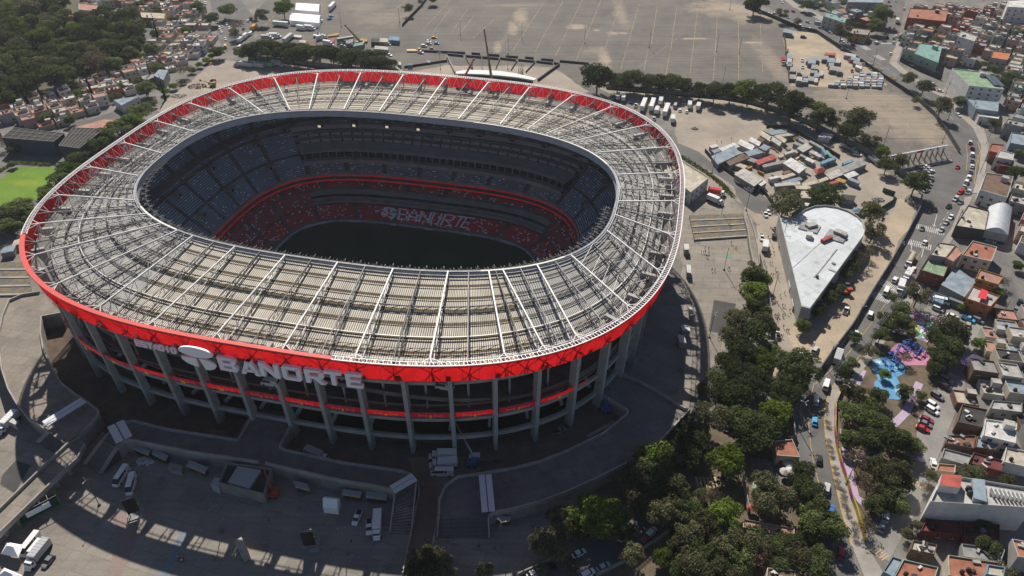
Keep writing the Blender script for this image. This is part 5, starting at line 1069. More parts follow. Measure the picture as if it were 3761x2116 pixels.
V_ = """9 1005 285 3 -40 car l a;9 1015 130 0 -40 suv w a;9 1040 575 5 -40 car k a;9 1095 790 8 -40 suv s a;9 1130 950 5 -40 car b a;9 1203 1275 3 -40 car r a;9 1090 15 8 -30 van w a
6 1830 385 20 -30 car w b;6 1607 665 20 -30 suv w b;6 1540 755 15 -30 van w b;6 1423 925 12 -30 suv p b;6 1310 1065 -30 -5 car w b;6 1172 1265 10 -30 boxtruck s b;6 1745 585 20 -35 car w b;6 1725 520 -20 35 tanker t b;6 1700 640 -20 35 boxtruck w b;6 1647 725 -10 35 boxtruck w b;6 1955 290 -20 30 car s b;6 1810 280 -10 30 car g b;6 1990 235 -20 30 car s b;6 2025 195 -20 30 car w b;6 1905 140 -5 30 car k b;6 2010 115 -20 20 car k b;6 2060 60 -20 20 suv s b;6 2100 85 -20 20 car g b;6 2095 10 -20 20 car r b;6 2150 10 -20 20 car g b
3 2170 1065 5 -20 suv s c;3 2185 1105 5 -20 suv m c;3 2185 1155 5 -20 suv w c;3 2185 1200 5 -20 car g c;3 2185 1243 5 -20 car w c;3 2172 1283 5 -20 car g c;3 2160 1325 5 -20 suv w c;3 2142 1360 10 -20 suv w c;3 2125 1395 10 -20 car s c;3 2075 1248 -10 20 car r c;3 2110 1430 -10 20 car r c;3 2160 1435 -10 20 car w c;3 2080 860 30 20 car w c;3 1945 680 30 5 car w c;3 1890 665 30 5 suv m c;3 1895 630 30 5 car s c
3 1295 335 30 8 car r d;3 1210 305 30 12 car w d;3 1120 243 30 12 car s d;3 1050 208 30 12 car g d;3 1028 178 30 8 van s d;3 955 165 30 8 car s d;3 970 215 30 12 car w d;3 900 195 30 12 suv w d;3 800 125 25 12 suv w d;3 760 15 15 12 car w d;3 845 85 25 10 car m d;3 930 95 25 10 car g d;3 1215 370 30 5 car g d;3 920 278 30 3 suv k d;3 705 100 30 5 car w d;3 665 100 30 5 car w d;3 600 97 30 5 car g d;3 925 225 30 8 suv g d
3 1355 315 30 8 car w e;3 1410 315 30 2 car k e;3 1470 320 20 -8 suv w e;3 1595 318 3 -20 car s e;3 1597 285 3 -20 car g e;3 1612 270 3 -20 car w e;3 1610 235 20 5 car m e;3 1600 215 3 -20 suv w e;3 1620 165 3 -20 boxtruck w e;3 1607 118 3 -20 car m e;3 1567 207 3 -20 car m e;3 1505 218 3 -20 car k e;3 1550 40 3 -20 car r e;3 1572 42 3 -20 car g e;3 1610 5 3 -20 car w e;3 1550 275 3 -20 car k e;3 1575 400 8 -20 car w e;3 1675 65 8 -20 car y e;3 1560 10 8 -20 car g e
3 1840 1245 20 -5 car w f;3 1860 1262 20 -5 car s f;3 1880 1282 20 -5 car w f;3 1850 1300 20 -5 car k f;3 1830 1280 20 -5 car g f;3 1870 1320 20 -5 car s f;3 1840 1335 20 -5 suv k f;3 1875 1345 20 -5 car g f;3 1850 1360 20 -5 car w f;3 1860 1380 20 -5 car s f;3 1850 1400 20 -5 car w f;3 1780 1250 20 -5 car k f;3 1805 1265 20 -5 suv k f;3 1840 1425 20 -5 car w f;3 1790 1285 20 -5 car k f
9 1890 165 25 15 suv w g;9 1885 205 25 15 suv w g;9 1845 270 25 10 car m g;9 1835 305 25 10 car g g;9 1815 340 25 10 car r g;9 1895 600 -3 -20 car w g;9 1715 625 3 20 car s g;9 1540 995 5 -25 suv w g;9 1508 1075 8 -25 car s g;9 1925 95 25 15 suv g g;9 1985 30 25 15 suv k g;6 2230 970 25 12 suv g g;6 2155 1005 8 -25 car t g;6 1930 885 25 10 suv w g;6 1990 1415 25 15 suv g g;6 2475 935 12 -25 car s g;6 2515 885 12 -25 car g g;6 2545 830 12 -25 car k g;6 2130 1105 8 -25 suv k g;6 2155 960 25 10 pickup l g;6 2040 940 25 10 car w g;6 2070 860 25 10 bus g g;6 2060 850 25 12 car k g;6 1940 830 25 5 bus w g;9 1565 920 3 20 car k g;9 2000 1330 20 5 car g X
6 727 1075 -2 -25 car w h;6 717 1220 -5 -25 suv g h;6 703 1275 -5 -25 car r h;6 900 1230 20 10 car w h;6 1010 1190 15 -20 suv s h;6 1240 895 12 -25 pickup w h;6 632 175 12 20 pickup w h;6 658 160 12 20 car w h;6 700 340 2 -20 suv k h;6 608 350 2 20 pickup w h;6 630 430 2 -20 boxtruck w h;6 1330 200 20 2 X X;3 435 1360 20 12 pickup w h;3 510 1420 20 12 pickup w h;9 505 140 8 -20 car w h;9 690 155 8 -20 suv g h;9 345 330 5 -20 car g h;9 185 520 10 -20 suv k h;9 215 490 10 -20 car g h;8 2080 1320 X X X X X
6 240 75 30 12 boxtruck w i;6 250 20 30 5 boxtruck r i
7 910 705 -20 30 bus w j;7 985 765 -8 30 bus w j;7 2355 545 28 12 boxtruck s j;8 800 555 -30 0 boxtruck w j;8 805 615 -30 2 boxtruck w j;8 765 675 -30 0 bus w j;8 780 18 -30 2 X X;8 1640 360 30 -10 pickup g j
8 125 1010 -12 30 pickup w k;8 215 1080 0 30 pickup w k;8 280 1050 -2 30 boxtruck w k;7 230 1215 -20 25 bus w l;7 265 1250 -20 25 van w l;7 310 1270 -20 25 boxtruck s l;7 360 1335 -18 22 car g l;7 85 290 -20 20 boxtruck w l
8 1975 1375 25 -14 car s m;8 1855 1430 25 -14 suv w m;8 2080 1330 25 -14 car k m;8 1790 1275 20 -10 car w m;8 1565 1385 25 -10 car k m;8 2290 1175 18 -18 suv m m;8 2330 1120 18 -18 suv w m;8 1450 1425 20 -10 car w m"""
WV = {'a': "driving down the lower avenue", 'b': "on the avenue near the crosswalks", 'c': "queued on the avenue's upper bend", 'd': "on the avenue along the sandy yard", 'e': "at the upper right street junction", 'f': "packed in the roadside bay by the gate", 'g': "parked on the street beyond the playground", 'h': "on the perimeter lane by the white hall", 'i': "on the drive beside the white annex", 'j': "in the shade at the stadium front", 'k': "beside the dark stairs on the shaded plaza", 'l': "near the white tents at bottom left", 'm': "on the street below the grove", 'n': "in the big parking lot", 'o': "under the curved row of trees", 'q': "in the top left equipment lot", 'r': "on the street left of the top lot", 's': "among the stacked material yard", 't': "behind the stadium's far rim"}
V_ += """
2 660 308 20 2 car w n;2 662 325 20 2 suv s n;2 722 323 20 2 car l n;2 628 343 20 0 suv w n;2 690 365 20 3 car m n;2 703 280 20 0 car y n;2 600 392 20 3 pickup w n;2 540 380 20 0 flatbed y n;2 510 380 20 0 car g X
2 2045 745 2 -20 car k o;2 2080 735 2 -20 boxtruck w o;2 2120 745 2 -20 boxtruck w o;2 2185 755 6 -20 car l o;2 2215 790 6 -20 pickup w o;2 2270 800 10 -24 semi w o;2 2335 800 8 -24 semi w o;2 2400 770 6 -24 boxtruck w o;2 2370 840 10 -24 boxtruck w o;2 2440 840 10 -24 semi w o;2 2350 890 8 -24 pickup w o;2 2510 795 8 -20 van s o;2 2545 825 6 -20 car w o;2 2490 905 2 -24 boxtruck w o;3 45 835 2 -20 car w o;3 65 800 2 -20 boxtruck w o;3 130 810 8 -24 boxtruck w o;3 232 775 0 -20 car g o;3 395 790 0 -20 suv w o;3 515 815 0 -20 car n o;3 885 925 20 5 pickup w o;3 1325 1155 20 5 suv w o;3 1235 1105 20 8 flatbed s o;3 1440 1205 18 14 dump s o;3 25 765 0 -20 pickup w o;2 2000 740 0 -20 X X
1 2490 60 16 -18 semi w q;1 2395 150 20 0 pickup w q;1 2480 120 20 -3 car l q;1 2470 140 20 -3 car b q;1 2105 190 24 2 trailer w q;1 2250 215 24 4 boxtruck w q;1 2310 215 24 2 boxtruck w q;1 2160 300 20 -16 semi s q;1 2050 275 20 0 boxtruck w q;1 2010 260 20 0 car w q;1 1990 290 20 0 boxtruck s q;1 2400 290 24 -6 boxtruck w q;1 2450 330 22 4 boxtruck w q;1 2230 150 20 2 pickup w q;1 2190 150 20 2 car n q;1 2190 330 20 0 pickup w q;1 2380 40 X X X X X
2 40 310 20 -3 trailer g q;2 420 320 20 2 suv g q;2 360 330 20 2 car w q;2 15 340 20 0 car s q;2 370 410 10 3 car w q
1 1800 310 16 -14 boxtruck w r;1 1840 280 16 -14 boxtruck w r;1 1880 255 16 -14 van w r;1 1905 215 16 -14 boxtruck y r;1 1690 350 0 -14 van y r;1 1690 290 5 14 car w r;1 1660 235 5 14 car w r;1 1645 210 5 14 suv w r;1 1665 200 5 14 car s r;1 1720 210 5 14 car w r;1 1700 180 5 14 car w r;1 1690 150 5 14 suv b r;1 1627 165 5 14 car s r;1 1625 130 5 14 car w r;1 1650 170 5 14 car g r;1 1860 155 16 -14 car w r;1 1800 355 16 -14 van w r;1 1540 20 3 14 car w r;1 1825 215 10 -14 car k r;1 870 38 15 12 car g r;1 910 72 15 12 car w r;1 1195 180 15 5 car s r;1 1530 0 0 0 X X;1 1010 800 20 -8 car g r;1 1140 305 2 15 car w r;1 850 565 15 -8 car g r;1 940 800 20 -8 X X
1 1840 495 30 4 trailer s t;1 1920 500 30 4 trailer s t;1 2070 485 20 3 boxtruck w t;1 1590 630 14 -16 dump m t;1 1990 495 20 3 trailer n t
3 765 465 3 20 boxtruck r s;3 910 450 0 20 pickup w s;3 912 500 0 20 pickup w s;3 1265 458 12 14 car r s;3 1240 445 12 14 X X;3 1285 530 4 18 car m s
4 130 265 20 -5 car s E"""
WV['E'] = "beside the rim at the far left edge"
for ln in V_.replace("\n", ";").split(";"):
    q = ln.split()
    if len(q) < 8 or 'X' in q[5:8]: continue
    try: veh(int(q[0]), float(q[1]), float(q[2]), float(q[3]), float(q[4]), q[5], q[6], WV[q[7]])
    except KeyError: pass
# van on the upper ramp seen between the columns
for (x, y, d) in ((460, 500, 1), (2520, 545, 1)):
    p = K(2, x, y, 29.2); vehicle('van', 's', (p.x, p.y, 28.45), SROT + math.pi, "on the stadium's upper outer ramp under the sign" if x < 1000 else "on the stadium's upper outer ramp between centre columns")
# ================================================================ BUILDINGS
WC = {'white': (.62, .61, .59), 'cream': (.50, .45, .36), 'grey': (.30, .295, .285), 'pink': (.50, .33, .28), 'ochre': (.45, .27, .07), 'orange': (.48, .17, .06), 'brick red': (.26, .07, .05), 'pale green': (.33, .42, .35), 'brown': (.17, .11, .08), 'blue': (.18, .30, .40), 'dark': (.06, .06, .06), 'terracotta': (.36, .15, .095), 'pink tiled': (.43, .23, .18), 'pale': (.46, .44, .41), 'maroon': (.17, .05, .05), 'steel blue': (.26, .32, .37), 'green': (.24, .35, .22), 'teal': (.2, .35, .31), 'rust': (.24, .12, .07), 'red': (.42, .10, .08)}
def wm_(c): return mat("wall_" + c.replace(" ", "_"), WC[c], .9, c2=tuple(q * .78 for q in WC[c]), scale=.35, detail=5)
def rm_(c): return mat("roof_" + c.replace(" ", "_"), WC[c], .9, c2=tuple(q * .55 for q in WC[c]), scale=.28, detail=8, lo=.3, hi=.6)
M_win = mat("window_glass", (.03, .04, .05), .2, spec=.5); M_frame = mat("window_frame", (.5, .49, .47), .7)
wb = MB(); wb.box((0, 0, 0), (1.3, .1, 1.2)); wb.box((0, -.02, -.66), (1.6, .22, .12), m=1); wb.box((0, -.04, 0), (.08, .1, 1.2), m=1); me_win = wb.mesh("window", [M_win, M_frame])
tb = MB(); tb.cyl((0, 0, 0), .6, 1.0, 10); tb.cyl((0, 0, 1.0), .6, .3, 10, r2=.25); me_tank = tb.mesh("water_tank", mat("tank_black", (.03, .03, .03), .5))
db = MB(); db.box((0, 0, 1.05), (1.0, .1, 2.1)); me_door = db.mesh("door", mat("door_brown", (.12, .07, .05), .7))
OCC = []
def building(Q, h, wall_c, roof_c, label, par=.5, wins=True, tank=False, hut=False, name="house", cat="house", group=None, share=False, z0=0.0, junk=0):
    """Q: footprint corners (world xy), any order around"""
    Q = [Vector((q[0], q[1], 0)) for q in Q]
    ar = sum(Q[i].x * Q[(i + 1) % len(Q)].y - Q[(i + 1) % len(Q)].x * Q[i].y for i in range(len(Q)))
    if ar < 0: Q = Q[::-1]
    c = sum(Q, Vector()) / len(Q); OCC.append(([(q.x, q.y) for q in Q], c)); L_ = [q - c for q in Q]
    root = empty(name, (c.x, c.y, z0)); thing(root, label, cat, group, share)
    mb = MB(); n = len(L_)
    for i in range(n):
        a, b = L_[i], L_[(i + 1) % n]; mb.face(((a.x, a.y, 0), (b.x, b.y, 0), (b.x, b.y, h), (a.x, a.y, h)))
        if par:
            ai, bi = a * (1 - .25 / max(a.length, 1)), b * (1 - .25 / max(b.length, 1))
            mb.face(((a.x, a.y, h), (b.x, b.y, h), (bi.x, bi.y, h), (ai.x, ai.y, h))); mb.face(((bi.x, bi.y, h - par), (ai.x, ai.y, h - par), (ai.x, ai.y, h), (bi.x, bi.y, h)))
    mb.build("wall", wm_(wall_c), root)
    mb = MB(); mb.face([(p.x * .99, p.y * .99, h - par) for p in L_]); mb.build("roof", rm_(roof_c), root)
    if wins:
        for i in range(n):
            a, b = L_[i], L_[(i + 1) % n]; d = b - a; ln = d.length
            nr = Vector((d.y, -d.x, 0)).normalized()
            if nr.y > .1 or ln < 3: continue
            rz = math.atan2(d.y, d.x)
            for f in range(max(1, int(h / 3))):
                for k in range(min(4, int(ln / 3.2))):
                    if wins is True and rnd.random() < .35: continue
                    p = a + d * ((k + .5) / min(4, int(ln / 3.2))) + nr * .02
                    if f == 0 and k == 0: link("door", me_door, root, (p.x, p.y, 0), rz)
                    else: link("window", me_win, root, (p.x, p.y, 1.6 + f * 2.9), rz)
    u = L_[0] * .5
    if tank:
        link("water_tank", me_tank, root, (u.x, u.y, h - par))
        if rnd.random() < .5: link("water_tank", me_tank, root, (u.x * .5, u.y * .9 + .5, h - par))
    if hut:
        v = L_[2 % n] * .45; mb = MB(); rz = math.atan2((L_[1] - L_[0]).y, (L_[1] - L_[0]).x); mb.box((v.x, v.y, h - par + 1.2), (3, 2.4, 2.4), rz, 0, mt=1); mb.build("stair_hut", [wm_(wall_c), rm_('pale')], root)
    for i in range(junk):
        mb = MB(); sx, sy = rnd.uniform(-.5, .5), rnd.uniform(-.5, .5); p = (L_[0] * sx + L_[1] * sy); mb.box((p.x, p.y, h - par + .3), (rnd.uniform(.6, 2.4), rnd.uniform(.5, 1.4), .6), rnd.random() * 3, 0); mb.build("rooftop_unit", rnd.choice([M_grey, M_walld, rm_('pale'), wm_('white')]), root)
    return root
def bq(k, pts, h, wc, rc, label, **kw): return building([R(k, x, y, h) for x, y in pts], h, wc, rc, label, **kw)
# white wedge shaped hall
hall = [(735, 192), (852, 222), (880, 185), (930, 148), (1000, 122), (1080, 115), (1170, 128), (1250, 155), (1320, 195), (1362, 240), (1382, 300), (1368, 345), (965, 893), (902, 877)]
M_hallroof = patch_mat("hall_roof", (.60, .63, .655), (.53, .56, .58), [], (.5, .5, .5), .12, joint=(-.55, 9))
P = [R(6, x, y, 8) for x, y in hall]; c = sum(P, Vector()) / len(P); root = empty("wedge_hall", (c.x, c.y, 0)); thing(root, "big white roofed wedge shaped hall with one rounded end beside the lane", "hall"); OCC.append(([(p.x, p.y) for p in P], c))
Lp = [Vector((p.x - c.x, p.y - c.y, 0)) for p in P]; mb = MB()
ar = sum(Lp[i].x * Lp[(i + 1) % len(Lp)].y - Lp[(i + 1) % len(Lp)].x * Lp[i].y for i in range(len(Lp)))
if ar < 0: Lp = Lp[::-1]
for i in range(len(Lp)):
    a, b = Lp[i], Lp[(i + 1) % len(Lp)]; ai, bi = a * .985, b * .985
    mb.face(((a.x, a.y, 0), (b.x, b.y, 0), (b.x, b.y, 8.6), (a.x, a.y, 8.6))); mb.face(((a.x, a.y, 8.6), (b.x, b.y, 8.6), (bi.x, bi.y, 8.6), (ai.x, ai.y, 8.6))); mb.face(((bi.x, bi.y, 7.8), (ai.x, ai.y, 7.8), (ai.x, ai.y, 8.6), (bi.x, bi.y, 8.6)))
mb.build("wall", mat("hall_wall", (.36, .36, .355), .7, c2=(.28, .28, .275), scale=.2), root)
mb = MB(); mb.face([(p.x * .99, p.y * .99, 7.8) for p in Lp]); mb.build("roof", M_hallroof, root)
def onroof(name, k, x, y, dx, dy, wx, hh, m, z=7.8, root=root, c=c):
    a, b = R(k, x - dx, y - dy, z), R(k, x + dx, y + dy, z); mb = MB(); mb.beam((a.x - c.x, a.y - c.y, z + hh / 2), (b.x - c.x, b.y - c.y, z + hh / 2), wx, hh); return mb.build(name, m, root)
for (x, y, dx, dy, wx, hh, m) in ((965, 280, 70, 20, 7, .5, M_grey), (975, 275, 35, -8, 2.5, 1.6, rm_('pale')), (960, 350, 22, 5, 3, 2, wm_('white')), (1165, 345, 70, 22, 8, .5, M_grey), (1190, 330, 40, 15, 3, 1.7, rm_('pale')), (1090, 375, 35, -15, 1.5, 1.4, rm_('red')), (1215, 350, 20, 8, 2, 1.8, M_grey), (1085, 545, 85, -105, .5, .3, rm_('pale')), (1135, 600, 25, 10, 1, .3, rm_('pale')), (1020, 650, 10, 0, 1, 1, M_dark), (960, 470, 120, -110, .3, .12, rm_('pale')), (1145, 550, 10, 6, 1, .5, M_grey)):
    onroof("rooftop_unit", 6, x, y, dx, dy, wx, hh, m)
for (x, y) in ((770, 400), (815, 650), (840, 790)):
    p = R(6, x, y, 4); q = R(6, x + 12, y + 55, 4); mb = MB(); mb.beam((p.x - c.x, p.y - c.y, 1.5), (q.x - c.x, q.y - c.y, 1.5), .2, 2.4); mb.build("loading_door", wm_('white'), root)
# digitised buildings --------------------------------------------------------
bq(3, [(-140, 1270), (0, 1198), (212, 1330), (75, 1440)], 7, 'white', 'cream', "white annex with cream flat roof tucked against the stadium's right rim", name="annex_building", cat="building", wins='all')
g = bq(3, [(2035, 512), (2290, 540), (2425, 668), (2165, 640)], 12, 'white', 'green', "large white building with green roof and solar panels at right", name="office_building", cat="building", wins='all', hut=True)
cg = OCC[-1][1]
for i in range(2): a, b = R(3, 2290 + i * 45, 560 + i * 10, 12.2), R(3, 2370 + i * 35, 640 + i * 5, 12.2); mb = MB(); mb.beam((a.x - cg.x, a.y - cg.y, 12.3), (b.x - cg.x, b.y - cg.y, 12.3), 3, .15); mb.build("solar_panel", mat("solar_panel", (.08, .10, .13), .3), g)
bq(3, [(2140, 735), (2385, 755), (2380, 835), (2215, 815)], 7, 'steel blue', 'steel blue', "steel blue roofed block just below the green roofed building", name="warehouse", cat="building")
bq(3, [(2190, 800), (2390, 830), (2385, 890), (2240, 870)], 5, 'white', 'white', "bright white low shop roof at the avenue's right kerb", name="shop_building", cat="building")
bq(3, [(2290, 1292), (2495, 1322), (2450, 1480), (2245, 1420)], 8, 'white', 'brown', "white building with brown red flat roof above the arched hall", name="apartment_building", cat="building", wins='all', hut=True)
bq(6, [(2155, 108), (2312, 150), (2282, 296), (2060, 262)], 6, 'dark', 'cream', "tan flat roofed workshop left of the arched roof hall", name="workshop", cat="building", wins=False, junk=3)
# vaulted hall with the gym sign
Q = [R(6, x, y, 5) for x, y in ((2312, 120), (2485, 130), (2455, 335), (2272, 296))]; c2 = sum(Q, Vector()) / 4; v = empty("arched_hall", (c2.x, c2.y, 0)); thing(v, "hall with silver arched roof and a dark GYM front", "hall"); OCC.append(([(q.x, q.y) for q in Q], c2))
L_ = [q - c2 for q in Q]; mb = MB()
for i in range(4): a, b = L_[i], L_[(i + 1) % 4]; mb.face(((a.x, a.y, 0), (b.x, b.y, 0), (b.x, b.y, 5), (a.x, a.y, 5)))
mb.build("wall", wm_('grey'), v); mb = MB(); nA = 10
for i in range(nA):
    f = lambda s, t: Vector((L_[0].lerp(L_[1], s) if t == 0 else L_[3].lerp(L_[2], s))[:2] + (5 + 2.6 * math.sin(math.pi * s),))
    mb.face((f(i / nA, 0), f((i + 1) / nA, 0), f((i + 1) / nA, 1), f(i / nA, 1)))
for t in (0, 1): mb.face([f(i / nA, t) for i in range(nA + 1)])
mb.build("arched_roof", mat("silver_roof", (.5, .52, .54), .4, c2=(.4, .42, .44), scale=.3), v)
a, b = L_[3], L_[2]; d = (b - a).normalized(); nr = Vector((d.y, -d.x, 0)); nr = nr if nr.y < 0 else -nr
mb = MB(); mb.beam(a + nr * .3 + Vector((0, 0, -1.6)), b + nr * .3 + Vector((0, 0, -1.6)), .2, 5.6); pnl = mb.build("front_panel", mat("gym_front", (.02, .05, .10), .6), v)
pt = a.lerp(b, .45) + nr * .55 + Vector((0, 0, .1)); put_text("GYM", pt, math.atan2(d.y, d.x), 2.2, M_wline, pnl, "sign_text", .05, .04)
bq(6, [(1932, 385), (2062, 405), (1985, 500), (1868, 478)], 8, 'grey', 'cream', "block with cream roof behind the green rooftop court", wins='all', tank=True)
bq(6, [(2066, 408), (2116, 462), (2042, 530), (1988, 502)], 8, 'pink', 'pink tiled', "narrow pink roofed block beside the green rooftop court", wins='all')
rr = bq(6, [(1862, 482), (2012, 545), (1972, 645), (1795, 592)], 6, 'brick red', 'green', "red fronted building with a small green sports court on its roof", par=.9, wins='all')
cR = OCC[-1][1]; mb = MB()
for s, t in (((1905, 495), (1870, 615)), ((1850, 520), (1990, 575)), ((1825, 560), (1980, 612))): a, b = R(6, *s, 5.2), R(6, *t, 5.2); mb.beam((a.x - cR.x, a.y - cR.y, 5.13), (b.x - cR.x, b.y - cR.y, 5.13), .2, .02)
mb.build("court_line", M_wline, rr)
bq(6, [(2190, 375), (2372, 422), (2330, 530), (2110, 480)], 6.5, 'white', 'terracotta', "white house with terracotta flat roof and black tanks", wins='all', tank=True, junk=3)
bq(6, [(2245, 588), (2420, 640), (2382, 702), (2212, 655)], 6, 'ochre', 'pink tiled', "bright ochre house with tiled roof and window bars", wins='all', tank=True)
bq(6, [(2062, 572), (2215, 680), (2130, 800), (1950, 705)], 4.5, 'grey', 'steel blue', "wide corrugated blue grey roof between the court building and orange house", wins=False, par=0, name="warehouse", cat="building")
oo = bq(6, [(2190, 715), (2392, 790), (2325, 868), (2138, 805)], 6, 'orange', 'pale', "orange house with pale roof and a red tarpaulin hung over it", wins='all', junk=2)
cO = OCC[-1][1]; t = [R(6, x, y, 7.2) - cO for x, y in ((2255, 735), (2305, 755), (2290, 818), (2225, 800))]; mb = MB(); mb.face([(p.x, p.y, 7.2) for p in t]); mb.face([(p.x, p.y, 7.1) for p in t[::-1]]); mb.build("red_awning", mat("tarp_red", (.6, .03, .05), .6), oo)
bq(6, [(1905, 760), (1985, 790), (1965, 850), (1895, 820)], 3, 'blue', 'blue', "small blue shed beside the parked minibus", wins=False, name="shed", cat="shed")
W1 = bq(9, [(1965, 683), (2640, 790), (2640, 935), (1872, 888)], 11, 'white', 'pale', "long tall white building with louvred roof at lower right", name="apartment_building", cat="building", wins=False, par=.9)
cW = OCC[-1][1]
mb = MB(); Q = [R(9, x, y, 13.5) - cW for x, y in ((1962, 676), (2112, 690), (2100, 782), (1942, 762))]; mb.prism(Q, 10.2, 13.2, 0, 1); mb.build("red_roof_room", [wm_('white'), rm_('red')], W1)
for i in range(9): a, b = R(9, 2325 + i * 32, 800 + i * 6, 11), R(9, 2350 + i * 32, 850 + i * 6, 11); mb = MB(); mb.beam((a.x - cW.x, a.y - cW.y, 11.2), (b.x - cW.x, b.y - cW.y, 11.2), .35, 1.6); mb.build("louvre_blade", M_white, W1)
mb = MB(); Q = [R(9, x, y, 10.3) - cW for x, y in ((2320, 795), (2600, 845), (2600, 900), (2315, 850))]; mb.prism(Q, 10.15, 10.25); mb.build("roof_opening", M_walld, W1)
mb = MB(); Q = [R(9, x, y, 12) - cW for x, y in ((2190, 712), (2280, 722), (2300, 890), (2200, 860))]; mb.prism(Q, 10.15, 11.8, 0, 0); mb.build("stair_hut", rm_('steel blue'), W1)
for i in range(2):
    p = R(9, 2160 + i * 12, 790 + i * 35, 11); link("water_tank", me_tank, W1, (p.x - cW.x, p.y - cW.y, 10.1), 0, 1.3)
    a, b = R(9, 2200 + i * 70, 900 + i * 8, 8.5) - cW, R(9, 2160 + i * 90, 980, 3) - cW; mb = MB(); mb.box((a.x, a.y - 1.2, 6.5), (.5, 1.6, 6)); mb.build("wall_slot", M_walld, W1)
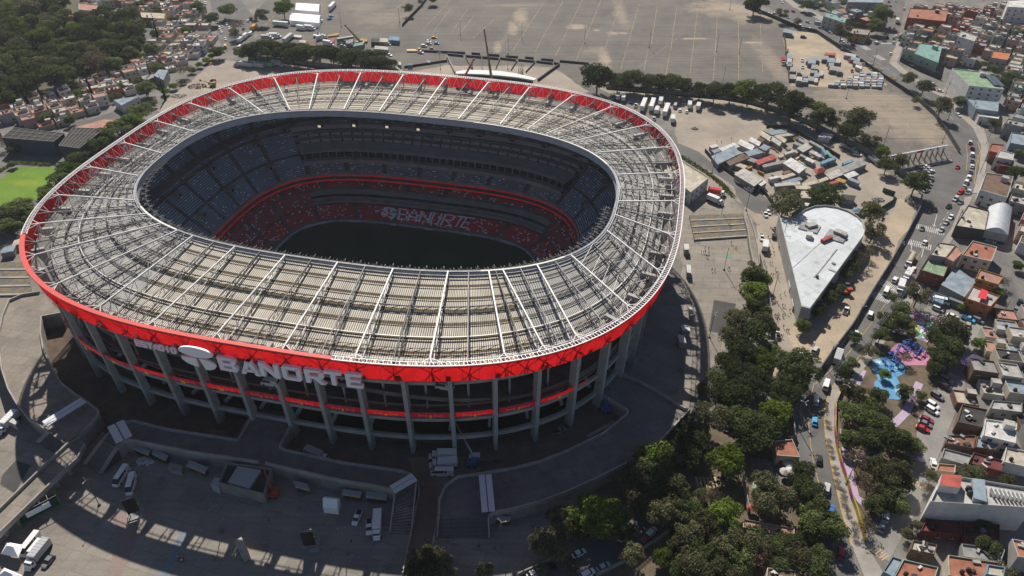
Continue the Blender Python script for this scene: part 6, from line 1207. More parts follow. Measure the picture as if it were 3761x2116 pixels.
for (k, pts, h, wc_, rc_, lab, kw) in [
    (9, [(1850, 1000), (2112, 1022), (2110, 1135), (1800, 1105)], 3.5, 'maroon', 'maroon', "dark maroon roof in the shade below the white building", dict(tank=True)),
    (9, [(2125, 1042), (2392, 1062), (2390, 1225), (2125, 1200)], 3.5, 'maroon', 'maroon', "maroon courtyard roof right of the first maroon roof", dict(junk=3)),
    (9, [(1742, 1178), (1922, 1212), (1905, 1285), (1722, 1245)], 4, 'brown', 'cream', "small tan roof cluttered with planks at the street corner", dict(junk=5)),
    (9, [(2105, 1205), (2432, 1250), (2400, 1345), (2125, 1300)], 4.5, 'grey', 'grey', "long grey slab roof above the terracotta roof at bottom right", dict(junk=4)),
    (9, [(2005, 1290), (2420, 1352), (2400, 1500), (2010, 1440)], 5, 'cream', 'terracotta', "wide terracotta roof at the bottom right edge", dict(tank=True, junk=4)),
    (9, [(1592, 1298), (1662, 1322), (1595, 1455), (1518, 1412)], 4, 'steel blue', 'steel blue', "slate blue sloping roof at the bottom beside a terracotta roof", {}),
    (9, [(1668, 1322), (1932, 1382), (1895, 1500), (1602, 1452)], 4.5, 'pale green', 'terracotta', "terracotta roof at the bottom edge next to the slate blue roof", dict(tank=True, junk=2)),
    (9, [(2302, 1360), (2432, 1382), (2422, 1455), (2292, 1432)], 6.5, 'blue', 'cream', "blue walled rooftop room at the bottom right", {}),
    (9, [(2285, 270), (2522, 302), (2512, 452), (2268, 392)], 6, 'white', 'white', "bright white flat roofed house beside the green awning", dict(hut=True, junk=2)),
    (9, [(2112, 160), (2302, 200), (2260, 330), (2075, 290)], 5, 'brown', 'dark', "dark open topped house with a yellow tarp near the street", dict(junk=4)),
    (9, [(2005, 392), (2215, 395), (2200, 490), (1985, 450)], 4, 'brown', 'rust', "patched rusty corrugated roof near the parked white car", dict(junk=5)),
    (9, [(2222, 400), (2385, 452), (2360, 500), (2210, 480)], 4, 'brown', 'steel blue', "patched bluish corrugated roof beside the rusty one", dict(junk=3)),
    (9, [(1975, 490), (2185, 545), (2150, 620), (1955, 560)], 4, 'grey', 'grey', "bare grey concrete roof below the rusty corrugated roof", {}),
    (9, [(2195, 520), (2440, 590), (2400, 660), (2165, 600)], 3.5, 'maroon', 'maroon', "dark red patio roof strewn with pots at right", dict(junk=5)),
    (9, [(1932, 603), (2062, 615), (2058, 672), (1918, 652)], 3.5, 'cream', 'terracotta', "small tiled gatehouse roof above the white building", {}),
    (9, [(2440, 480), (2640, 520), (2640, 640), (2420, 590)], 4.5, 'white', 'cream', "cream roof at the right edge above the white building", dict(tank=True)),
    (9, [(2340, 130), (2560, 150), (2560, 220), (2320, 190)], 4, 'grey', 'pale', "roof covered by pale blue sheeting at the right edge", dict(junk=2)),
    (9, [(705, 432), (838, 422), (893, 556), (722, 542)], 4.5, 'cream', 'terracotta', "orange tiled roof right beside the avenue's left kerb", {}),
    (9, [(470, 1020), (855, 1090), (850, 1160), (468, 1080)], 4, 'cream', 'pink tiled', "long low pink roof hidden among trees by the avenue", {}),
    (9, [(650, 1385), (862, 1405), (860, 1500), (640, 1480)], 4, 'cream', 'brown', "low brown roof with white units at the bottom among trees", dict(junk=4)),
    (9, [(545, 735), (650, 745), (620, 800), (540, 790)], 3, 'cream', 'pale green', "small pale green kiosk roof under the trees by the patio", {}),
    (3, [(1720, 60), (2005, 75), (1985, 160), (1700, 130)], 9, 'brick red', 'terracotta', "broad brick red block with pale terracotta roof at top right", dict(hut=True, tank=True)),
    (3, [(1790, 322), (1962, 340), (1930, 470), (1750, 400)], 8, 'pale green', 'teal', "pale green house with a bright teal roof corner at upper right", dict(hut=True)),
    (3, [(2100, 228), (2225, 270), (2200, 310), (2080, 270)], 14, 'white', 'pale', "tall narrow white apartment house at upper right", dict(tank=True)),
    (3, [(2455, 0), (2640, -10), (2640, 60), (2450, 50)], 16, 'white', 'white', "tall plain white block cut by the top right corner", {}),
    (3, [(2345, 378), (2475, 395), (2450, 450), (2325, 430)], 8, 'grey', 'orange', "grey house with bright orange roof at upper right", {}),
    (3, [(1290, 208), (1425, 222), (1400, 262), (1262, 245)], 6, 'ochre', 'grey', "ochre yellow house facing the avenue junction", dict(tank=True)),
    (3, [(1090, 90), (1250, 130), (1225, 170), (1070, 120)], 9, 'pale', 'teal', "pale glazed block with teal roof edge beside the avenue", dict(junk=3)),
    (3, [(1260, -30), (1520, -20), (1520, 20), (1250, 15)], 12, 'grey', 'steel blue', "grey office block at the top edge by the junction", {}),
    (3, [(2330, 1075), (2425, 1085), (2400, 1150), (2310, 1130)], 6, 'brick red', 'terracotta', "red walled house with pink roof right of the queue of cars", {}),
    (3, [(2395, 1120), (2500, 1150), (2490, 1200), (2360, 1175)], 7, 'white', 'pale', "white gabled house right of the queue of cars", {}),
    (3, [(2400, 1190), (2500, 1205), (2490, 1250), (2390, 1240)], 5, 'maroon', 'maroon', "maroon roof below the white gabled house", {}),
    (3, [(2480, 990), (2640, 1010), (2640, 1100), (2470, 1070)], 6, 'steel blue', 'steel blue', "grey blue corrugated roof at the right edge", {}),
    (1, [(520, 105), (640, 125), (560, 190), (450, 160)], 6, 'brown', 'terracotta', "large brown house with terracotta roof at the wood's edge", dict(hut=True)),
    (1, [(380, 50), (530, 70), (480, 120), (370, 90)], 5, 'brown', 'brown', "brown hip roofed house deepest in the wood", {}),
    (1, [(590, 20), (730, 35), (720, 85), (590, 70)], 7, 'white', 'pink tiled', "white walled house with pink roof above the terracotta one", {}),
    (1, [(740, 130), (860, 115), (882, 160), (770, 185)], 5, 'pale green', 'terracotta', "pink orange roofed house with pale green wall on the left", {}),
    (1, [(1050, 85), (1240, 95), (1230, 140), (1060, 130)], 6, 'ochre', 'cream', "bright ochre yellow house in the top left town", dict(tank=True)),
    (1, [(1010, 575), (1130, 545), (1210, 555), (1100, 600)], 5, 'grey', 'grey', "long dark grey house left of the silver roofed hall", {}),
    (1, [(1150, 565), (1190, 520), (1260, 525), (1225, 600)], 6, 'grey', 'steel blue', "silver sloping roofed hall between pink houses and lane", dict(par=0)),
    (1, [(850, 750), (920, 735), (1040, 725), (910, 790)], 5, 'white', 'steel blue', "white warehouse with pale blue roof beside the lane", dict(par=0)),
    (1, [(540, 960), (780, 895), (900, 900), (790, 960)], 4, 'brown', 'pink tiled', "broad dull pink roof behind the netted courts", dict(par=0)),
]: bq(k, pts, h, wc_, rc_, lab, **kw)
# netted courts -------------------------------------------------------
for (pts, lab) in (([(105, 958), (480, 1000), (400, 1062), (15, 1032)], "long black netted sports cage left of the smaller cage"), ([(545, 958), (782, 965), (592, 1112), (440, 1092)], "smaller black netted sports cage near the stadium's left")):
    Q = [R(1, x, y, 9) for x, y in pts]; cc = sum(Q, Vector()) / 4; rt = empty("sports_cage", (cc.x, cc.y, 0)); thing(rt, lab, "sports cage"); OCC.append(([(q.x, q.y) for q in Q], cc)); L_ = [q - cc for q in Q]
    mb = MB(); mb.prism(L_, 8.8, 8.95); mb.build("net_roof", mat("net_black", (.035, .035, .035), .9), rt)
    mb = MB()
    for i in range(4): a, b = L_[i], L_[(i + 1) % 4]; mb.face(((a.x, a.y, 0), (b.x, b.y, 0), (b.x, b.y, 8.8), (a.x, a.y, 8.8)))
    mb.build("side_net", mat("net_blue", (.05, .07, .10), .9), rt); mb = MB()
    for i in range(8): s = i / 7; a, b = L_[0].lerp(L_[1], s), L_[3].lerp(L_[2], s); mb.beam((a.x, a.y, 9.05), (b.x, b.y, 9.05), .2)
    for i in range(4): s = i / 3; a, b = L_[0].lerp(L_[3], s), L_[1].lerp(L_[2], s); mb.beam((a.x, a.y, 9.1), (b.x, b.y, 9.1), .2)
    mb.build("cage_frame", mat("cage_frame", (.25, .22, .18), .7), rt)
# procedural infill of the dense districts -----------------------------
ROADS = [[(p.x, p.y) for p in ([R(*q) for q in AV_L] + [R(*q) for q in AV_R[::-1]])]]
def infill(polyp, o, e1, e2, sx, sy, walls, roofs, where, n_max, seed, hs=(3, 6, 6, 6, 9), gap=.6, skip=.1):
    P = [(p.x, p.y) for p in poly(polyp)]; r = random.Random(seed); O = R(*o); A = (R(*e1) - O).normalized(); B = (R(*e2) - O); O = Vector((sum(p[0] for p in P) / len(P), sum(p[1] for p in P) / len(P), 0)); B = (B - A * B.dot(A)).normalized(); cnt = 0
    cells = [(i, j) for i in range(-30, 31) for j in range(-30, 31)]
    cells.sort(key=lambda c: (O + A * (c[0] * sx) + B * (c[1] * sy)).y)
    for i, j in cells:
        c = O + A * ((i + .5) * sx + (j % 2) * 1.5) + B * ((j + .5) * sy)
        if not inpoly(c.x, c.y, P) or cnt >= n_max: continue
        if r.random() < skip:
            if not any(inpoly(c.x, c.y, q) for q in ROADS) and not any(inpoly(c.x, c.y, q[0]) for q in OCC): kd = r.choice('mmdog'); wt = r.uniform(5, 8); tree_w(c, wt, wt, kd, LBL[kd] + ' ' + where, 'trees ' + where)
            continue
        w, d = sx * r.uniform(.78, 1.0) - gap, sy * r.uniform(.75, .98) - gap; h = r.choice(hs) + r.uniform(-.3, .6)
        Q = [c + A * (w / 2 * a) + B * (d / 2 * b) for a, b in ((-1, -1), (1, -1), (1, 1), (-1, 1))]
        bad = any(inpoly(q.x, q.y, RP) for q in Q + [c] for RP in ROADS)
        if not bad:
            for OP, oc in OCC:
                if (oc - c).length < 40 and (any(inpoly(q.x, q.y, OP) for q in Q + [c]) or (oc - c).length < min(sx, sy) * .55): bad = True; break
        if bad: continue
        wc_, rc_ = r.choice(walls), r.choice(roofs); cnt += 1
        building(Q, h, wc_, rc_, f"{wc_} house, {rc_.replace(' tiled', '')} roof, {where}", tank=r.random() < .5, hut=r.random() < .4, group="houses " + where, junk=r.choice((1, 2, 3)) if c.y < 330 else r.choice((0, 1, 2)), wins=True if h > 3.5 else False)
WR = ['white', 'grey', 'grey', 'cream', 'pink', 'brick red', 'pale green', 'pale']; RR = ['grey', 'grey', 'pale', 'pale', 'terracotta', 'cream', 'brown', 'steel blue', 'pink tiled']
infill([(3, 1700, 130), (3, 1720, -60), (3, 2640, -60), (3, 2640, 1000), (3, 2470, 960), (3, 2440, 700), (3, 2300, 540), (3, 2040, 490), (3, 1900, 520), (3, 1650, 430)], (6, 1770, 590), (6, 1950, 650), (6, 1890, 390), 9, 8, WR, RR, "in the upper right town", 125, 1)
infill([(3, 760, -60), (3, 1530, -60), (3, 1500, 40), (3, 1400, 260), (3, 1260, 230), (3, 1050, 100), (3, 880, 20)], (3, 1100, 100), (3, 1250, 160), (3, 1180, 20), 12, 10, WR, RR, "left of the upper right junction", 14, 2, skip=.2)
infill([(3, 2330, 960), (3, 2640, 900), (3, 2640, 1340), (3, 2310, 1270)], (6, 1770, 590), (6, 1950, 650), (6, 1890, 390), 10, 9, WR, RR, "right of the avenue's upper bend", 16, 3)
infill([(6, 2480, 0), (6, 2640, 0), (6, 2640, 560), (6, 2440, 480), (6, 2400, 350)], (6, 1770, 590), (6, 1950, 650), (6, 1890, 390), 9, 9, WR, RR, "beside the arched hall", 8, 4)
infill([(6, 2330, 940), (6, 2640, 900), (6, 2640, 1449), (9, 2640, 700), (9, 2100, 640), (9, 1990, 400), (9, 2130, 60), (6, 2250, 1240)], (9, 2000, 390), (9, 2380, 450), (9, 2100, 200), 8.5, 7.5, ['grey', 'brown', 'cream', 'white', 'pale'], ['rust', 'grey', 'pale', 'dark', 'cream', 'pink tiled', 'steel blue'], "in the lower right quarter", 34, 5, hs=(3, 3, 4, 6), gap=.3, skip=.03)
infill([(9, 1900, 1150), (9, 2640, 1180), (9, 2640, 1600), (9, 1500, 1600)], (9, 2000, 390), (9, 2380, 450), (9, 2100, 200), 9, 8, WR, ['terracotta', 'grey', 'pale', 'maroon'], "at the bottom right corner", 12, 6)
WL = ['white', 'white', 'white', 'pink', 'cream', 'cream', 'pale', 'terracotta']; RL = ['pink tiled', 'terracotta', 'pink tiled', 'terracotta', 'pale', 'cream', 'white', 'brown']
infill([(1, 590, -60), (1, 1400, -60), (1, 1560, 150), (1, 1590, 290), (1, 1570, 360), (1, 1420, 470), (1, 1040, 470), (1, 1160, 330), (1, 1160, 220), (1, 980, 110), (1, 860, 60), (1, 640, 160)], (1, 1200, 330), (1, 1500, 330), (1, 1350, 190), 10, 9, WL, RL, "in the pink roofed top left town", 75, 7, hs=(3, 3, 6, 6), skip=.08)
infill([(1, 1130, 450), (1, 1400, 440), (1, 1330, 540), (1, 1180, 660), (1, 1040, 720), (1, 850, 760), (1, 740, 860), (1, 400, 960), (1, 330, 980), (1, 60, 940), (1, 20, 840), (1, 350, 740), (1, 520, 690), (1, 640, 640), (1, 860, 580), (1, 1050, 500)], (1, 300, 900), (1, 600, 830), (1, 450, 960), 8.5, 8, WL, RL, "in the left house row", 70, 8, hs=(3, 3, 4, 6, 6), skip=.06)
infill([(1, -60, 960), (1, 90, 950), (1, 100, 1000), (1, -60, 1060)], (1, 300, 900), (1, 600, 830), (1, 450, 960), 10, 9, WL, RL, "at the far left edge", 3, 9)
# ================================================================ YARDS AND SITE THINGS
SHC = {'w': 'white', 'b': 'blue', 's': 'steel blue', 'c': 'cream', 'r': 'red', 'g': 'grey', 'n': 'brown', 'l': 'pale', 'u': 'rust', 'o': 'ochre', 'e': 'green', 't': 'teal', 'd': 'dark'}
def hut(k, x, y, ax, ay, bx, by, h, c, where, kind="shed"):
    A, B, Cc = R(k, x + ax, y + ay, h), R(k, x + bx, y + by, h), R(k, x, y, h); a, b = A - Cc, B - Cc; root = empty(kind, (Cc.x, Cc.y, 0))
    nm = {'shed': f"{SHC[c]} roofed site shed", 'shipping_container': f"{SHC[c]} site container", 'marquee': "large white gabled marquee", 'pallet_stack': f"{SHC[c]} stack of building panels", 'tent': f"{SHC[c]} canopy tent"}[kind]
    thing(root, nm + " " + where, {'shed': "shed", 'shipping_container': "container", 'marquee': "marquee", 'pallet_stack': "stack", 'tent': "tent"}[kind], kind.replace("_", " ") + "s " + where)
    q = [-a - b, a - b, a + b, -a + b]; mb = MB()
    if kind in ('marquee', 'tent'):
        hw = h * .62
        for i in range(4):
            if kind == 'marquee': u, v_ = q[i], q[(i + 1) % 4]; mb.face(((u.x, u.y, 0), (v_.x, v_.y, 0), (v_.x, v_.y, hw), (u.x, u.y, hw)))
            else: mb.beam((q[i].x, q[i].y, 0), (q[i].x, q[i].y, hw), .12)
        mb.build("tent_wall" if kind == 'marquee' else "tent_frame", M_sign if kind == 'marquee' else M_grey, root); mb = MB()
        r0, r1 = -a, a
        P4 = [Vector((p.x, p.y, hw)) for p in q]; R0, R1 = Vector((r0.x, r0.y, h * 1.05)), Vector((r1.x, r1.y, h * 1.05))
        if kind == 'tent': R0, R1 = R0 * .35 + Vector((0, 0, h * .65)), R1 * .35 + Vector((0, 0, h * .65))
        for f in ((P4[0], P4[1], R1, R0), (P4[2], P4[3], R0, R1), (P4[1], P4[2], R1), (P4[3], P4[0], R0)): mb.face(f)
        mb.build("tent_roof", rm_(SHC[c]) if c != 'w' else M_sign, root)
    elif kind == 'pallet_stack':
        n = max(1, int(h / .7))
        for i in range(n):
            j = rnd.uniform(.93, 1); mb.prism([(p.x * j, p.y * j) for p in q], i * h / n + (.1 if i else 0), (i + 1) * h / n)
        mb.build("panel_pile", rm_(SHC[c]), root)
    else:
        mb.prism([(p.x * .95, p.y * .95) for p in q], 0, h - .2); mb.build("wall", wm_('grey' if kind == 'shed' else SHC[c]), root); mb = MB(); n = 9
        for i in range(n):
            f0, f1 = i / n, (i + .8) / n; z = h - (.0 if i % 2 else .06)
            p = [q[0].lerp(q[1], f0), q[0].lerp(q[1], f1 + .2 / n), q[3].lerp(q[2], f1 + .2 / n), q[3].lerp(q[2], f0)]; mb.prism([(v.x, v.y) for v in p], h - .2, z)
        mb.build("roof", rm_(SHC[c]), root)
        if kind == 'shipping_container':
            mb = MB(); e = a.normalized(); nn = q[1]; mb.beam((q[1].x * .96, q[1].y * .96, h * .45), (q[2].x * .96, q[2].y * .96, h * .45), .1, h * .7); mb.build("door", wm_('grey'), root)
    return root
Y1 = "in the workers' yard"; Y2 = "in the panel yard"; Y3 = "in the top left lot"; Y4 = "near the bottom left tents"
for ln in """365 1105 60 -22 20 15 3 w;340 1160 85 -40 25 30 3.4 s;425 1190 75 -30 20 20 3 n;540 1142 55 -15 25 15 3 s;640 1195 70 -25 15 14 3.2 r;705 1225 90 -20 8 9 2.6 g;856 1238 60 38 30 -22 4 w;930 1105 35 -20 25 15 3 l;720 990 60 -10 25 12 3 s;510 1325 75 45 35 -25 3.8 l;585 1352 40 28 22 -14 3.4 w;830 1308 80 -25 10 10 2.6 c;835 1352 70 -18 10 10 2.6 s;1155 1305 50 -20 20 20 3.2 l;1280 1248 95 -38 25 18 3 g;1278 1308 40 -15 20 14 2.8 w;800 1378 95 -8 6 12 3 l;540 1200 30 10 15 -10 2.6 g;840 1275 70 -22 8 8 2.8 u;1200 1350 35 12 10 -10 2.6 o;450 1240 40 15 12 -10 2.4 c;250 1095 25 -8 12 8 2.6 w;280 1125 40 -12 12 10 2.6 s;610 1130 30 10 10 -8 2.4 n;630 1105 25 12 20 -14 3 s;790 1010 40 -5 20 8 2.8 c;660 975 35 -8 12 8 2.8 g;1320 1225 25 10 15 -8 2.6 l;1150 1365 30 -8 10 8 2.5 r;970 1200 30 14 10 -8 2.5 w""".replace("\n", ";").split(";"):
    v_ = ln.split(); hut(3, *[float(q) for q in v_[:7]], v_[7], Y1)
for ln in """490 1085 55 25 10 -18 2.7 w;556 1060 40 20 8 -15 2.7 w;640 1020 40 25 10 -15 2.7 c;747 1033 40 26 10 -12 2.7 c;712 1056 38 24 8 -14 2.7 l;980 1372 65 -18 8 10 2.7 c;1080 1342 55 -20 8 10 2.7 c;1300 1352 40 16 8 -8 2.7 s;1110 1200 55 -20 5 9 2.6 b;1075 1130 18 28 9 -4 2.6 b;1255 1212 38 -12 6 8 2.6 b;1090 1015 45 10 15 -15 3 w;1110 1150 20 22 9 -4 2.6 t;880 1080 30 14 8 -8 2.7 g;820 1140 40 -12 6 7 2.7 l;600 1045 20 12 8 -8 2.7 n;920 1060 35 20 8 -6 2.7 g;700 1330 35 -8 7 7 2.7 w;1010 1080 45 24 7 -6 2.6 g;1000 1150 50 24 6 -6 2 l;940 1180 46 22 6 -6 2 g""".replace("\n", ";").split(";"):
    v_ = ln.split(); hut(3, *[float(q) for q in v_[:7]], v_[7], Y1, "shipping_container")
hut(3, 1048, 1260, 36, -10, 14, 16, 3.5, 'r', Y1, "tent"); hut(6, 1340, 135, 45, 10, 10, -15, 3, 'b', Y1, "tent"); hut(6, 950, 30, 55, 4, 12, -25, 3.2, 'c', Y1); hut(6, 1250, 50, 55, 8, 12, -18, 3.2, 'd', Y1); hut(6, 930, 100, 30, 5, 8, -10, 2.5, 'w', Y1); hut(3, 920, 1405, 60, 5, 8, 14, 3, 'c', Y1)
r = random.Random(21); YP = [(p.x, p.y) for p in poly([(3, 400, 1200), (3, 700, 1080), (3, 900, 1020), (3, 1180, 1180), (3, 1100, 1280), (3, 900, 1360), (3, 660, 1330), (3, 480, 1260)])]
cnt = 0
while cnt < 60:
    x, y = r.uniform(380, 1190), r.uniform(1020, 1360); p = R(3, x, y)
    if not inpoly(p.x, p.y, YP) or any(inpoly(p.x, p.y, o_[0]) for o_ in OCC): continue
    a = r.choice(((14, -5), (10, 5), (22, -8), (24, 11))); hut(3, x, y, a[0], a[1], r.uniform(3, 8), r.uniform(4, 7), r.uniform(.5, 1.6), r.choice('cculgnwso'), Y1, "pallet_stack"); cnt += 1
for x, y, ax, bx, n in ((840, 575, 24, 0, 1), (840, 520, 20, 0, 1), (935, 600, 18, 0, 1), (980, 590, 22, 0, 1), (1020, 560, 20, 0, 1), (1000, 530, 26, 0, 1), (930, 560, 16, 0, 1), (1005, 500, 25, 0, 1), (985, 460, 30, 0, 1), (1015, 435, 18, 0, 1), (1085, 430, 24, 0, 1), (1130, 450, 30, 0, 1), (1130, 480, 20, 0, 1), (1180, 455, 18, 0, 1), (1140, 510, 24, 0, 1), (1190, 520, 20, 0, 1), (960, 445, 18, 0, 1), (890, 530, 14, 0, 1), (890, 590, 22, 0, 1), (1015, 600, 14, 0, 1), (1060, 550, 8, 0, 1)):
    hut(3, x, y, ax, 2, 3, -16, r.uniform(1.6, 3.4), r.choice('gsglg'), Y2, "pallet_stack")
for row in range(6):
    for i in range(9 - row):
        hut(3, 1125 + row * 48 + i * 46 + r.uniform(-4, 4), 628 - row * 17 + i * 2, 19, 1, 1, -7, r.uniform(1.2, 2.4), r.choice('llsgw'), Y2, "pallet_stack") if not (1125 + row * 48 + i * 46 > 1525) else None
hut(3, 1122, 404, 42, 2, 2, -9, 3, 'r', Y2, "shipping_container"); hut(3, 805, 234, 36, 6, 2, -12, 3.2, 's', Y2, "shipping_container")
for i, (x, y, a, b) in enumerate(((1270, 410, 45, 10), (1310, 440, 35, 12), (1325, 470, 30, 10), (1335, 500, 24, 9), (815, 420, 18, 20), (815, 460, 18, 20), (818, 480, 18, 14), (800, 375, 10, 10))): hut(3, x, y, a, 8 if a > 20 else 2, 3, -b, 2.6, "lsgwslsu"[i], Y2, "shipping_container")
for ln in """2285 112 112 10 8 -28 6 w;2305 32 88 6 8 -26 6 w""".split(";"):
    v_ = ln.split(); hut(1, *[float(q) for q in v_[:7]], v_[7], Y3, "marquee")
for (k, x, y, a, b, c_, d, h, cc, kd) in ((2, 262, 302, 32, 2, 3, -14, 3, 'd', "shipping_container"), (2, 325, 300, 32, 2, 2, -14, 3, 'c', "shipping_container"), (2, 405, 288, 38, 3, 2, -14, 3, 'b', "shipping_container"), (2, 308, 358, 52, 4, 2, -12, 3, 'l', "shipping_container"), (2, 70, 305, 26, 4, 4, -22, 2.6, 'g', "shed"), (2, 140, 330, 36, -6, 8, -12, 3, 't', "shed"), (2, 440, 475, 14, 2, 1, -10, 2.6, 'w', "shed"), (2, 432, 512, 34, 24, 5, -4, 3, 'e', "shipping_container"), (2, 512, 482, 7, 0, 1, -6, 2.4, 'b', "shipping_container"), (2, 531, 482, 7, 0, 1, -6, 2.4, 'b', "shipping_container"), (2, 660, 460, 14, 2, 1, -8, 1.5, 'g', "shed"), (2, 40, 290, 20, 2, 2, -12, 2.6, 'w', "shed"), (1, 2330, 325, 40, 3, 3, -16, 1.5, 'n', "pallet_stack"), (1, 2270, 310, 30, 3, 3, -10, 1.5, 'l', "pallet_stack"), (1, 2230, 270, 30, 3, 3, -8, 1.5, 'w', "pallet_stack"), (1, 2500, 260, 40, -6, 3, -8, 1, 'o', "pallet_stack"), (1, 2490, 300, 14, 3, 3, -12, 1.6, 'r', "pallet_stack"), (2, 180, 300, 24, 4, 3, -8, 1.4, 'o', "pallet_stack"), (2, 300, 325, 30, 4, 3, -6, 1.2, 'n', "pallet_stack"), (1, 1960, 140, 1, 1, 1, -1, 1, 'g', "shed")):
    if cc: hut(k, x, y, a, b, c_, d, h, cc, Y3, kd)
hut(7, 75, 1225, 65, 12, 22, -45, 4.2, 'w', Y4, "tent"); hut(7, 60, 1420, 70, 30, 22, -30, 4.2, 'w', Y4, "tent"); hut(7, 2475, 870, 55, 6, 8, -40, 4.5, 'w', "beside the parked pickups on the shaded plaza", "marquee")
hut(7, 1810, 1225, 28, 58, 26, -14, 3.2, 'c', "standing open in the sunlit strip at bottom left", "shipping_container")
hut(8, 1955, 345, 100, -55, 8, 10, 3.2, 'g', "inside the dark terrace bend", "shipping_container"); hut(7, 1618, 375, 85, 14, 10, -25, 3.2, 'n', "in the trench before the stadium", "shipping_container"); hut(7, 1310, 630, 50, 10, 6, -22, 2.4, 'g', "on the shaded plaza beside the stalls", "shipping_container"); hut(7, 95, 285, 30, 14, 12, -14, 2.8, 'w', Y4, "shipping_container")
for (k, x, y, a, b, c_, d) in ((6, 45, 420, 18, 0, 2, 22), (6, 62, 585, 16, 2, 2, 30), (6, 38, 1030, 30, 2, 6, 22), (6, 10, 1110, 26, 4, 8, 30), (6, 80, 900, 12, 0, 5, 32)): hut(k, x, y, a, b, c_, d, 3.2, 'w', "along the stadium's right foot")
for (k, x, y, w_, hh) in ((4, 60, 440, 50, 4), (4, 130, 385, 35, 5)): hut(k, x, y, w_, -10, 10, -22, 3, 's' if w_ > 40 else 'c', "at the stadium's far left edge")
# ---- walls and fences
wall("boundary_wall", [(3, 480, 60), (3, 640, 115), (3, 780, 175), (3, 900, 225), (3, 1010, 245), (3, 1200, 370), (3, 1350, 470), (3, 1560, 612), (3, 1760, 742), (3, 1900, 872), (3, 2005, 1020), (3, 2085, 1150)], 2.6, .3, M_walld, "long dark boundary wall between the big lots and the avenue")
wall("painted_wall", [(6, 1800, 60), (6, 1785, 150), (6, 1700, 320), (6, 1570, 550), (6, 1420, 790), (6, 1280, 1030), (6, 1120, 1240), (6, 1010, 1400)], 2.6, .4, mat("painted_wall", (.13, .13, .14), .9, c2=(.07, .07, .09), scale=.5), "dark wall along the avenue's left side past the white hall")
wall("curved_wall", [(2, 1990, 660), (3, 60, 716), (3, 300, 735), (3, 520, 775), (3, 800, 865), (3, 1000, 955), (3, 1200, 1055), (3, 1400, 1155), (3, 1560, 1245), (3, 1690, 1335), (3, 1790, 1449)], 3, .3, M_wallc, "long curved grey wall under the tree row right of the stadium")
wall("tree_row_wall", [(1, 1860, 440), (1, 2100, 465), (1, 2571, 520), (2, 200, 535), (2, 400, 545)], 3, .3, M_wallc, "straight pale wall under the tree row behind the rim")
wall("lot_divider", [(2, 465, 200), (2, 530, 130), (2, 600, 60), (2, 660, -20)], 2.2, .3, M_walld, "dark dividing wall across the top parking lot")
wall("yard_fence", [(3, 770, 235), (3, 785, 380), (3, 800, 520), (3, 812, 620)], 2.4, .2, M_walld, "dark fence on the left side of the sandy panel yard")
wall("workers_yard_fence", [(3, 180, 1140), (3, 260, 1230), (3, 420, 1340), (3, 620, 1449), (6, 740, 180)], 2.2, .2, M_walld, "dark fence on the near side of the crowded workers' yard")
wall("workers_yard_fence", [(3, 640, 960), (3, 800, 960), (3, 960, 1050), (3, 1190, 1190)], 2.2, .2, M_walld, "dark fence on the far side of the crowded workers' yard")
wall("green_screen_fence", [(6, 830, 195), (6, 900, 150), (6, 1000, 110)], 2.2, .2, mat("screen_green", (.04, .12, .06), .9), "short green screen left of the white hall's round end")
wall("green_screen_fence", [(6, 1380, 180), (6, 1500, 150), (6, 1580, 100), (6, 1600, 40), (6, 1510, 10)], 2.4, .2, MATS["screen_green"], "curved green screen right of the white hall's round end")
wall("lane_wall", [(6, 590, 500), (6, 650, 760), (6, 690, 1000), (6, 715, 1180), (6, 640, 1449)], 2.2, .3, M_wallc, "pale wall between the roadside trees and the perimeter lane")
wall("mural_wall", [(6, 1240, 1400), (9, 1200, 60), (9, 1155, 180), (9, 1150, 350)], 2, .3, mat("mural_purple", (.22, .08, .2), .8, c2=(.5, .4, .1), scale=.4), "purple mural wall beside the sidewalk at the garden's top")
wall("mural_wall", [(9, 1150, 350), (9, 1165, 480), (9, 1200, 620), (9, 1240, 740), (9, 1275, 870), (9, 1310, 960), (9, 1375, 1190)], 2, .3, mat("mural_stripes", (.25, .05, .12), .8, c2=(.35, .28, .03), scale=.12, lo=.45, hi=.55), "long striped mural wall beside the sidewalk below the garden")
wall("street_wall", [(9, 830, 150), (9, 835, 300), (9, 850, 430)], 2.5, .3, M_wallc, "pale wall on the avenue's left above the orange roof")
wall("patio_wall", [(9, 460, 700), (9, 480, 850), (9, 500, 980)], 3, .3, M_wallc, "pale wall at the left side of the restaurant patio")
wall("grove_wall", [(8, 1330, 1449), (8, 1500, 1375), (8, 1660, 1290)], 1.5, .4, M_wallc, "low pale wall along the lower street's near left part")
wall("grove_wall", [(8, 1920, 1449), (8, 2150, 1335), (8, 2300, 1230), (8, 2480, 1110)], 1.5, .4, M_wallc, "low pale wall on the lower street's far side")
wall("lane_parapet", [(8, 590, 790), (8, 592, 850), (8, 545, 1080), (8, 500, 1300), (8, 470, 1449)], 1.8, .4, MATS["parapet_concrete"], "pale parapet on the left edge of the tan lane")
wall("lane_parapet", [(8, 742, 880), (8, 725, 1080), (8, 690, 1250), (8, 640, 1449)], 1.8, .4, MATS["parapet_concrete"], "pale parapet on the right edge of the tan lane")
wall("townhouse_wall", [(3, 1640, 460), (3, 1780, 530), (3, 1950, 600)], 3.5, .3, M_walld, "dark wall between the avenue and the upper right town")
wall("rim_lane_wall", [(2, 480, 510), (2, 800, 462)], 1.4, .4, M_walld, "low dark wall running up to the entrance barriers")
wall("rim_lane_wall", [(2, 800, 430), (2, 860, 555)], 1.6, .8, M_wallc, "short pale ramp wall left of the small entrance building")
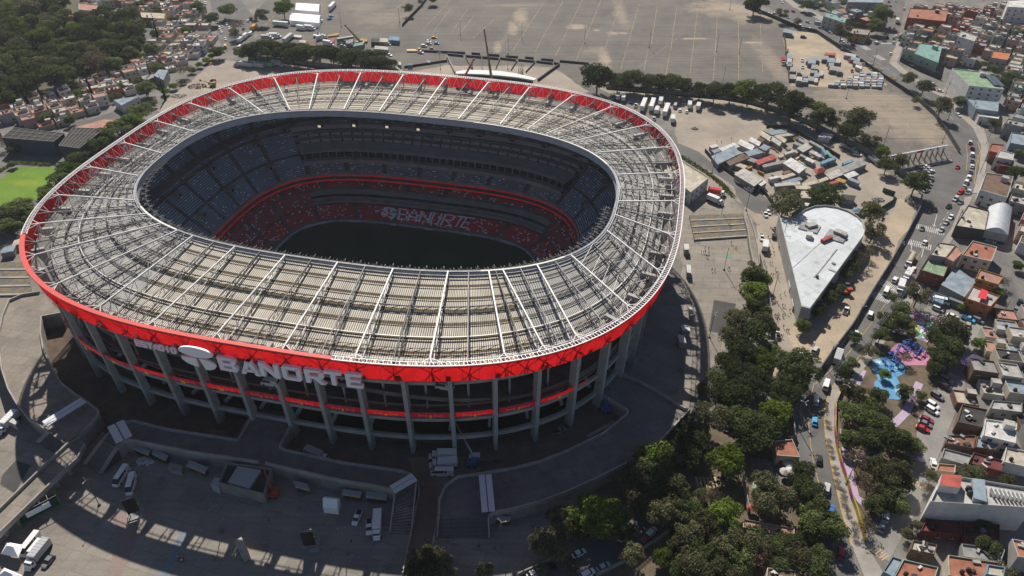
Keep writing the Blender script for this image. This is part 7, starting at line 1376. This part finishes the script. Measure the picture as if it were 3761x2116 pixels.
wall("rim_lane_wall", [(2, 1640, 492), (2, 1480, 608)], 1.6, .8, M_walld, "dark ramp wall right of the small entrance building")
wall("terrace_upper_wall", [(8, 2240, 0), (5, 2130, 1380)], 1.2, .4, M_wallc, "pale parapet joining the terrace to the stadium", z0=4.5)
for i, (x0, y0, x1, y1) in enumerate(((570, 385, 935, 402), (802, 412, 920, 425), (985, 405, 1047, 411), (940, 425, 1055, 435), (1100, 415, 1190, 421), (1065, 435, 1185, 446), (1240, 428, 1330, 434), (1200, 443, 1315, 456), (1385, 437, 1447, 441), (1335, 455, 1455, 467), (1505, 450, 1595, 456), (1470, 467, 1590, 481), (1645, 463, 1860, 482), (1602, 478, 1642, 485))):
    a, b = R(2, x0, y0), R(2, x1, y1); mb = MB(); mb.beam((a.x, a.y, .7), (b.x, b.y, .7), 1.2, 1.4); o = mb.build("queue_barrier", [mat("barrier_dark", (.09, .09, .09), .9)]); thing(o, "low dark concrete queue barrier before the small entrance building", "barrier", "queue barriers at the parking lot entrance")
for i, (x0, y0, x1, y1) in enumerate(((940, 436, 985, 520), (1062, 445, 1062, 525), (1195, 448, 1165, 520), (1325, 460, 1280, 530), (1460, 470, 1390, 545))):
    a, b = R(2, x0, y0), R(2, x1, y1); mb = MB(); mb.beam((a.x, a.y, .5), (b.x, b.y, .5), .4, 1.0); o = mb.build("queue_rail", [MATS["barrier_dark"]]); thing(o, "thin dark rail fanning from the barriers to the entrance building", "rail", "rails fanning to the entrance building")
# ---- small entrance building beyond the rim
top = [(862, 552), (868, 535), (920, 526), (1000, 524), (1100, 526), (1200, 532), (1300, 547), (1400, 568), (1468, 588), (1455, 602), (1330, 580), (1200, 566), (1060, 556), (960, 553)]
P = [R(2, x, y, 8) for x, y in top]; c = sum(P, Vector()) / len(P); root = empty("entrance_building", (c.x, c.y, 0)); thing(root, "curved white roofed entrance building just beyond the stadium's far rim", "building"); Lp = [p - c for p in P]
mb = MB(); mb.prism(Lp, 7.2, 8); mb.build("roof", mat("entrance_roof", (.55, .6, .58), .7), root); mb = MB(); mb.prism([p * .93 for p in Lp], 0, 7.2); mb.build("wall", M_walld, root)
tx = R(2, 1130, 545, 9.2) - c; put_text("BANORTE", tx, math.pi + .0, 3.6, M_dark, root, "sign_text", .08, .05)
# ---- gate with long sign board
a, b = R(3, 1575, 1185, 5.5), R(3, 1995, 1105, 5.5); root = empty("entrance_gate", (a.x, a.y, 0)); thing(root, "long entrance gate frame topped with a thin white and red sign", "gate"); d = Vector((b.x - a.x, b.y - a.y, 0))
mb = MB(); mb.beam((0, 0, 6.2), (d.x, d.y, 6.2), .4, 1.5); mb.beam((d.x * .45, d.y * .45 - .02, 6.2), (d.x * .57, d.y * .57 - .02, 6.2), .5, 1.3, 1)
for f in (.12, .2, .68, .8): mb.beam((d.x * f, d.y * f - .02, 6.2), (d.x * (f + .03), d.y * (f + .03) - .02, 6.2), .5, 1.1, 2)
mb.build("sign_board", [M_sign, M_red, M_dark], root)
dn = d.normalized(); pf = Vector((dn.y, -dn.x, 0)) * 5
for i in range(10): mb = MB(); q = d * (i + .5) / 10; mb.beam((q.x, q.y, 0), (q.x, q.y, 5.6), .6); mb.beam((q.x, q.y, 4), (q.x + pf.x, q.y + pf.y, .6), .35); mb.beam((q.x + pf.x, q.y + pf.y, .5), (q.x + pf.x + dn.x * 3, q.y + pf.y + dn.y * 3, .5), .5, .5); mb.build("gate_post", M_wallc, root)
mb = MB(); mb.beam((pf.x * 1.1, pf.y * 1.1, .35), (d.x + pf.x * 1.1, d.y + pf.y * 1.1, .35), 2.0, .7); mb.build("kerb_base", M_wallc, root)
# ---- striped steps
def steps(k, pts, n, label):
    P = [R(k, x, y) for x, y in pts]; cc = sum(P, Vector()) / 4; root = empty("striped_ramp", (cc.x, cc.y, 0)); thing(root, label, "ramp"); L_ = [p - cc for p in P]
    for i in range(n):
        f0, f1, f2 = i / n, (i + .82) / n, (i + 1) / n; mb = MB()
        mb.prism([L_[0].lerp(L_[3], f0), L_[1].lerp(L_[2], f0), L_[1].lerp(L_[2], f1), L_[0].lerp(L_[3], f1)], 0, .5 + .25 * (n - i)); mb.build("dark_tread", mat("tread_dark", (.09, .10, .12), .9, c2=(.2, .15, .07), scale=.6, lo=.42, hi=.6), root)
        mb = MB(); mb.prism([L_[0].lerp(L_[3], f1), L_[1].lerp(L_[2], f1), L_[1].lerp(L_[2], f2), L_[0].lerp(L_[3], f2)], 0, .54 + .25 * (n - i)); mb.build("pale_edge", MATS["parapet_concrete"], root)
steps(6, [(62, 205), (470, 192), (510, 350), (100, 378)], 4, "broad striped dark stepped ramp right of the stadium")
steps(4, [(-200, 560), (205, 560), (245, 790), (-200, 800)], 4, "striped dark stepped ramp at the left edge below the rim")
for (p0, p1, lab) in (([(470, 190), (500, 300), (520, 430), (545, 560)], [(500, 175), (545, 300), (575, 430), (590, 560)], "narrow raised concrete ramp between the plaza and perimeter lane"),):
    P = [R(6, x, y, 2.5) for x, y in p0 + p1[::-1]]; mb = MB(); mb.prism(P, 0, 2.4); o = mb.build("side_ramp", M_deck); thing(o, lab, "ramp"); mb = MB()
    for L_ in (p0, p1):
        for s, t in zip(L_, L_[1:]): u, v_ = R(6, *s, 2.5), R(6, *t, 2.5); mb.beam((u.x, u.y, 2.9), (v_.x, v_.y, 2.9), .3, 1.2)
    mb.build("parapet", MATS["parapet_concrete"], o)
# ---- street lamps
lm = MB(); lm.beam((0, 0, 0), (0, 0, 11.6), .24, n=6); lm.beam((0, 0, .0), (0, 0, .6), .7); me_lp = lm.mesh("pole", mat("lamp_pole", (.13, .13, .14), .6)); lh = MB()
for i in range(3): a = i * 2.09; lh.beam((0, 0, 11.6), (1.0 * math.cos(a), 1.0 * math.sin(a), 11.7), .1); lh.box((1.2 * math.cos(a), 1.2 * math.sin(a), 11.7), (.5, .3, .18), a)
me_lh = lh.mesh("lamp_head", mat("lamp_head", (.25, .25, .25), .5))
WLm = {1: "in the big parking lot", 2: "on the bottom left plaza", 3: "on the plaza right of the stadium", 4: "along the avenue", 5: "by the sandy and dusty lots"}
for ln in """7 745 915 2;7 1665 1110 2;8 1210 1230 2;8 52 1285 2;7 680 1132 X;6 325 595 3;6 215 1100 3;6 305 185 3;6 490 150 3;2 900 265 1;2 1360 290 1;2 1830 325 1;2 2315 358 1;3 315 630 1;3 268 388 1;3 437 405 1;2 1258 410 1;2 445 170 1;2 8 200 1;1 2571 110 X;3 367 70 1;3 235 1300 5;3 1520 1090 5;3 1960 1070 5;3 1240 740 5;2 1255 520 1;6 1300 1040 4;6 1500 620 X;6 1235 1300 X;3 1440 490 4;3 1690 620 4;3 1250 320 4;9 1180 200 4;9 1240 760 4;6 1600 560 4;6 1090 1330 4;6 2380 1000 4;9 870 330 4;3 2000 900 4;6 750 420 5;6 690 790 5;2 750 520 1;2 700 470 X""".replace("\n", ";").split(";"):
    q = ln.split()
    if q[3] == 'X': continue
    p = R(int(q[0]), float(q[1]), float(q[2])); root = empty("street_lamp", (p.x, p.y, 0), rnd.random() * 3); thing(root, "tall slender dark lamp post " + WLm[int(q[3])], "street lamp", "street lamps " + WLm[int(q[3])]); link("pole", me_lp, root, (0, 0, 0)); link("lamp_head", me_lh, root, (0, 0, 0))
# ---- utility poles with wires along the avenue's right kerb
UP = [R(*q) for q in ((9, 880, 240), (6, 1160, 1420), (6, 1420, 1160), (6, 1640, 860), (6, 1880, 520), (6, 2060, 270), (3, 2240, 1300), (3, 2290, 1080), (3, 2170, 870), (3, 1980, 720))]
for i, p in enumerate(UP):
    root = empty("utility_pole", (p.x, p.y, 0)); thing(root, "thin pale utility pole strung with wires along the avenue", "utility pole", "utility poles along the avenue"); mb = MB(); mb.beam((0, 0, 0), (0, 0, 9.5), .28, n=6); mb.build("pole", M_wallc, root); mb = MB(); mb.box((0, 0, 9), (2.0, .12, .14)); mb.box((.3, 0, 8), (.5, .5, .8)); mb.build("crossarm", M_grey, root)
    if i < len(UP) - 1:
        d = UP[i + 1] - p; mb = MB()
        for x in (-.9, 0, .9):
            for k_ in range(6):
                f, g_ = k_ / 6, (k_ + 1) / 6; mb.beam((x + d.x * f, d.y * f, 9.1 - 3.2 * f * (1 - f)), (x + d.x * g_, d.y * g_, 9.1 - 3.2 * g_ * (1 - g_)), .05)
        mb.build("wire", M_grey, root)
# ---- video screens, booth, cranes, lifts
for (k, x, y, lab) in ((7, 1020, 1000, "black outdoor video screen left on the bottom plaza"), (7, 2330, 1245, "black outdoor video screen near the open container")):
    p = R(k, x, y); root = empty("video_screen", (p.x, p.y, 0), .45 if x < 1500 else .1); thing(root, lab, "video screen"); mb = MB(); mb.box((0, 0, 5.0), (3.3, .4, 6.0)); mb.build("screen_panel", mat("screen_black", (.02, .015, .013), .6), root); mb = MB()
    for s in (-1, 1): mb.beam((s * 1.4, .4, 0), (s * 1.4, .4, 7.6), .25); mb.beam((s * 1.6, .4, 5), (s * 1.6, 2.6, 0), .2)
    mb.box((0, .8, .15), (4.8, 4, .3)); mb.box((0, .3, 8.2), (3.4, .8, .3)); mb.build("screen_frame", M_grey, root)
p = R(7, 150, 1050); root = empty("ticket_booth", (p.x, p.y, 0), .72); thing(root, "bright green open booth with white banner beside the footbridge", "booth"); mb = MB(); mb.box((0, 0, 2.6), (.2, 4, 5.2)); mb.box((11, 0, 2.6), (.2, 4, 5.2)); mb.build("side_panel", mat("booth_green", (.10, .32, .04), .6), root); mb = MB(); mb.box((5.5, -1.6, 2.9), (6.4, .12, 2.0)); mb.build("banner", M_sign, root); mb = MB(); mb.box((5.5, .4, 1.4), (10.6, 2, 2.8)); mb.build("counter", mat("booth_dark", (.02, .07, .06), .7), root); mb = MB(); mb.box((5.5, -1.9, 5.1), (11.2, .15, .2)); mb.box((5.5, 1.9, 5.1), (11.2, .15, .2)); [mb.box((i * 2.2, 0, 5.1), (.15, 3.8, .15)) for i in range(1, 5)]; mb.build("booth_frame", M_grey, root)
def crane(k, bx, by, tx_, ty_, dy, w_, m, lab, name="mobile_crane", body=True):
    B = R(k, bx, by)
    # top of the boom: on the picture ray, at the base's depth plus dy
    lo_, hi_ = 0, 120
    for _ in range(50):
        z = (lo_ + hi_) / 2
        if R(k, tx_, ty_, z).y > B.y + dy: lo_ = z
        else: hi_ = z
    T = R(k, tx_, ty_, lo_); root = empty(name, (B.x, B.y, 0)); thing(root, lab, "crane" if name == "mobile_crane" else "boom lift"); mb = MB(); T = T - B; Z = Vector((0, 0, 2.2))
    mb.beam(Z, Z.lerp(T, .45), w_); mb.beam(Z.lerp(T, .4), Z.lerp(T, .75), w_ * .78); mb.beam(Z.lerp(T, .7), T, w_ * .6); mb.build("boom", m, root)
    mb = MB(); mb.box((0, 0, 1.3), (6 if w_ > .6 else 3, 2.4, 1.2)); mb.box((1, 0, 2.3), (2, 1.8, 1.4)); mb.build("carrier", m, root)
    for s in (-1, 1):
        for x in (-.8, .8): link("wheel", VMESH[('wheel', .5)], root, (x * (2.4 if w_ > .6 else 1.1), s * 1.1, .5))
    mb = MB(); mb.box((T.x, T.y, T.z - .2), (1.6, .9, 1.1) if w_ < .6 else (.9, .9, 1.3)); mb.build("basket" if w_ < .6 else "boom_head", M_dark, root); return root
M_boomy = mat("boom_tan", (.30, .22, .08), .6); M_boomr = mat("boom_red", (.42, .05, .03), .6); M_boomw = mat("boom_white", (.5, .5, .48), .6); M_boomb = mat("boom_blue", (.03, .13, .28), .6)
crane(2, 1145, 690, 1078, 222, 4, 1.5, M_boomy, "tall tan crane boom rising behind the stadium's far rim")
crane(2, 900, 660, 1002, 442, 4, 1.2, M_boomr, "short red crane boom leaning right behind the far rim")
crane(2, 150, 330, 35, 188, 2, 1.4, M_boomy, "yellow crane with raised boom in the top left lot"); crane(1, 2380, 280, 2410, 165, 2, 1.0, M_boomw, "white crane truck in the top left lot near the marquees")
crane(8, 1000, 585, 845, 265, 14, .5, M_boomw, "pale boom lift working at the stadium's red ribbon", "boom_lift"); crane(8, 985, 620, 1170, 575, 1, .5, M_boomb, "blue boom lift folded flat beside the white trucks", "boom_lift"); crane(8, 1985, 215, 2010, 60, 2, .5, M_boomb, "blue boom lift upright in the dark terrace bend", "boom_lift"); crane(7, 2050, 850, 1960, 600, 6, .45, M_boomr, "red boom lift beside the low ticket building", "boom_lift"); crane(1, 1600, 650, 1500, 600, 3, .6, M_boomy, "yellow excavator beside the rubble heap behind the left rim", "boom_lift"); crane(6, 1235, 775, 1250, 700, 2, .5, M_boomr, "orange boom lift beside the white hall's long wall", "boom_lift")
# rubble heaps
for (k, x, y, rx, h, lab) in ((1, 1340, 720, 5, 1.2, "pile of rubble beside the rim at upper left"), (1, 1480, 650, 6, 1.8, "brown earth heap below the excavator"), (1, 1580, 480, 4, 1, "orange brown heap under the lane trees"), (3, 105, 965, 2, 1.2, "small pale rubble pile on the dusty lot"), (7, 1090, 590, 2.6, .8, "white rubbish pile between the stalls and vans"), (3, 1385, 485, 5, 1.8, "sandy heap by the avenue wall, upper one"), (3, 1460, 520, 5, 1.6, "sandy heap by the avenue wall, lower one"), (3, 1570, 595, 4, 1.6, "ochre heap at the panel yard's right tip"), (6, 1480, 70, 3, 1, "grey debris pile inside the green screen")):
    p = R(k, x, y); mb = MB(); rr_ = random.Random(int(x))
    for i in range(90):
        a, q = rr_.random() * 6.28, rr_.random() ** .5; s = rr_.uniform(.25, .8); mb.box((rx * q * math.cos(a), rx * q * math.sin(a) * .7, h * (1 - q) * .9), (s, s * rr_.uniform(.4, 1), s * .7), rr_.random() * 3)
    o = mb.build("debris_heap", rm_({'b': 'brown', 'o': 'ochre', 's': 'cream', 'p': 'pale', 'w': 'white', 'g': 'grey'}[lab[0]])); o.location = (p.x, p.y, .2); thing(o, lab, "rubble heap"); o["kind"] = "stuff"
# playground climbing frames
for (x, y, s, lab) in ((1690, 1190, 6, "large blue climbing structure on the pink playground surface"), (1790, 1215, 5, "second blue climbing structure on the pink playground surface, to the right"), (1560, 1310, 5, "blue slide tower on the pale blue playground surface"), (1600, 1250, 3.5, "small blue climber where pink meets blue surface")):
    p = R(6, x, y); root = empty("climbing_frame", (p.x, p.y, .1)); thing(root, lab, "climbing frame"); rr_ = random.Random(x); mb = MB(); pts_ = [(rr_.uniform(-s, s) * .6, rr_.uniform(-s, s) * .45, rr_.uniform(1.2, 3.2)) for _ in range(9)]
    for i, q in enumerate(pts_): mb.beam((q[0], q[1], 0), q, .14); mb.beam(q, pts_[(i + 3) % 9], .11)
    mb.build("climbing_bar", mat("play_navy", (.03, .11, .36), .5), root); mb = MB()
    for q in pts_[::2]: mb.box((q[0], q[1], q[2] * .7), (1.2, 1.0, .12), rr_.random() * 3)
    mb.beam(pts_[0], (pts_[0][0] + 3, pts_[0][1] - 1, .2), .9, .2); mb.build("platform", MATS["play_navy"], root)
# restaurant patio umbrellas
for (k, x, y, c_, lab) in ((9, 800, 645, 'w', "white patio parasol, upper of two beside the avenue trees"), (9, 812, 692, 'w', "white patio parasol, lower of two beside the avenue trees"), (9, 525, 965, 'r', "dull red parasol beside the pale patio wall"), (9, 555, 1355, 'r', "bright orange red parasol at the bottom among trees"), (9, 770, 700, 'l', "cream parasol half under the airy tree")):
    p = R(k, x, y); root = empty("parasol", (p.x, p.y, 0)); thing(root, lab, "parasol"); mb = MB(); mb.cyl((0, 0, 2.2), 1.7, .8, 8, r2=.05); mb.build("canopy", rm_(SHC[c_]), root); mb = MB(); mb.beam((0, 0, 0), (0, 0, 2.3), .08); mb.build("pole", M_grey, root)
sheet("patio", poly([(9, 525, 560), (9, 890, 590), (9, 900, 640), (9, 860, 780), (9, 540, 740)]), .04, mat("patio_floor", (.10, .085, .08), .8, c2=(.2, .18, .17), scale=.5))
# ================================================================ PEOPLE
def person_mesh(name, skin, shirt, pants, pose):
    me = bpy.data.meshes.new("p"); V = []; E = []; Rr = []
    def v(p, r): V.append(p); Rr.append(r); return len(V) - 1
    pel = v((0, 0, .95), .13); sp = v((0, 0, 1.15), .125); ch = v((0, .01, 1.36), .15); nk = v((0, .01, 1.5), .055); hd = v((0, .03, 1.62), .095); tp = v((0, .03, 1.72), .07)
    E += [(pel, sp), (sp, ch), (ch, nk), (nk, hd), (hd, tp)]
    for s in (-1, 1):
        st = .22 * s * pose; hp = v((.09 * s, 0, .88), .09); kn = v((.1 * s, st * .6 + .03, .5), .06); an = v((.1 * s, st, .1), .04); to = v((.1 * s, st + .13, .04), .035); E += [(pel, hp), (hp, kn), (kn, an), (an, to)]
        sh = v((.19 * s, 0, 1.4), .06); el = v((.25 * s, -st * .4 - .03, 1.13), .042); wr = v((.24 * s, -st * .7 + .06, .89), .03); pm = v((.24 * s, -st * .7 + .08, .82), .028); E += [(ch, sh), (sh, el), (el, wr), (wr, pm)]
        for i in range(5):
            f = v((.24 * s + (i - 2) * .016, -st * .7 + .09 + (.03 if i == 4 else 0), .755 + (.03 if i in (0, 4) else 0)), .009); E.append((pm, f))
    me.from_pydata(V, E, []); o = bpy.data.objects.new("p", me); col.objects.link(o); o.modifiers.new("s", 'SKIN')
    for i, sv in enumerate(me.skin_vertices[0].data): sv.radius = (Rr[i], Rr[i]); sv.use_root = (i == 0)
    ss = o.modifiers.new("u", 'SUBSURF'); ss.levels = 1; ss.render_levels = 1
    dg = bpy.context.evaluated_depsgraph_get(); m2 = bpy.data.meshes.new_from_object(o.evaluated_get(dg)); bpy.data.objects.remove(o)
    m2.name = name; m2.materials.clear()
    for m_ in (skin, shirt, pants): m2.materials.append(m_)
    for p in m2.polygons:
        z = p.center.z; x = abs(p.center.x); p.material_index = 0 if (z > 1.5 or (x > .17 and z < 1.12)) else (1 if z > .93 else 2)
    return m2
M_skin = mat("skin", (.28, .16, .10), .6); M_pants = mat("trousers", (.03, .035, .06), .9)
PC = {'dark': (.03, .03, .04), 'white': (.6, .6, .6), 'red': (.4, .04, .04), 'orange': (.7, .22, .03), 'green': (.3, .5, .08), 'grey': (.2, .2, .22)}
PM = {k_: [person_mesh("person", M_skin, mat("shirt_" + k_, c_, .9), M_pants, ps) for ps in (.2, 1.0)] for k_, c_ in PC.items()}
hb = MB(); hb.cyl((0, .03, 1.70), .12, .06, 8, r2=.10); me_hat = {}
for k_, c_ in (('white', (.7, .7, .7)), ('hair', (.02, .015, .012))): me_hat[k_] = hb.mesh("helmet" if k_ == 'white' else "hair", mat("head_" + k_, c_, .6))
WP = {'a': "on the plaza right of the stadium", 'b': "on the lane by the white hall", 'c': "standing on the sunlit strip at bottom left", 'd': "on the dusty lot right of the stadium", 'e': "on the shaded plaza before the stairs"}
def person(p, c_, rz, wh):
    root = empty("person", (p.x, p.y, 0.02), rz); thing(root, f"person in a {c_} top {WP[wh]}", "person", "people " + WP[wh]); link("body", rnd.choice(PM[c_]), root, (0, 0, 0)); link("hair" if rnd.random() < .6 else "helmet", me_hat['hair' if rnd.random() < .6 else 'white'], root, (0, 0, 0))
pr = random.Random(9)
for ln in """170 115 a;205 120 a;232 120 a;308 215 a;355 225 a;262 275 a;288 272 a;310 275 a;357 280 a;325 325 a;346 330 a;645 155 a;703 220 a;397 500 a;434 500 a;600 480 a;622 480 a;478 1370 a;300 330 X;1050 100 b;1115 80 b;1135 110 b;1170 185 b;1187 275 b;1250 215 b;1140 410 b;1165 415 b;1150 310 b;1210 490 b;1225 540 b;1150 560 b;1175 565 b;1205 555 b;1250 615 b;1268 825 b;1230 915 b;1300 950 b;1328 960 b;1325 790 b;1390 1020 b;1200 1080 b;1220 1090 b;1240 1070 b;1250 1090 b;1230 1120 b;1300 1080 b;1310 1225 b;1350 1275 b;1375 1275 b;1278 1345 b;1298 1350 b;1090 470 b;1060 400 b;1075 430 b""".replace("\n", ";").split(";"):
    q = ln.split()
    if q[2] == 'X': continue
    person(at(2500 + float(q[0]) * .2873, 850 + float(q[1]) * .2873 + 3), pr.choice(['dark', 'dark', 'grey', 'white', 'red']), pr.random() * 6.28, q[2])
for (k, x, y, c_, wh) in ((7, 1335, 1320, 'orange', 'c'), (7, 1352, 1330, 'dark', 'c'), (7, 1368, 1345, 'white', 'c'), (7, 1380, 1335, 'red', 'c'), (7, 2015, 1385, 'red', 'c'), (7, 2020, 1040, 'red', 'c'), (3, 60, 1195, 'dark', 'd'), (3, 270, 1070, 'dark', 'd'), (3, 305, 1075, 'dark', 'd'), (3, 380, 1050, 'green', 'd'), (3, 670, 1380, 'dark', 'd'), (8, 862, 1215, 'green', 'e'), (8, 840, 1225, 'dark', 'e'), (8, 1037, 1235, 'dark', 'e'), (8, 1157, 1250, 'dark', 'e'), (8, 1440, 1095, 'dark', 'e'), (8, 85, 1200, 'dark', 'e'), (8, 615, 790, 'dark', 'e'), (8, 660, 1195, 'white', 'e'), (8, 228, 1180, 'dark', 'e')):
    person(R(k, x, y), c_, pr.random() * 6.28, wh)
# ================================================================ labels: an ordinal wherever several share one wording
def px(o):
    m = o.matrix_world.translation if o.parent else Vector(o.location)
    if o.type == 'MESH' and m.length < .1:
        vs = [o.data.vertices[i].co for i in range(0, len(o.data.vertices), max(1, len(o.data.vertices) // 20))]; m = sum(vs, Vector()) / len(vs)
    d = m.y * CT + (HC - m.z) * ST; return m.x / max(d, 1), m.y
TREES = [o for o in LAB if o.get("category") == "tree"] + [o for o in bpy.data.objects if o.get("category") == "tree" and o.get("group") == "trees crowding the wooded hillside"]
def area(o):
    c_ = o.children[0]; d = o.location.y * CT + HC * ST; return c_.scale.x * c_.scale.z / d ** 2
TREES.sort(key=lambda o: -area(o)); rest = TREES[295:]; LS = set(o.name for o in rest)
LAB = [o for o in LAB if o.name not in LS]
if rest:
    VV, FF, MI, mats_ = [], [], [], []; off = 0
    for o in rest:
        cz, sz = math.cos(o.rotation_euler.z), math.sin(o.rotation_euler.z)
        for c_ in o.children:
            me = c_.data; A = np.empty(len(me.vertices) * 3); me.vertices.foreach_get("co", A); A = A.reshape(-1, 3) * np.array(c_.scale) + np.array(c_.location)
            X = A[:, 0] * cz - A[:, 1] * sz + o.location.x; Y = A[:, 0] * sz + A[:, 1] * cz + o.location.y
            VV.append(np.stack([X, Y, A[:, 2]], 1)); L_ = np.empty(len(me.loops), dtype=np.int32); me.loops.foreach_get("vertex_index", L_); nf = len(me.polygons)
            m_ = me.materials[0]
            if m_ not in mats_: mats_.append(m_)
            if len(L_) == nf * 4: FF.append(L_.reshape(-1, 4) + off); MI += [mats_.index(m_)] * nf; off += len(A)
            else: VV.pop()
        for c_ in list(o.children): bpy.data.objects.remove(c_)
        bpy.data.objects.remove(o)
    me = bpy.data.meshes.new("woodland"); me.from_pydata(np.concatenate(VV).tolist(), [], np.concatenate(FF).tolist())
    for m_ in mats_: me.materials.append(m_)
    me.polygons.foreach_set("material_index", MI); me.update(); tag(link("woodland", me), "mass of smaller trees filling the far wooded hillside and verges", "woodland", kind='stuff')
ORD = ["leftmost", "second from left", "third from left", "fourth from left", "fifth from left", "sixth from left", "seventh from left", "eighth from left", "ninth from left", "tenth from left", "eleventh from left", "twelfth from left", "thirteenth from left", "fourteenth from left", "fifteenth from left", "sixteenth from left", "seventeenth from left", "eighteenth from left", "nineteenth from left", "twentieth from left"] + [f"{n}th from left" for n in range(21, 99)]
by = {}
for o in LAB: by.setdefault(o["label"], []).append(o)
for l_, os_ in by.items():
    if len(os_) > 1:
        os_.sort(key=lambda o: px(o)[0])
        for i, o in enumerate(os_): o["label"] = l_ + ", " + (ORD[i] if i < len(os_) - 1 else "rightmost")
    elif len(os_) == 1 and "group" in os_[0] and sum(1 for q in LAB if q.get("group") == os_[0]["group"]) == 1: del os_[0]["group"]

# ================================================================ HAZE
mb = MB(); mb.box((0, 600, 150), (1900, 1500, 302)); hz = mb.build("haze", []); tag(hz, kind='stuff')
hm = bpy.data.materials.new("haze_air"); hm.use_nodes = True; hn = hm.node_tree; hn.nodes.clear(); pv = hn.nodes.new("ShaderNodeVolumePrincipled"); pv.inputs["Color"].default_value = (.86, .9, 1, 1); pv.inputs["Density"].default_value = .00007; pv.inputs["Anisotropy"].default_value = .3
ho = hn.nodes.new("ShaderNodeOutputMaterial"); hn.links.new(pv.outputs[0], ho.inputs["Volume"]); hz.data.materials.append(hm)
